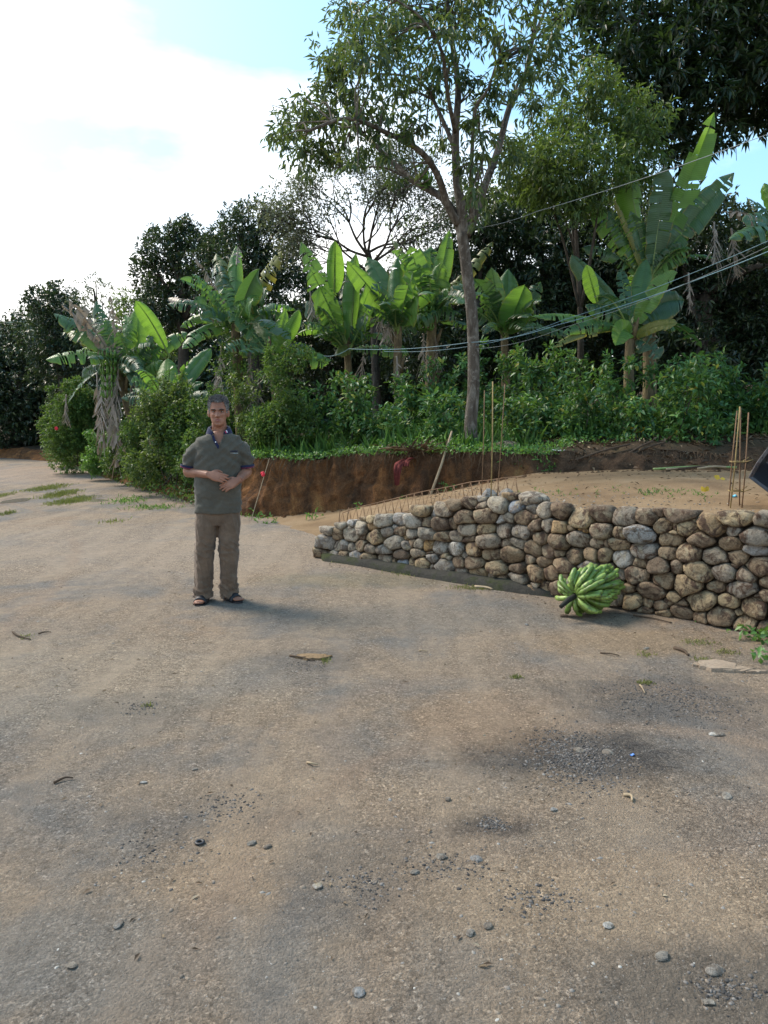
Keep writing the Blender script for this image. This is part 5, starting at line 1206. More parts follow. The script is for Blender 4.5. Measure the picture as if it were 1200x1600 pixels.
for (x, y, rx, ry, c_) in ((905, 1178, 70, 36, 3600), (770, 1282, 24, 10, 260), (1040, 1088, 90, 30, 2400), (222, 1100, 32, 10, 260), (350, 1255, 50, 26, 260), (1130, 1535, 50, 26, 300), (560, 1375, 60, 26, 240), (490, 1034, 34, 10, 160), (1110, 1105, 70, 20, 420), (840, 1400, 70, 24, 240), (700, 1345, 60, 22, 260), (860, 960, 24, 8, 60), (240, 1330, 80, 40, 200)):
    c = G(x, y); wx = rx * c[1] / 1200; wy = abs(G(x, y - ry)[1] - G(x, y + ry)[1]) / 2; q = rng.normal(0, .62, (c_, 2)) * (wx, wy) + c[:2]; qq.append(q)
qq = np.vstack(qq); qz = np.array([ground_z(a, b2) - .012 for a, b2 in qq]); V, F, a = pebbles(np.c_[qq, qz], .0016 + .0062 * rng.random(len(qq)) ** 2.6, ico())
tag(obj('dark_gravel', V, F, m, rnd=a), 'patches of blackened gravel and charcoal bits on the yard', 'gravel', kind='stuff')
# larger loose stones
def rock(name, label, c, sz, mat, cat='stone', group=None, cuts=7, rz=None, flat=True):
    V, F = uvball((0, 0, 0), 1, 14, 9); V = np.array(V)
    for j in range(cuts):
        n2 = norm(rng.normal(0, 1, 3)); c_ = rng.uniform(.6, .9); d2 = V @ n2; V = V - np.outer(np.maximum(0, d2 - c_), n2)
    V = V * (1 + .06 * np.array([[noise.noise(tuple(v * 3 + c))] for v in V])) * np.array(sz)
    o = obj(name, V, F, mat, None, c, smooth=not flat); o.rotation_euler = (0, 0, rng.uniform(0, 6.28) if rz is None else rz); return tag(o, label, cat, group)
M_ROCK = stone_mat('loose_stone', [(0, (.20, .185, .16)), (.4, (.30, .27, .22)), (.7, (.24, .245, .245)), (1, (.42, .40, .36))], (.17, .14, .11))
c = P(790, 703, 11.75); c[2] = hz(c[0], c[1]) + .05
rock('boulder', 'smooth tan boulder lying on top of the earth bank right of the tall trunk', c, (.20, .14, .10), M_ST_TAN, 'boulder', None, 2, 0, False)
for (x, y, s, lab) in [(690, 1333, .022, 'flat grey stone in the middle of the yard, half sunk'), (745, 1337, .022, 'blocky grey stone right of the flat half sunk one'), (648, 1358, .018, 'blue grey pebble left of the two half sunk stones'), (1117, 1507, .026, 'pale angular stone in the gravelly bottom right corner'),
                       (1036, 1487, .022, 'rounded light grey stone lower right, alone on bare dirt'), (1120, 1146, .032, 'flat grey stone at the right below the dark stain'), (1135, 1244, .028, 'blue grey stone near the right edge below the flat stone'), (823, 975, .018, 'pale buff stone lying a step left of the green banana bunch'),
                       (1107, 1556, .016, 'white pebble near the bottom right corner'), (762, 1445, .017, 'round white pebble below the middle of the yard'), (735, 1456, .019, 'buff flattened stone beside the round white pebble'), (700, 1245, .018, 'creamy white flat pebble near the centre of the yard'), (865, 1262, .018, 'greyish pebble just below the small black stain'),
                       (393, 1312, .018, 'blue grey stone right of the black rubber ring'), (418, 1318, .016, 'light grey stone next to the blue grey one right of the rubber ring'), (224, 1219, .016, 'dark blue grey stone left of centre, above the rubber ring'), (303, 1197, .016, 'dull grey flat stone in the middle of the grit patch'), (185, 1442, .018, 'grey blue stone in the gravelly lower left patch'),
                       (112, 1506, .018, 'whitish stone in the lower left corner'), (496, 1380, .02, 'long buff stone by the pale dust streak'), (950, 1440, .017, 'small grey white stone in the lower right gravel'), (560, 1545, .02, 'bluish stone at the bottom beside a dark pebble'), (1010, 1010, .02, 'brown stone before the wall right of the banana bunch'),
                       (950, 1172, .03, 'dark grey stone in the middle of the black stain'), (905, 1168, .026, 'dark stone at the left of the black stain')]:
    g = G(x, y); g[2] = ground_z(g[0], g[1]) - .006
    rock('loose_stone', lab, g - np.array([0, 0, s * .12]), (s * rng.uniform(.9, 1.35), s * rng.uniform(.7, 1.0), s * rng.uniform(.3, .45)), M_ROCK, 'stone', 'loose stones on the yard')
for (x, y, s, lab) in [(499, 868, .05, 'small flat stone left of the wall end'), (511, 872, .04, 'small grey stone fallen at the wall end'), (527, 873, .045, 'pale grey cobble lying in front of the wall end'), (503, 845, .06, 'rounded blue grey cobble leaning on the left end of the wall')]:
    g = G(x, y); g[2] = s * .4
    rock('fallen_stone', lab, g, (s * 1.2, s, s * .6), M_ST_GREY, 'stone', 'stones fallen at the wall end', 3, None, False)
# crumbling sheet of pale mud
def crust():
    c = G(1132, 1040); mb = MB()
    for (dx, dy, rx, ry, h) in ((-.03, .03, .14, .09, .018), (.06, -.02, .11, .05, .012), (-.12, .06, .05, .03, .010), (.16, -.06, .07, .025, .008)):
        k = 18; top = []; bot = []
        for i in range(k):
            a = 2 * math.pi * i / k; w = 1 + .45 * noise.noise((math.cos(a) * 2 + dx * 30, math.sin(a) * 2, 3)) + rng.normal(0, .07)
            top.append((dx + rx * w * .94 * math.cos(a), dy + ry * w * .94 * math.sin(a), h + rng.normal(0, .002))); bot.append((dx + rx * w * math.cos(a), dy + ry * w * math.sin(a), -.03))
        V = top + bot + [(dx, dy, h + .004)]
        F = [(i, (i + 1) % k, k * 2) for i in range(k)] + [(i + k, (i + 1) % k + k, (i + 1) % k, i) for i in range(k)]; mb.add(V, F)
    c[2] = ground_z(c[0], c[1]) - .008
    tag(mb.obj('mud_slab', earth_mat('pale_crust', [(.3, (.25, .19, .135)), (.6, (.34, .27, .20))], 9, .6, .9), None, c, False), 'flat crumbling slab of pale dried mud lying in front of the wall at the right', 'mud slab')
crust()
V = []; c = G(490, 1026); F = []; k = 20
for i in range(k):
    a = 2 * math.pi * i / k; w = 1 + .3 * noise.noise((math.cos(a) * 2, math.sin(a) * 2, 8)); w *= 1 + rng.normal(0, .16); V.append((.12 * w * math.cos(a), .05 * w * math.sin(a), .011)); 
V += [(v[0] * 1.1, v[1] * 1.15, -.03) for v in V] + [(0, 0, .017)]
F = [(i, (i + 1) % k, 2 * k) for i in range(k)] + [(i + k, (i + 1) % k + k, (i + 1) % k, i) for i in range(k)]
tag(obj('mud_slab', V, F, bpy.data.materials['terrace_dirt'], None, (c[0], c[1], ground_z(c[0], c[1]) - .01)), 'low lump of tan earth with a grass tuft in front of the man', 'mud slab')
# puddles
m_p, np_, bp_ = new_mat('puddle_water'); bp_.inputs['Base Color'].default_value = (.22, .19, .15, 1); bp_.inputs['Roughness'].default_value = .09; bp_.inputs['Specular IOR Level'].default_value = .6
for (x, y, rx, ry, lab) in ((25, 781, 17, 4.0, 'pale puddle on the left wheel track of the road'), (140, 782, 26, 3.6, 'dark long puddle beside the grass strip on the road')):
    c = G(x, y); wx = rx * c[1] / 1200; wy = abs(G(x, y - ry)[1] - G(x, y + ry)[1]) / 2; k = 28; V = []
    for i in range(k):
        a = 2 * math.pi * i / k; w = 1 + .22 * noise.noise((math.cos(a) * 1.5 + x, math.sin(a) * 1.5, 2)); V.append((wx * w * math.cos(a), wy * w * math.sin(a), 0))
    tag(obj('puddle', V, [tuple(range(k))], m_p, None, (c[0], c[1], -.0125)), lab, 'puddle', kind='structure')

# ------------------------------------------------------------------ small objects
M_WOOD = simple_mat('pale_wood', (.27, .21, .135), .7, .2, .25, 14, .3)
M_DRY = simple_mat('dark_twig', (.07, .05, .035), .85, .15, .3, 20, .4)
M_RUST = simple_mat('rusty_rebar', (.17, .10, .055), .8, .3, .35, 18, .5)
M_RUST_Y = simple_mat('weathered_rebar', (.235, .17, .07), .75, .3, .3, 18, .5)
def bar(mb, a, b, r=.006, n=6): 
    V, F = loft(np.array([a, (np.array(a) + np.array(b)) / 2, b]), [r, r, r], (.3, .9, .2), n); mb.add(V, F)
def lbar(name, pts, r, mat, parent, O, n=6):
    p = np.array(pts) - O; V, F = loft(p, [r] * len(p), (.31, .9, .2), n); return obj(name, V, F, mat, parent, smooth=True)
# pole leaning on the bank
a = P(672, 776, 10.9); b = P(706, 674, 11.55); Y0 = a.copy(); 
z_ = terrace_pt(a[0], .93)[2]; a[2] = min(a[2], z_ + .02)
V, F = loft(np.array([a, (a + b) / 2 + (.01, 0, .0), b]) - a, [.020, .018, .015], (0, 1, 0), 10); tag(obj('pole', V, F, M_WOOD, None, a, smooth=True), 'pale straight wooden pole leaning against the earth bank', 'pole')
# vertical column of bars on the right, tied with stirrups
M_ = lambda x, y, Y: P(x, y, Y)
Yc = 6.15
O = P(1150, 788, Yc); t = thing('rebar_column', 'rusty tied column of reinforcing bars standing on the wall at the right', 'rebar', O)
q = .085
cor = [(-.5, -.5), (.5, -.5), (.5, .5), (-.5, .5)]
base = O + np.array([.02, .06, -.02]); topz = P(1150, 640, Yc)[2]
for (i, (cx, cy)) in enumerate(cor):
    w = .095; dx, dy = cx * w * 1.0 + cy * .03, cy * w
    p0 = base + np.array([dx, dy, -.1]); tp = base + np.array([dx * .75 + .02, dy, 0]); tp[2] = topz + rng.uniform(-.05, .03)
    if i == 2: tp[0] -= .045
    mid = (p0 + tp) / 2 + np.array([rng.normal(0, .006), 0, 0]); lbar('rebar', [p0, mid, tp], .0052, M_RUST_Y if i == 0 else M_RUST, t, O)
for zz in (P(0, 768, Yc)[2], P(0, 722, Yc)[2]):
    ring = [np.array([base[0] + cx * .108 + cy * .03, base[1] + cy * .108, zz]) for cx, cy in cor]; mb = MB()
    for i in range(4): bar(mb, ring[i] - O, ring[(i + 1) % 4] - O, .0045)
    bar(mb, ring[1] - O, ring[1] - O + (.05, -.02, .02), .004); bar(mb, ring[2] - O, ring[2] - O + (.06, .03, .03), .004)
    mb.obj('stirrup', M_RUST_Y, t)
# thin upright bars by the angular rocks
O = wp(2.42, wtop(2.42), -.17); t = thing('rebar_column', 'thin upright bars standing on the wall in front of the tall trunk', 'rebar', O)
for (x0, x1, y1, r, m_, dy) in ((767, 770, 596, .0058, M_RUST_Y, 0), (752, 757, 610, .0038, M_RUST, .12), (776, 789, 600, .0038, M_RUST, .16)):
    Yb = O[1] + dy; p0 = P(x0, 778, Yb); p1 = P(x1, y1, Yb + .05); lbar('rebar', [p0 - (0, 0, .08), (p0 + p1) / 2 + (.006, 0, 0), p1], r, m_, t, O)
# flat lattice girder lying along the wall top on the left
O = wp(.45, wtop(.45), -.2); t = thing('rebar_girder', 'long rusty lattice girder lying on its side along the sloping wall top', 'rebar', O)
def gp_(u, h, d): 
    return wp(u, wtop(u) + h, d) 
us = np.linspace(.22, 2.42, 24)
lo1 = [gp_(u, -.01 + .02 * noise.noise((u * 3, 1, 1)), -.10) for u in us]; lo2 = [gp_(u, .0 + .02 * noise.noise((u * 3, 5, 1)), -.24) for u in us]; hi1 = [gp_(u, .165 + .015 * noise.noise((u * 3, 9, 1)), -.18) for u in us]
for l in (lo1, lo2, hi1): lbar('rebar', l, .0048, M_RUST, t, O, 5)
for i in range(len(us) - 1):
    mb = MB(); a = lo1[i] - O; b = hi1[i] - O; c = lo1[i + 1] - O; d = lo2[i] - O
    bar(mb, a, b, .0026, 5); bar(mb, b, c, .0026, 5); bar(mb, d, b, .0026, 5); mb.obj('tie', M_RUST, t)
for uu in (.24, .36): lbar('rebar', [gp_(uu, -.03, -.1), gp_(uu, .10, -.1), gp_(uu + .01, .19, -.1)], .005, M_RUST, t, O)
# red rag over the bank lip
M_RAG = simple_mat('red_rag', (.12, .030, .026), .9, .1, .35, 22, .5)
O = P(640, 720, 11.35); mb = MB()
def ribbon(pts, w, thick=.012, n=7):
    p = smooth_path(pts, 5); V = []; F = []; m_ = len(p)
    for i in range(m_):
        for q in range(n):
            f = (q / (n - 1) - .5); ww = w(i / (m_ - 1)) if callable(w) else w
            V.append(p[i] + np.array([f * ww, -.02 * math.sin(f * 14 + i * .5) - .02, .015 * noise.noise((f * 4, i * .4, 2))]))
    k = len(V); V += [v + np.array([0, thick, -.004]) for v in V[:k]]
    for i in range(m_ - 1):
        for q in range(n - 1):
            a = i * n + q; F.append((a, a + 1, a + n + 1, a + n)); F.append((a + k + n, a + k + n + 1, a + k + 1, a + k))
        F.append((i * n, (i + 1) * n, (i + 1) * n + k, i * n + k)); F.append((i * n + n - 1 + k, (i + 1) * n + n - 1 + k, (i + 1) * n + n - 1, i * n + n - 1))
    return V, F
V, F = ribbon([P(655, 716, 11.7) - O, P(643, 715, 11.45) - O, P(626, 722, 11.25) - O, P(621, 735, 11.14) - O, P(620, 758, 11.12) - O], lambda s: .06 + .07 * math.sin(s * 3.1)); mb.add(V, F)
V, F = ribbon([P(640, 714, 11.6) - O, P(636, 720, 11.28) - O, P(634, 728, 11.2) - O], .09); mb.add(V, F)
tag(mb.obj('rag', M_RAG, None, O), 'dirty red rag hanging over the edge of the earth bank', 'rag')
# red ribbon on a leaning string by the bank
M_RED = simple_mat('red_ribbon', (.55, .03, .05), .6, .2, .2, 20)
a = P(392, 800, 11.4); a[2] = .0; b = P(421, 716, 11.9); V, F = loft(np.array([a, (a + b) / 2, b]) - a, [.006, .006, .005], (0, 1, 0), 6)
t = thing('marker_string', 'pale string with a red ribbon tied to it, stretched up the bank beside the man', 'string', a); obj('string', V, F, M_WOOD, t)
mb = MB(); c = P(410, 741, 11.6) - a
for q in range(5):
    d = norm(rng.normal(0, 1, 3)) * .02; Vv, Fv = uvball(c + d, (.024, .015, .026), 8, 6); mb.add(Vv, Fv)
mb.obj('ribbon', M_RED, t)
Vv = []; c = P(95, 669, 20.0); mb = MB()
for q in range(5):
    a_ = q * 1.257; mb.add(*uvball(np.array([.026 * math.cos(a_), -.02, .026 * math.sin(a_)]), (.024, .010, .024), 8, 6))
tag(mb.obj('flower', M_RED, None, c - (0, .25, 0)), 'single red flower on the rounded hedge bush by the road', 'flower')
# rubber ring
V = []; F = []; k, j_ = 28, 10
for i in range(k):
    a_ = 2 * math.pi * i / k
    for q in range(j_):
        b_2 = 2 * math.pi * q / j_; r_ = .0135 + .006 * math.cos(b_2); V.append((r_ * math.cos(a_), r_ * math.sin(a_), .004 * math.sin(b_2)))
for i in range(k):
    for q in range(j_): F.append((i * j_ + q, ((i + 1) % k) * j_ + q, ((i + 1) % k) * j_ + (q + 1) % j_, i * j_ + (q + 1) % j_))
g = G(312, 1312); o = tag(obj('rubber_ring', V, F, simple_mat('black_rubber', (.018, .018, .02), .5, .4, .2, 60), None, (g[0], g[1], ground_z(g[0], g[1]) - .006), smooth=True), 'small black rubber ring lying flat on the dirt', 'rubber ring')
# twigs and bits on the yard
def twig(x0, y0, x1, y1, r, lab, mat=M_DRY, name='twig'):
    a = G(x0, y0); b = G(x1, y1); a[2] = ground_z(a[0], a[1]) - .006; b[2] = ground_z(b[0], b[1]) - .004; m_ = (a + b) / 2 + np.array([rng.normal(0, .01), rng.normal(0, .01), .006])
    V, F = loft(smooth_path([a, m_, b], 4) - a, list(np.linspace(r, r * .5, 9)), (0, .2, 1), 6); tag(obj(name, V, F, mat, None, a, smooth=True), lab, 'twig', 'twigs lying on the yard')
twig(84, 1222, 114, 1214, .006, 'thin black twig at the left of the yard'); twig(1054, 1010, 1076, 1020, .015, 'short dark brown stick near the foot of the wall'); twig(938, 1018, 968, 1022, .006, 'thin twig below the banana bunch'); twig(453, 1024, 492, 1032, .007, 'dark twig beside the tan earth lump')
twig(1000, 1068, 1008, 1082, .006, 'light curved twig above the dark patches', M_WOOD); twig(480, 1190, 497, 1194, .006, 'pale short chip of wood left of centre', M_WOOD); twig(20, 988, 48, 1000, .008, 'dark twig at the left edge by a grass tuft'); twig(975, 1240, 988, 1250, .008, 'pale flat sliver of wood below the big stain', M_WOOD)
twig(876, 962, 888, 963, .016, 'stubby dark stick under the stalk of the banana bunch'); twig(990, 960, 1050, 972, .008, 'long thin dark twig at the foot of the wall right of the bunch')
twig(655, 1018, 668, 1019, .006, 'small white chip in the middle distance', M_WOOD); twig(60, 991, 80, 989, .006, 'short black twig next to the left edge tuft')
twig(742, 914, 770, 918, .018, 'pale dry leaf curled against the wall footing', M_WOOD)
# bits on the bank
M_YEL = leaf_mat('yellow_leaf', [(0, (.42, .30, .03)), (1, (.55, .40, .05))], .3, (.6, .4, .05))
def flat_leaf(c, ln, wd, lab, mat, name='fallen_leaf', k=3, cat='leaf'):
    d = norm(rng.normal(0, 1, (k, 3)) * (1, .4, .5) + (0, -.2, .3)); V, F, r = leaves(np.zeros((k, 3)), d, norm(rng.normal(0, .4, (k, 3)) + (0, -1, .8)), ln * rng.uniform(.7, 1, k), wd, T5); tag(obj(name, V, F, mat, None, c, rnd=r), lab, cat)
c = P(993, 676, 11.0); c[2] = hz(c[0], c[1] + .3) + .05; c = P(993, 684, 11.9); c[2] = bank_surface(c[0], c[1]) + .10; flat_leaf(c, .20, .12, 'yellow fallen leaf caught below the coffee bushes', M_YEL, k=4)
def on_terrace(x, y, lift=.012):
    best = None
    for Y in np.arange(5.2, 11, .05):
        c = P(x, y, Y); t_ = None
        yb = float(np.interp(c[0], BLX[::-1], BLY[::-1])) + .35
        j = int(np.argmin(abs(_wx - c[0]))); yf = float(_wy[j]) + .22
        if c[1] < yf or c[1] > yb: continue
        z = terrace_pt(c[0], (c[1] - yf) / (yb - yf))[2]
        if c[2] <= z: c[2] = z + lift; return c
    return P(x, y, 8)
flat_leaf(on_terrace(1125, 750), .09, .06, 'yellow fallen leaf on the terrace near the bank foot', M_YEL, k=2)
flat_leaf(on_terrace(1102, 771), .07, .05, 'ochre fallen leaf on the terrace just left of the rebar column', M_YEL, k=2)
M_BLUE = simple_mat('blue_scrap', (.12, .42, .55), .5, .3, .2, 30)
c = on_terrace(1147, 778); V, F = uvball((0, 0, 0), 1, 10, 6); V = np.array(V) * (.03, .02, .01); V[:, 2] += .006 * np.sin(V[:, 0] * 160); tag(obj('plastic_scrap', V, F, M_BLUE, None, c), 'tiny crumpled pale blue plastic scrap between the column bars', 'plastic scrap')
g = G(988, 1179); V, F = uvball((0, 0, 0), 1, 10, 6); V = np.array(V) * (.012, .008, .004); V[:, 2] += .003 * np.sin(V[:, 0] * 300); tag(obj('plastic_scrap', V, F, simple_mat('blue_chip', (.08, .2, .5), .5), None, (g[0], g[1], ground_z(g[0], g[1]) - .006)), 'small bright blue plastic chip on the yard at the right', 'plastic scrap')
M_WHITE = simple_mat('white_litter', (.62, .64, .66), .6, .2, .1, 30)
c = P(872, 705, 11.4); c[2] = bank_surface(c[0], c[1]) + .02; mb = MB()
for dx, dz, s in ((-.06, .02, .05), (.03, .0, .06), (.10, -.02, .035), (-.02, .03, .04)):
    V, F = uvball((dx, dz, 0), (s, s * .5, .014), 9, 6); V = [(v[0], v[1], v[2] + .02 * noise.noise((v[0] * 30, v[1] * 30, 1))) for v in V]; mb.add(V, F)
tag(mb.obj('paper_scrap', M_WHITE, None, c, False), 'crumpled white paper scraps on the bank slope', 'paper')
# cut stalks at the foot of the bank on the right
mbg = []
for (x0, y0, x1, y1, lab, m_) in ((1020, 742, 1150, 737, 'long dark green cut stalk lying along the foot of the bank', 'g'), (1040, 735, 1110, 738, 'pale cut stalk on the debris pile at the bank foot', 'w'), (1060, 744, 1130, 742, 'brown cut stalk lowest in the debris pile', 'd'), (1090, 732, 1140, 740, 'thin grey stalk crossing the debris pile', 'w'), (980, 688, 1040, 684, 'long dry branch lying along the top of the bank', 'd'), (900, 680, 985, 683, 'straight grey branch at the root of the coffee bushes', 'd'), (975, 706, 1020, 690, 'dead branch sloping down the bank', 'd')):
    Y = 10.3 if y0 > 720 else 11.2; a = P(x0, y0, Y); b = P(x1, y1, Y + .1)
    if y0 > 720:
        for c in (a, b): c[2] = max(terrace_pt(c[0], .94)[2], bank_surface(c[0], c[1])) + .03
    else:
        for c in (a, b): c[2] = bank_surface(c[0], c[1]) + .03
    V, F = loft(smooth_path([a, (a + b) / 2 + (0, 0, .02), b], 4) - a, [.016] * 9, (0, .3, 1), 6); tag(obj('stalk', V, F, {'g': MB_RIB, 'w': M_WOOD, 'd': M_DRY}[m_], None, a, smooth=True), lab, 'stalk', 'cut stalks on the bank')
# black tub at the right edge
M_BLK = simple_mat('black_metal', (.014, .014, .018), .35, .5, .4, 14, .25)
M_BLK2 = simple_mat('worn_rim', (.035, .03, .034), .5, .5, .5, 25, .3)
Yb = 6.0; O = P(1215, 760, Yb); t = thing('tub', 'black tub like container tipped up at the right edge, only its corner showing', 'tub', O)
pf = [P(1169, 746, Yb), P(1182, 722, Yb), P(1206, 690, Yb + .1), P(1270, 640, Yb + .2), P(1330, 700, Yb + .2), P(1320, 800, Yb + .1), P(1262, 812, Yb), P(1206, 774, Yb)]
ctr = np.mean(pf, 0); bk = np.array([.16, .42, .10])
rim_o = [p - O for p in pf]; rim_i = [(p + (ctr - p) * .10) - O + (0, .012, 0) for p in pf]; inn = [(p + (ctr - p) * .45) + bk * .75 - O for p in pf]; outb = [(p + (ctr - p) * .38) + bk - O for p in pf]
n = len(pf); V = rim_o + outb + [sum(outb) / n]; F = [(i, (i + 1) % n, n + (i + 1) % n, n + i) for i in range(n)] + [(n + i, n + (i + 1) % n, 2 * n) for i in range(n)]
obj('outer_shell', V, F, M_BLK, t)
V = rim_i + inn + [sum(inn) / n]; F = [(i, n + i, n + (i + 1) % n, (i + 1) % n) for i in range(n)] + [(n + i, 2 * n, n + (i + 1) % n) for i in range(n)]
obj('inner_shell', V, F, M_BLK, t)
mb = MB(); 
for i in range(n):
    a, b = rim_o[i], rim_o[(i + 1) % n]; a2_, b2_ = rim_i[i], rim_i[(i + 1) % n]
    V = [a, b, b2_, a2_] + [q + np.array([0, -.012, 0]) for q in (a, b, b2_, a2_)]; mb.add(V, [(3, 2, 1, 0), (4, 5, 6, 7), (0, 1, 5, 4), (1, 2, 6, 5), (2, 3, 7, 6), (3, 0, 4, 7)])
mb.obj('rim', M_BLK2, t, None, False)
for i in (0, 1, 2):
    for f in (.25, .7):
        c = (rim_o[i] * (1 - f) + rim_o[(i + 1) % n] * f) * .5 + (rim_i[i] * (1 - f) + rim_i[(i + 1) % n] * f) * .5 + np.array([0, -.014, 0]); obj('rivet', *uvball(c, (.006, .004, .006), 8, 6), M_BLK, t)
mb = MB()      # foot it stands on, hidden beyond the frame
for dx in (.12, .42): 
    zb = .84; q0 = np.array([O[0] + dx, Yb + .2, zb]) - O; q1 = np.array([O[0] + dx, Yb + .22, O[2] + .02]) - O; bar(mb, q0, q1, .02, 8)
mb.obj('leg', M_BLK, t)
# wires
M_WIRE = simple_mat('blue_wire', (.10, .20, .24), .5, .4, .3, 40); M_WIRE2 = simple_mat('pale_wire', (.20, .23, .24), .5, .4, .2, 40)
def wire(name, pts, r, mat, lab, sag=.0):
    P3 = []
    for (a, b) in zip(pts[:-1], pts[1:]):
        for s in np.linspace(0, 1, 16, endpoint=False): P3.append(a + (b - a) * s - np.array([0, 0, 4 * sag * s * (1 - s)]))
    P3.append(pts[-1]); P3 = np.array(P3); V, F = loft(P3 - P3[0], [r] * len(P3), (.1, .3, 1), 5); tag(obj(name, V, F, mat, None, P3[0], smooth=True), lab, 'wire', 'wires strung through the yard trees')
wire('fence_wire', [P(505, 556, 14.5), P(545, 545, 14), P(734, 535, 11.95), P(870, 508, 10.8), P(1215, 387, 7.6)], .0052, M_WIRE, 'thickest blue wire from the bushes past the tall trunk to the right edge', .05)
wire('fence_wire', [P(600, 549, 13.4), P(741, 540, 11.95), P(880, 500, 10.5), P(1215, 370, 7.7)], .0034, M_WIRE, 'thin blue wire uppermost of those crossing the lower banana plant', .04)
wire('fence_wire', [P(741, 545, 11.95), P(880, 512, 10.5), P(1215, 378, 7.65)], .0022, M_WIRE2, 'finest pale wire between the two blue ones', .06)
wire('fence_wire', [P(742, 357, 11.95), P(840, 330, 10.7), P(1215, 204, 7.8)], .0036, M_WIRE2, 'pale wire running from the fork of the tall tree up to the right', .03)

# ------------------------------------------------------------------ harvested bunch of green bananas
def big_bunch():
    O = G(936, 971); O[1] += .20; O[2] = 0
    t = thing('banana_bunch', 'big harvested bunch of green bananas lying on the ground against the stone wall', 'banana bunch', O)
    m, n, b = new_mat('banana_skin'); co = objco(n); oi = n.nodes.new('ShaderNodeObjectInfo')
    r = ramp(n, [(0, (.105, .18, .032)), (.5, (.165, .265, .048)), (1, (.25, .35, .08))], oi.outputs['Random'])
    nz = noise_tex(n, 45, 5, .7, worldpos(n)); sp = ramp(n, [(.50, (0, 0, 0)), (.60, (.8, .8, .8))], nz.outputs['Fac']); c = mixc(n, r.outputs[0], (.06, .055, .03), sp.outputs[0])
    n.links.new(c, b.inputs['Base Color']); b.inputs['Roughness'].default_value = .42; b.inputs['Specular IOR Level'].default_value = .45
    MS = simple_mat('bunch_stalk', (.022, .022, .017), .8, .2, .4, 25, .5); MT = simple_mat('fruit_tip', (.03, .026, .02), .8, .1)
    ax = norm(np.array([.74, .66, .10])); A0 = np.array([-.17, -.10, .175]); side = norm(np.cross(ax, (0, 0, 1))); upv = np.cross(side, ax)
    pth = smooth_path([A0 - ax * .14 + (-.02, 0, -.05), A0 - ax * .05 + (0, 0, -.01), A0 + ax * .12, A0 + ax * .42], 5)
    V, F = loft(pth, list(np.interp(np.linspace(0, 1, len(pth)), [0, .3, 1], [.016, .022, .018])), (0, 0, 1), 10); obj('stalk', V, F, MS, t, smooth=True)
    for h in range(6):
        s = .01 + h * .070; c0 = A0 + ax * s; nf = 14 if h < 4 else 12; sc = [.92, 1.04, 1.05, 1.0, .92, .82][h]
        for k in range(nf):
            for lay in (0, 1):
                if lay == 1 and k % 2: continue
                a = 2 * math.pi * (k + .5 * (h % 2)) / nf + rng.normal(0, .06); rad = side * math.cos(a) + upv * math.sin(a)
                L = .198 * sc * rng.uniform(.88, 1.08); sweep = (.05 if h == 0 else .40) + .07 * h + (.35 if lay else 0) + rng.normal(0, .08)
                d0 = norm(rad + ax * (sweep - .25)); d1 = norm(rad * .55 + ax * (.55 + sweep))
                tw = np.cross(ax, rad) * rng.normal(0, .12); d0 = norm(d0 + tw); d1 = norm(d1 + tw); p0 = c0 + rad * .022; p1 = p0 + d0 * L * .38; p2 = p1 + norm(d0 + d1) * L * .34; p3 = p2 + d1 * L * .30
                pp = np.array([p0, p0 * .7 + p1 * .3, p1, p2, p3, p3 + d1 * .012])
                mz = .018
                for q in pp: q[2] = max(q[2], mz)
                f = rng.uniform(.92, 1.08)
                pp = smooth_path(pp, 2); rr = np.interp(np.linspace(0, 1, len(pp)), [0, .16, .32, .6, .82, .94, 1], [.007, .010, .0175, .0195, .0165, .009, .005]) * f
                b0 = pp.mean(0); V, F = loft(pp - b0, list(rr), rad + ax * .3 if abs(np.dot(d0, ax)) < 2 else ax, 8, 2.6)
                bn = obj('banana', V, F, m, t, b0, smooth=True)
                tip = pp[-1] - b0; obj('fruit_tip', *uvball(tip, .006 * f, 6, 4), MT, bn)
big_bunch()
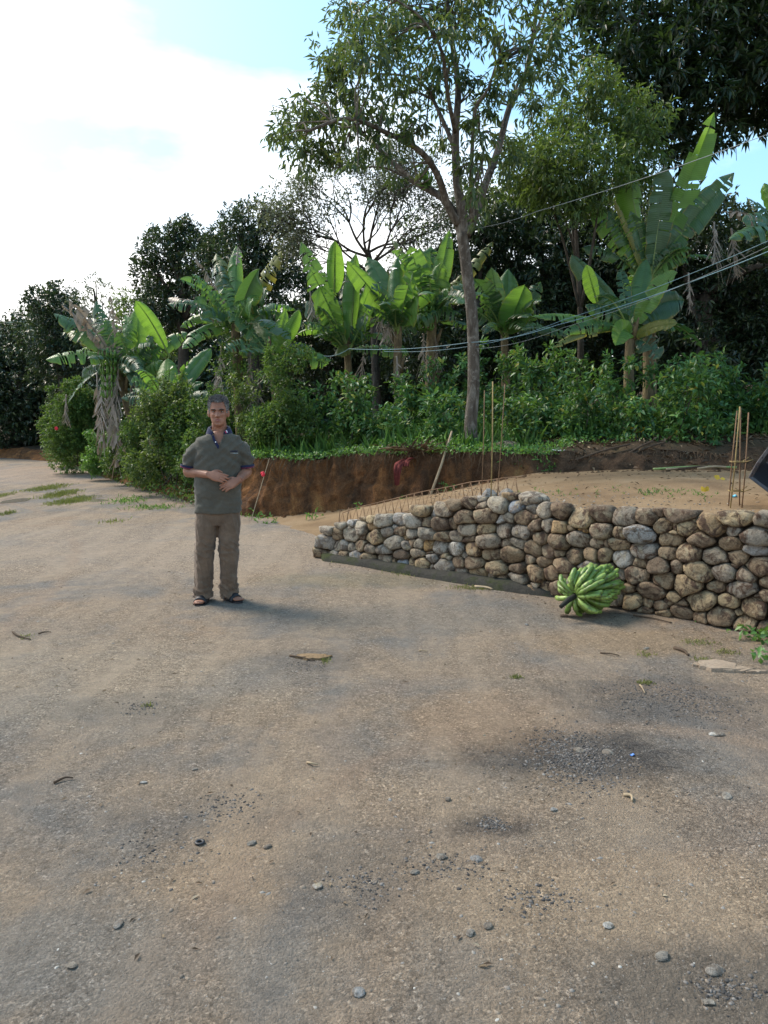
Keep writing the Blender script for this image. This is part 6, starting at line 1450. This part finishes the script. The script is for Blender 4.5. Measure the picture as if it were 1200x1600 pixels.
# ------------------------------------------------------------------ the man
def build_man():
    g = G(339, 938)
    t = thing('person', 'man in grey green polo shirt and brown trousers standing with his hands together', 'person', (g[0], g[1], -.012), R(7))
    # skin
    m, n, b = new_mat('skin'); co = objco(n); nz = noise_tex(n, 14, 5, .6, co); r = ramp(n, [(.3, (.20, .088, .054)), (.7, (.29, .14, .09))], nz.outputs['Fac'])
    n.links.new(r.outputs[0], b.inputs['Base Color']); b.inputs['Roughness'].default_value = .5; b.inputs['Specular IOR Level'].default_value = .35
    b.inputs['Subsurface Weight'].default_value = .06; b.inputs['Subsurface Radius'].default_value = (.01, .004, .002); M_SKIN = m
    M_LIP = simple_mat('lips', (.22, .085, .07), .45, .4, .15, 60); M_BROW = simple_mat('brow_hair', (.02, .016, .014), .8, .2)
    def cloth(name, c, var, bs=.35):
        m, n, b = new_mat(name); co = objco(n); a = noise_tex(n, 6, 6, .65, co, .4)
        r = ramp(n, [(.3, tuple(x * (1 - var) for x in c)), (.7, tuple(x * (1 + var) for x in c))], a.outputs['Fac'])
        w = noise_tex(n, 380, 2, .5, co); wr = ramp(n, [(.3, (.82, .82, .82)), (.7, (1.15, 1.15, 1.15))], w.outputs['Fac'])
        n.links.new(mixc(n, r.outputs[0], wr.outputs[0], .7, 'MULTIPLY'), b.inputs['Base Color']); b.inputs['Roughness'].default_value = .9; b.inputs['Specular IOR Level'].default_value = .1
        b.inputs['Sheen Weight'].default_value = .15
        bump(n, b, noise_tex(n, 24, 5, .6, co, .5).outputs['Fac'], bs, .012); return m
    M_SHIRT = cloth('polo_cloth', (.080, .076, .062), .18, .6); M_TROU = cloth('trouser_cloth', (.130, .094, .067), .34, .9)
    M_NAVY = cloth('navy_trim', (.018, .022, .055), .2); M_PINK = cloth('red_trim', (.30, .03, .07), .1); M_SOLE = simple_mat('sandal_rubber', (.014, .014, .017), .55, .4, .2, 40)

    # ---- head sculpted as a height table with features pushed in and out
    HC = np.array([.055, -.012, 1.478])          # chin level
    hz_ = [-.004, .004, .018, .040, .065, .090, .115, .140, .165, .190, .212, .226, .232]
    hw_ = [.012, .030, .044, .0555, .062, .066, .0685, .0705, .073, .0715, .060, .036, .006]
    hf_ = [.060, .074, .0795, .0795, .0800, .0810, .0800, .0845, .0830, .0740, .056, .032, .004]
    hb_ = [-.02, .000, .018, .045, .066, .080, .089, .096, .099, .093, .072, .042, .006]
    def head_pt(a, z, grow=0.0):
        w = np.interp(z, hz_, hw_) + grow; f = np.interp(z, hz_, hf_) + grow; bk = np.interp(z, hz_, hb_) + grow
        cy = (bk - f) / 2; hd = (bk + f) / 2; e = 2.25
        s, c = math.sin(a), math.cos(a)
        x = w * math.copysign(abs(s) ** (2 / e), s); y = cy - hd * math.copysign(abs(c) ** (2 / e), c)
        fr = max(0, c) ** 1.2
        if fr > 0 and grow < .004:
            g2 = lambda px, pz, sx, sz: math.exp(-((x - px) / sx) ** 2 - ((z - pz) / sz) ** 2)
            d = 0
            nz_ = min(1, max(0, (.135 - z) / .045)); 
            if .068 < z < .145: d += .030 * (.25 + .75 * nz_) * math.exp(-(x / (.0105 + .004 * nz_)) ** 2) * min(1, (z - .068) / .012) * min(1, (.145 - z) / .012)
            d += .008 * (g2(.013, .079, .007, .007) + g2(-.013, .079, .007, .007))
            d -= .0165 * (g2(.031, .119, .017, .0105) + g2(-.031, .119, .017, .0105))
            d += .0095 * (g2(.030, .136, .023, .007) + g2(-.030, .136, .023, .007)) + .003 * g2(0, .133, .01, .01)
            d += .007 * (g2(.043, .097, .018, .014) + g2(-.043, .095, .018, .016))
            d -= .0075 * (g2(.029, .068, .007, .015) + g2(-.029, .068, .007, .015)) + .004 * (g2(.052, .06, .014, .02) + g2(-.052, .06, .014, .02))
            d += .0085 * g2(0, .057, .020, .006) + .0085 * g2(0, .043, .017, .006) - .0095 * g2(0, .050, .022, .0028)
            d += .006 * g2(0, .014, .018, .011) - .003 * g2(0, .031, .02, .006)
            y -= d * fr
        return np.array([x, y, z])
    HN, HM = 96, 84
    zs = np.concatenate([np.linspace(-.004, .02, 8), np.linspace(.022, .15, 58), np.linspace(.155, .232, 18)])
    V = [HC + head_pt(2 * math.pi * k / HN - math.pi, z) for z in zs for k in range(HN)]; m_ = len(zs); F = []
    for i in range(m_ - 1):
        for k in range(HN): F.append((i * HN + k, i * HN + (k + 1) % HN, (i + 1) * HN + (k + 1) % HN, (i + 1) * HN + k))
    F += [tuple(range(HN))[::-1], tuple((m_ - 1) * HN + k for k in range(HN))]
    B = MB(); B.add(V, F)
    # ears
    for s in (-1, 1):
        V, F = uvball((0, 0, 0), 1, 14, 10); V = np.array(V) * (.010, .020, .033)
        V = V + np.array([[.006 * v[1] / .018, 0, 0] for v in V]); V[:, 0] *= s; V = V + HC + np.array([s * .079, .004, .106]); B.add(V, F)
        V, F = uvball(HC + np.array([s * .072, .0, .085]), (.006, .010, .012), 10, 8); B.add(V, F)
    ad = lambda path, rad, n=16, e=2.1, ref=(0, 1, 0): B.add(*loft(path, rad, ref, n, e))
    ad(smooth_path([(.055, .035, 1.40), (.055, .030, 1.45), (.055, .022, 1.50), (.055, .018, 1.55)], 4), [(.066, .062)] * 5 + [(.060, .060)] * 4 + [(.056, .058)] * 4, 18)
    # chest and body under the clothes
    ad([(.03, 0, .72), (.03, 0, .85), (.033, 0, 1.0), (.037, .0, 1.15), (.045, .0, 1.28), (.052, .0, 1.36), (.055, .005, 1.405), (.055, .01, 1.425)],
       [(.14, .08), (.150, .088), (.150, .088), (.155, .088), (.160, .086), (.138, .072), (.088, .060), (.060, .052)], 26, 2.4)
    sh = [np.array([-.115, .0, 1.295]), np.array([.21, .0, 1.295])]; el = [np.array([-.208, .03, 1.095]), np.array([.268, .03, 1.095])]
    wr = [np.array([-.022, -.155, 1.090]), np.array([.216, -.165, 1.045])]
    for q in (0, 1):
        ad(smooth_path([sh[q], sh[q] * .5 + el[q] * .5 + np.array([(-.016, .012)[q], 0, .008]), el[q]], 5), list(np.interp(np.linspace(0, 1, 11), [0, .4, 1], [.038, .046, .046])), 14, 2, (0, 1, .1))
        pth = smooth_path([el[q] + np.array([(-.004, .004)[q], .008, .008]), el[q] * .62 + wr[q] * .38 + (0, 0, .004), wr[q]], 6)
        ad(pth, [(a, a * .92) for a in np.interp(np.linspace(0, 1, len(pth)), [0, .3, .8, 1], [.047, .049, .037, .032])], 14, 2, (0, .1, 1))
        B.add(*uvball(el[q] + np.array([0, .012, 0]), .042, 12, 10))
    # hands: palm, four fingers and a thumb each
    def hand(w, d, nrm_, up_s, bend):
        d = norm(d); nrm_ = norm(nrm_ - d * np.dot(nrm_, d)); s = np.cross(d, nrm_) 
        if np.dot(s, up_s) < 0: s = -s                     # s points to the thumb side
        pl_ = [w - d * .012, w + d * .018, w + d * .05, w + d * .082, w + d * .094]
        B.add(*loft(np.array(pl_), [(.021, .027), (.018, .032), (.0155, .041), (.0135, .042), (.010, .039)], s, 16, 2.4))
        for i, (o_, l, dz) in enumerate(((.030, .073, .0), (.0105, .081, .004), (-.0095, .075, .002), (-.028, .060, -.005))):
            p = w + d * (.086 + dz) + s * o_; seg = [.44, .32, .26]; a = bend * .55; sp = (o_ / .03) * .05
            chain = [p - d * .015, p]; dirr = norm(d + s * sp)
            for k_, sg in enumerate(seg):
                a_ = bend * (.5, 1.2, 1.7)[k_] + .05 * i; dd = norm(dirr * math.cos(a_) - nrm_ * math.sin(a_)); p = p + dd * l * sg; chain.append(p)
            chain = smooth_path(chain, 3); B.add(*loft(chain, list(np.interp(np.linspace(0, 1, len(chain)), [0, .3, .55, .8, .95, 1], [.0095, .0094, .0088, .0082, .0068, .004])), s, 10))
        p = w + d * .025 + s * .028 - nrm_ * .006; ch = [p - d * .01 - s * .006, p + norm(d * .7 + s * .7) * .026, p + norm(d * .85 + s * .5 - nrm_ * .25) * .054, p + norm(d * .95 + s * .30 - nrm_ * .35) * .078]
        ch = smooth_path(ch, 4); B.add(*loft(ch, list(np.interp(np.linspace(0, 1, len(ch)), [0, .4, .8, 1], [.015, .0115, .0098, .005])), s, 10))
    hand(wr[0], np.array([.90, -.30, -.20]), np.array([-.15, -.85, .35]), np.array([0, 0, 1.0]), .26)
    hand(wr[1], np.array([-.86, -.20, -.42]), np.array([-.05, -.90, .35]), np.array([-.3, 0, 1.0]), .22)
    # legs and feet
    ft = [np.array([-.112, .0, 0]), np.array([.100, .05, 0])]; fd = [norm(np.array([-.16, -1, 0])), norm(np.array([.62, -.85, 0]))]
    hp = [np.array([-.06, 0, .80]), np.array([.12, 0, .80])]; kn = [np.array([-.088, -.012, .45]), np.array([.102, -.005, .45])]
    for q in (0, 1):
        an = ft[q] + np.array([0, .02, .085])
        ad(smooth_path([hp[q], kn[q], an, an - (0, 0, .04)], 5), list(np.interp(np.linspace(0, 1, 16), [0, .33, .5, .66, .9, 1], [.082, .058, .054, .044, .037, .036])), 14)
        d = fd[q]; s = np.array([-d[1], d[0], 0]); base = ft[q] + np.array([0, .0, .034])
        B.add(*loft(np.array([base - d * .075, base - d * .055, base, base + d * .07, base + d * .125, base + d * .15]), [(.02, .02), (.031, .030), (.035, .034), (.042, .024), (.044, .016), (.036, .010)], (0, 0, 1), 14, 2.2))
        for i, o_ in enumerate((-.032, -.014, .002, .017, .030)):
            sd = -1 if q == 1 else 1; k_ = o_ * sd * -1; ln = (.040, .034, .030, .024, .018)[i] if True else 0
            p = base + d * .132 + s * (o_ * (1 if q == 0 else -1)) + np.array([0, 0, -.006]); B.add(*loft(np.array([p, p + d * ln * .6, p + d * ln]), [.0105 - i * .0008, .0105 - i * .0008, .006], (0, 0, 1), 8))
    V, F, nr = remesh(B.V, B.F, .0036, 2, .5)
    # lips take their own colour
    cen = V[F].mean(1) - HC; mi = ((np.abs(cen[:, 0]) < .024) & (cen[:, 2] > .0395) & (cen[:, 2] < .0615) & (cen[:, 1] < -.068) & (np.abs(cen[:, 2] - .0505) < .0108 * (1 - (np.abs(cen[:, 0]) / .025) ** 2))).astype(int)
    obj('body', V, F, [M_SKIN, M_LIP], t, smooth=True, midx=mi)
    # eyes, brows, mouth line
    M_EYE = simple_mat('eye_white', (.42, .37, .33), .25, .5, .05); M_IRIS = simple_mat('iris', (.010, .007, .006), .2, .5, .1)
    for s in (-1, 1):
        c = HC + np.array([s * .031, -.0575, .1195]); e = obj('eye', *uvball(c, (.0125, .0115, .0056), 14, 10), M_EYE, t, smooth=True); obj('iris', *uvball(c + (s * -.001, -.0085, .0004), (.0052, .0042, .0050), 10, 8), M_IRIS, e, smooth=True)
        mb = MB(); pts_ = []
        for x in np.linspace(.011, .050, 7):
            a = math.asin(min(.95, x / .0712)); p = head_pt(a, .134 + .006 * math.sin((x - .011) / .039 * 2.6) - .003); pts_.append(HC + np.array([s * p[0], p[1] - .002, p[2]]))
        V, F = loft(smooth_path(pts_, 2), [(.0042, .003)] * 13, (0, 1, 0), 8); mb.add(V, F); mb.obj('eyebrow', M_BROW, t)
        pts_ = [c + np.array([s * x, -.0108 + .35 * abs(x) ** 1.25, z]) for x, z in ((-.013, -.001), (-.006, .0045), (.002, .0062), (.009, .0042), (.0145, -.001))]
        mb = MB(); mb.add(*loft(smooth_path(pts_, 2), [.0016] * 9, (0, 1, 0), 6)); mb.obj('upper_eyelid', M_BROW, t)
    pts_ = [HC + head_pt(math.asin(x / .062), .0502 - .0012 * abs(x) / .02) + (0, -.0002, 0) for x in np.linspace(-.021, .021, 7)]
    mb = MB(); mb.add(*loft(np.array(pts_), [.0005, .0017, .0020, .0021, .0020, .0017, .0005], (0, 1, 0), 6)); mb.obj('mouth', simple_mat('mouth_dark', (.05, .016, .014), .6), t)
    # hair: short, grey, curly; a textured cap with many tiny tufts
    mh, nh, bh = new_mat('grey_hair'); co = objco(nh); a = noise_tex(nh, 130, 4, .7, co); sx = noise_tex(nh, 9, 3, .6, co)
    r1_ = ramp(nh, [(.36, (.030, .030, .031)), (.66, (.26, .26, .265))], a.outputs['Fac']); sz_ = nh.nodes.new('ShaderNodeSeparateXYZ'); nh.links.new(co, sz_.inputs[0]); mz_ = N(nh, 'ShaderNodeMapRange'); mz_.inputs[1].default_value = 1.58; mz_.inputs[2].default_value = 1.67; mz_.inputs[3].default_value = 1.0; mz_.inputs[4].default_value = 0.0; nh.links.new(sz_.outputs[2], mz_.inputs[0]); r2_ = ramp(nh, [(.3, (.12, .12, .12)), (.65, (.36, .355, .35))], a.outputs['Fac']); nh.links.new(mixc(nh, r1_.outputs[0], r2_.outputs[0], mz_.outputs[0]), bh.inputs['Base Color']); bh.inputs['Roughness'].default_value = .7; bh.inputs['Specular IOR Level'].default_value = .25
    def hairline(a):   # lowest z of the hair for the angle from the face
        a = abs(a); return float(np.interp(a, [0, .25, .55, .80, .95, 1.15, 1.42, 1.6, 1.9, 2.4, 3.15], [.184, .187, .196, .180, .155, .124, .090, .108, .080, .034, .024]))
    V = []; F = []; k_ = 72; L = 20
    for i in range(L + 1):
        for k in range(k_):
            a = 2 * math.pi * k / k_ - math.pi; h0 = hairline(a); f = i / L; h0 = h0 + .007 * noise.noise((a * 5, 3, 1)) + .004 * noise.noise((a * 17, 3, 1)); z = h0 + (.2318 - h0) * math.sin(f * math.pi / 2) ** .9
            top = min(1, max(0, (z - .15) / .07)); gr = .0035 + .0045 * top; gr = gr if i > 0 else -.003
            p = head_pt(a, z, gr); p = p + norm(p - (0, .01, .13)) * (.0075 * noise.noise(tuple(p * 62)) + .0045 * noise.noise(tuple(p * 140))) * (i > 0); p[2] += .014 * top; V.append(HC + p)
    for i in range(L):
        for k in range(k_): F.append((i * k_ + k, i * k_ + (k + 1) % k_, (i + 1) * k_ + (k + 1) % k_, (i + 1) * k_ + k))
    F.append(tuple(L * k_ + k for k in range(k_)))
    hr = obj('hair', V, F, mh, t, smooth=True)
    hv = np.array(V); n_ = 5200; pk = hv[rng.integers(k_, len(hv), n_)] + rng.normal(0, .003, (n_, 3)); outn = norm(pk - (HC + (0, .01, .12)))
    Vs, Fs, rr = leaves(pk - outn * .002, norm(outn + rng.normal(0, .9, (n_, 3))), rng.normal(0, 1, (n_, 3)), rng.uniform(.008, .018, n_), .004); obj('curls', Vs, Fs, mh, hr, rnd=rr)

    # ---- shirt
    S = MB(); ads = lambda path, rad, n=28, e=2.3, ref=(0, 1, 0): S.add(*loft(path, rad, ref, n, e))
    ads([(.030, .004, .768), (.030, .002, .80), (.031, -.002, .90), (.033, -.006, 1.0), (.036, -.004, 1.10), (.041, -.001, 1.20), (.047, .0, 1.29), (.056, .002, 1.345), (.059, .004, 1.388), (.055, .008, 1.415), (.055, .014, 1.452), (.055, .018, 1.475)],
        [(.193, .126), (.192, .128), (.188, .130), (.188, .133), (.191, .128), (.194, .122), (.196, .112), (.197, .100), (.172, .088), (.106, .079), (.078, .072), (.072, .070)], 36, 2.45)
    sl = [[(-.07, .0, 1.318), (-.135, .004, 1.290), (-.174, .010, 1.235), (-.196, .016, 1.185), (-.203, .018, 1.150)], [(.185, .0, 1.322), (.236, .004, 1.296), (.258, .010, 1.238), (.267, .016, 1.185), (.270, .018, 1.150)]]
    for q in (0, 1): ads(smooth_path(sl[q], 3), [(a, a * 1.02) for a in np.interp(np.linspace(0, 1, 13), [0, .3, .6, 1], [.052, .061, .060, .060])], 20, 2.1)
    V, F, nr = remesh(S.V, S.F, .0075, 6, .5)
    ridge = lambda p, k=5.0: max(0.0, 1 - abs(noise.noise(p)) * k)
    for i, v in enumerate(V):    # folds: sagging diagonals at the armpits and waist, loose hem
        x, y, z = v; w = .015 * noise.noise((x * 7 + z * 3, y * 6, z * 12)) + .010 * noise.noise((x * 16 - z * 9, y * 14, z * 22)) + .0045 * noise.noise((x * 30, y * 30, z * 34))
        wz = .005 * math.sin(x * 34 + 2.0 * math.sin(z * 9)) * max(0, min(1, (.95 - z) / .18))
        arm = .006 * math.sin((abs(x - .035) * 60 + z * 75)) * math.exp(-((z - 1.22) / .08) ** 2) * min(1, abs(x - .035) / .12)
        sg = 1 if x > .04 else -1; dg = z * .8 - sg * (x - .04) * .9
        cr_ = .0085 * ridge((dg * 16, (x + z * .4) * 3.5, y * 2 + sg)) * (.35 + .65 * min(1, abs(x - .04) / .12)) + .006 * ridge((z * 17 + x * 4, x * 3, 4.0)) * max(0, min(1, (1.10 - z) / .15))
        V[i] = v + nr[i] * (w * .55 + wz * .7 + arm + cr_ * .8 - .002)
    cen = V[F].mean(1); x, y, z = cen.T
    vop = (y < -.02) & (np.abs(x - .057) < (.052 * np.clip((z - 1.318) / .115, 0, 1) ** .9)) & (z > 1.318)
    neck = (z > 1.448)
    hem = (z < .7725) & (np.abs(nr[F].mean(1)[:, 2]) > .75)
    cuf = np.zeros(len(F), bool)
    for q in (0, 1): cuf |= (z < 1.150) & (np.abs(nr[F].mean(1)[:, 2]) > .7) & (np.hypot(x - sl[q][-1][0], y - .018) < .075)
    keep = ~(vop | neck | hem | cuf); used = np.unique(F[keep]); mp2 = -np.ones(len(V), int); mp2[used] = np.arange(len(used))
    Vk, Fk = V[used], mp2[F[keep]]
    me = mk_mesh('shirt', Vk, Fk, M_SHIRT, True); so = link('shirt', me, t); md = so.modifiers.new('thickness', 'SOLIDIFY'); md.thickness = .0035; md.offset = -1
    # cuffs
    for q in (0, 1):
        c0, c1 = np.array(sl[q][-2]), np.array(sl[q][-1]); d = norm(c1 - c0)
        for (a, b2, rr_, mt, nm) in ((-.014, .006, .0640, M_NAVY, 'cuff'), (.005, .009, .0630, M_PINK, 'cuff_stripe'), (.0085, .0135, .0622, M_NAVY, 'cuff')):
            k = 28; p0, p1 = c1 + d * (a + .004), c1 + d * (b2 + .004); V0, F0 = loft(np.array([p0, p0 * .5 + p1 * .5, p1]), [(rr_ + .001, rr_ * 1.02 + .001), (rr_ + .0035, rr_ * 1.02 + .0035), (rr_, rr_ * 1.02)], (0, 1, 0), k, 2.1, False)
            V1, F1 = loft(np.array([p1, p0]), [(rr_ - .005, rr_ - .005)] * 2, (0, 1, 0), k, 2.1, False)
            mb = MB(); mb.add(V0, F0); mb.add(V1, F1); mb.F += [(2 * k + i, 2 * k + (i + 1) % k, 3 * k + (i + 1) % k, 3 * k + i) for i in range(k)]; mb.obj(nm, mt, t)
    # collar: a fold over band lying round the neck, open at the front
    mb = MB(); k = 40; prof = [(.0, .0, .002), (.001, .032, .0), (.006, .037, .0), (.012, .032, .0), (.022, .002, .0), (.026, -.012, .0)]
    for i in range(k + 1):
        f = i / k; a = -2.62 + 5.24 * f; ea = abs(a) / 2.62
        # angle 0 at the nape
        cx, cy = .056, .010; rx = .068 + .010 * ea; ry = .066 + .004 * ea; drop = .030 * ea ** 2 + .020 * max(0, ea - .8) / .2
        for (o_, h, _) in prof:
            r_ = o_ * (1 + .35 * ea); mb.V.append((cx + (rx + r_) * math.sin(a), cy + (ry + r_) * math.cos(a), 1.450 + h * (1 - .25 * ea) - drop - (.012 * ea if o_ > .02 else 0)))
    for i in range(k):
        for q in range(5): mb.F.append((i * 6 + q, i * 6 + q + 1, (i + 1) * 6 + q + 1, (i + 1) * 6 + q))
    mb.n = len(mb.V); co_ = mb.obj('collar', M_NAVY, t); md = co_.modifiers.new('thickness', 'SOLIDIFY'); md.thickness = .003
    # find the shirt or chest surface in front of a point
    def front(x, z, arr):
        d = np.hypot(arr[:, 0] - x, arr[:, 2] - z); k = np.where((d < .014) & (arr[:, 1] < 0))[0]
        return float(arr[k, 1].min()) if len(k) else float(arr[np.argmin(d), 1])
    def strip(pts2, w, off, thick=.003):
        V = []; F = []; p = np.array(pts2)
        for i, (x, z) in enumerate(p):
            d = norm(p[min(i + 1, len(p) - 1)] - p[max(i - 1, 0)]); s = np.array([d[1], -d[0]]); ww = w[i] if hasattr(w, '__len__') else w
            for sg in (-.5, .5):
                xx, zz = x + s[0] * ww * sg, z + s[1] * ww * sg; yy = front(xx, zz, Vk) - off; V += [(xx, yy, zz), (xx, yy + thick + off + .006, zz)]
        for i in range(len(p) - 1):
            a = i * 4; b2 = a + 4; F += [(a, b2, b2 + 2, a + 2), (a, a + 1, b2 + 1, b2), (a + 2, b2 + 2, b2 + 3, a + 3)]
        F += [(0, 2, 3, 1), (len(V) - 4, len(V) - 3, len(V) - 1, len(V) - 2)]
        return V, F
    V, F = strip([(.012, 1.405), (.022, 1.372), (.036, 1.345), (.050, 1.322), (.057, 1.300)], [.018, .020, .022, .022, .014], .002); obj('placket', V, F, M_NAVY, t)
    V, F = strip([(.104, 1.402), (.094, 1.372), (.080, 1.345), (.066, 1.322), (.060, 1.305)], [.006, .006, .006, .006, .004], .002); obj('placket', V, F, M_SHIRT, t)
    c = np.array([.034, front(.034, 1.352, Vk) - .006, 1.352]); obj('button', *uvball(c, (.005, .003, .005), 10, 6), simple_mat('white_button', (.7, .7, .72), .4), t)
    mb = MB(); c = np.array([.128, front(.128, 1.425, Vk) - .004, 1.428])
    V, F = strip([(.112, 1.440), (.120, 1.424)], .012, .006); obj('collar_mark', V, F, M_PINK, t); V, F = strip([(.118, 1.446), (.127, 1.428)], .007, .006); obj('collar_mark', V, F, simple_mat('pale_trim', (.6, .55, .6), .8), t)
    # faint chest embroidery: a worn word over a thin pale line
    mb = MB(); x0 = .152
    for i, (gl) in enumerate(('L', 'A', 'B', 'O', 'R')):
        pass
    zc = 1.276
    for i in range(6):
        x = x0 + i * .0105; h = .012
        V, F = strip([(x, zc + h * .5), (x, zc - h * .5)], .0028, .0016); mb.add(V, F)
        V, F = strip([(x, zc + (h * .4 if i % 2 else -h * .4)), (x + .006, zc + (h * .4 if i % 2 else -h * .4))], .0028, .0016); mb.add(V, F)
        if i % 3 == 1: V, F = strip([(x, zc), (x + .006, zc)], .0025, .0016); mb.add(V, F)
    mb.obj('embroidery', M_NAVY, t, None, False)
    V, F = strip([(x0 - .002, zc - .014), (x0 + .03, zc - .0155), (x0 + .058, zc - .017)], .0035, .0016); obj('embroidery', V, F, simple_mat('pale_thread', (.35, .37, .36), .8), t)
    # ---- trousers
    Tm = MB(); adt = lambda path, rad, n=24, e=2.3: Tm.add(*loft(path, rad, (0, 1, 0), n, e))
    adt([(.03, .006, .66), (.03, .006, .72), (.03, .004, .78), (.03, .002, .83)], [(.150, .100), (.178, .116), (.176, .112), (.150, .095)], 32, 2.5)
    lg = [[(-.062, .004, .80), (-.072, .002, .66), (-.086, -.008, .46), (-.104, .004, .24), (-.112, .012, .10), (-.113, .012, .045)], [(.122, .004, .80), (.120, .004, .66), (.108, -.004, .46), (.102, .014, .24), (.100, .040, .10), (.100, .048, .045)]]
    for q in (0, 1):
        pth = smooth_path(lg[q], 4); adt(pth, [(a, b2) for a, b2 in zip(np.interp(np.linspace(0, 1, len(pth)), [0, .2, .4, .6, .8, .92, 1], [.090, .095, .084, .078, .074, .077, .082]), np.interp(np.linspace(0, 1, len(pth)), [0, .2, .4, .6, .8, .92, 1], [.108, .112, .096, .090, .090, .098, .104]))])
    V, F, nr = remesh(Tm.V, Tm.F, .0075, 4, .5)
    for i, v in enumerate(V):
        x, y, z = v; ks = math.exp(-((z - .46) / .10) ** 2); lo = max(0, min(1, (.30 - z) / .2))
        w = .010 * noise.noise((x * 9, y * 9, z * 6)) + .006 * noise.noise((x * 22 + z * 8, y * 20, z * 13)) + .0035 * noise.noise((x * 40, y * 40, z * 30))
        w += ks * .010 * noise.noise((x * 10, y * 10 + 5, z * 28)) + lo * (.018 * noise.noise((x * 9, y * 9, z * 22)) + .012 * noise.noise((x * 18, y * 18, z * 34)))
        w += .004 * math.sin(x * 26) * max(0, 1 - abs(z - .72) / .12)
        cr_ = .009 * ridge((x * 20 + z * 2, y * 14, z * 2.0), 4.0) * (.4 + .6 * min(1, abs(z - .5) / .3)) + .010 * ridge((x * 6 + y * 5, 2.0, z * 17 + x * 9)) * (ks + lo * 1.2)
        V[i] = v + nr[i] * (w * .65 + cr_ - .0065)
    nf = nr[F].mean(1); cen = V[F].mean(1); keep = ~((cen[:, 2] < .055) & (nf[:, 2] < -.8)); used = np.unique(F[keep]); mp2 = -np.ones(len(V), int); mp2[used] = np.arange(len(used))
    tr = link('trousers', mk_mesh('trousers', V[used], mp2[F[keep]], M_TROU, True), t); md = tr.modifiers.new('thickness', 'SOLIDIFY'); md.thickness = .003; md.offset = -1
    # side pocket flaps
    def arr_side(x, y0, z, arr):
        k = np.where((np.abs(arr[:, 2] - z) < .012) & (arr[:, 1] < y0 + .03) & (arr[:, 1] > y0 - .03))[0]; return k
    # sandals
    for q in (0, 1):
        d = fd[q]; s = np.array([-d[1], d[0], 0]); base = ft[q]; mb = MB(); k = 26; out = []
        for i in range(k):
            a = 2 * math.pi * i / k; l = .145 * math.cos(a) ; w = .050 * math.sin(a) * (1.0 + .12 * math.cos(a)); l = math.copysign(abs(math.cos(a)) ** .8, math.cos(a)) * .138; out.append(base + d * (l + .04) + s * w)
        V = [p + (0, 0, .0) for p in out] + [p + (0, 0, .016) for p in out] + [base + d * .04 + (0, 0, .018)]
        V = [np.array(v) for v in V]; F = [(i, (i + 1) % k, k + (i + 1) % k, k + i) for i in range(k)] + [(k + i, k + (i + 1) % k, 2 * k) for i in range(k)] + [tuple(range(k))[::-1]]
        sd = obj('sandal', V, F, M_SOLE, t)
        V = []; nn3 = 14
        for j, (f, hh) in enumerate(((.030, .092), (.065, .084), (.100, .070), (.124, .060))):
            for i in range(nn3 + 1):
                a = math.pi * i / nn3; V.append(base + d * f + s * (math.cos(a) * .0545) + np.array([0, 0, .008 + math.sin(a) ** .8 * (hh - .008)]))
        F = [(j * (nn3 + 1) + i, j * (nn3 + 1) + i + 1, (j + 1) * (nn3 + 1) + i + 1, (j + 1) * (nn3 + 1) + i) for j in range(3) for i in range(nn3)]
        sp = obj('strap', V, F, M_SOLE, sd, smooth=True); md = sp.modifiers.new('thickness', 'SOLIDIFY'); md.thickness = .006
    return t
build_man()
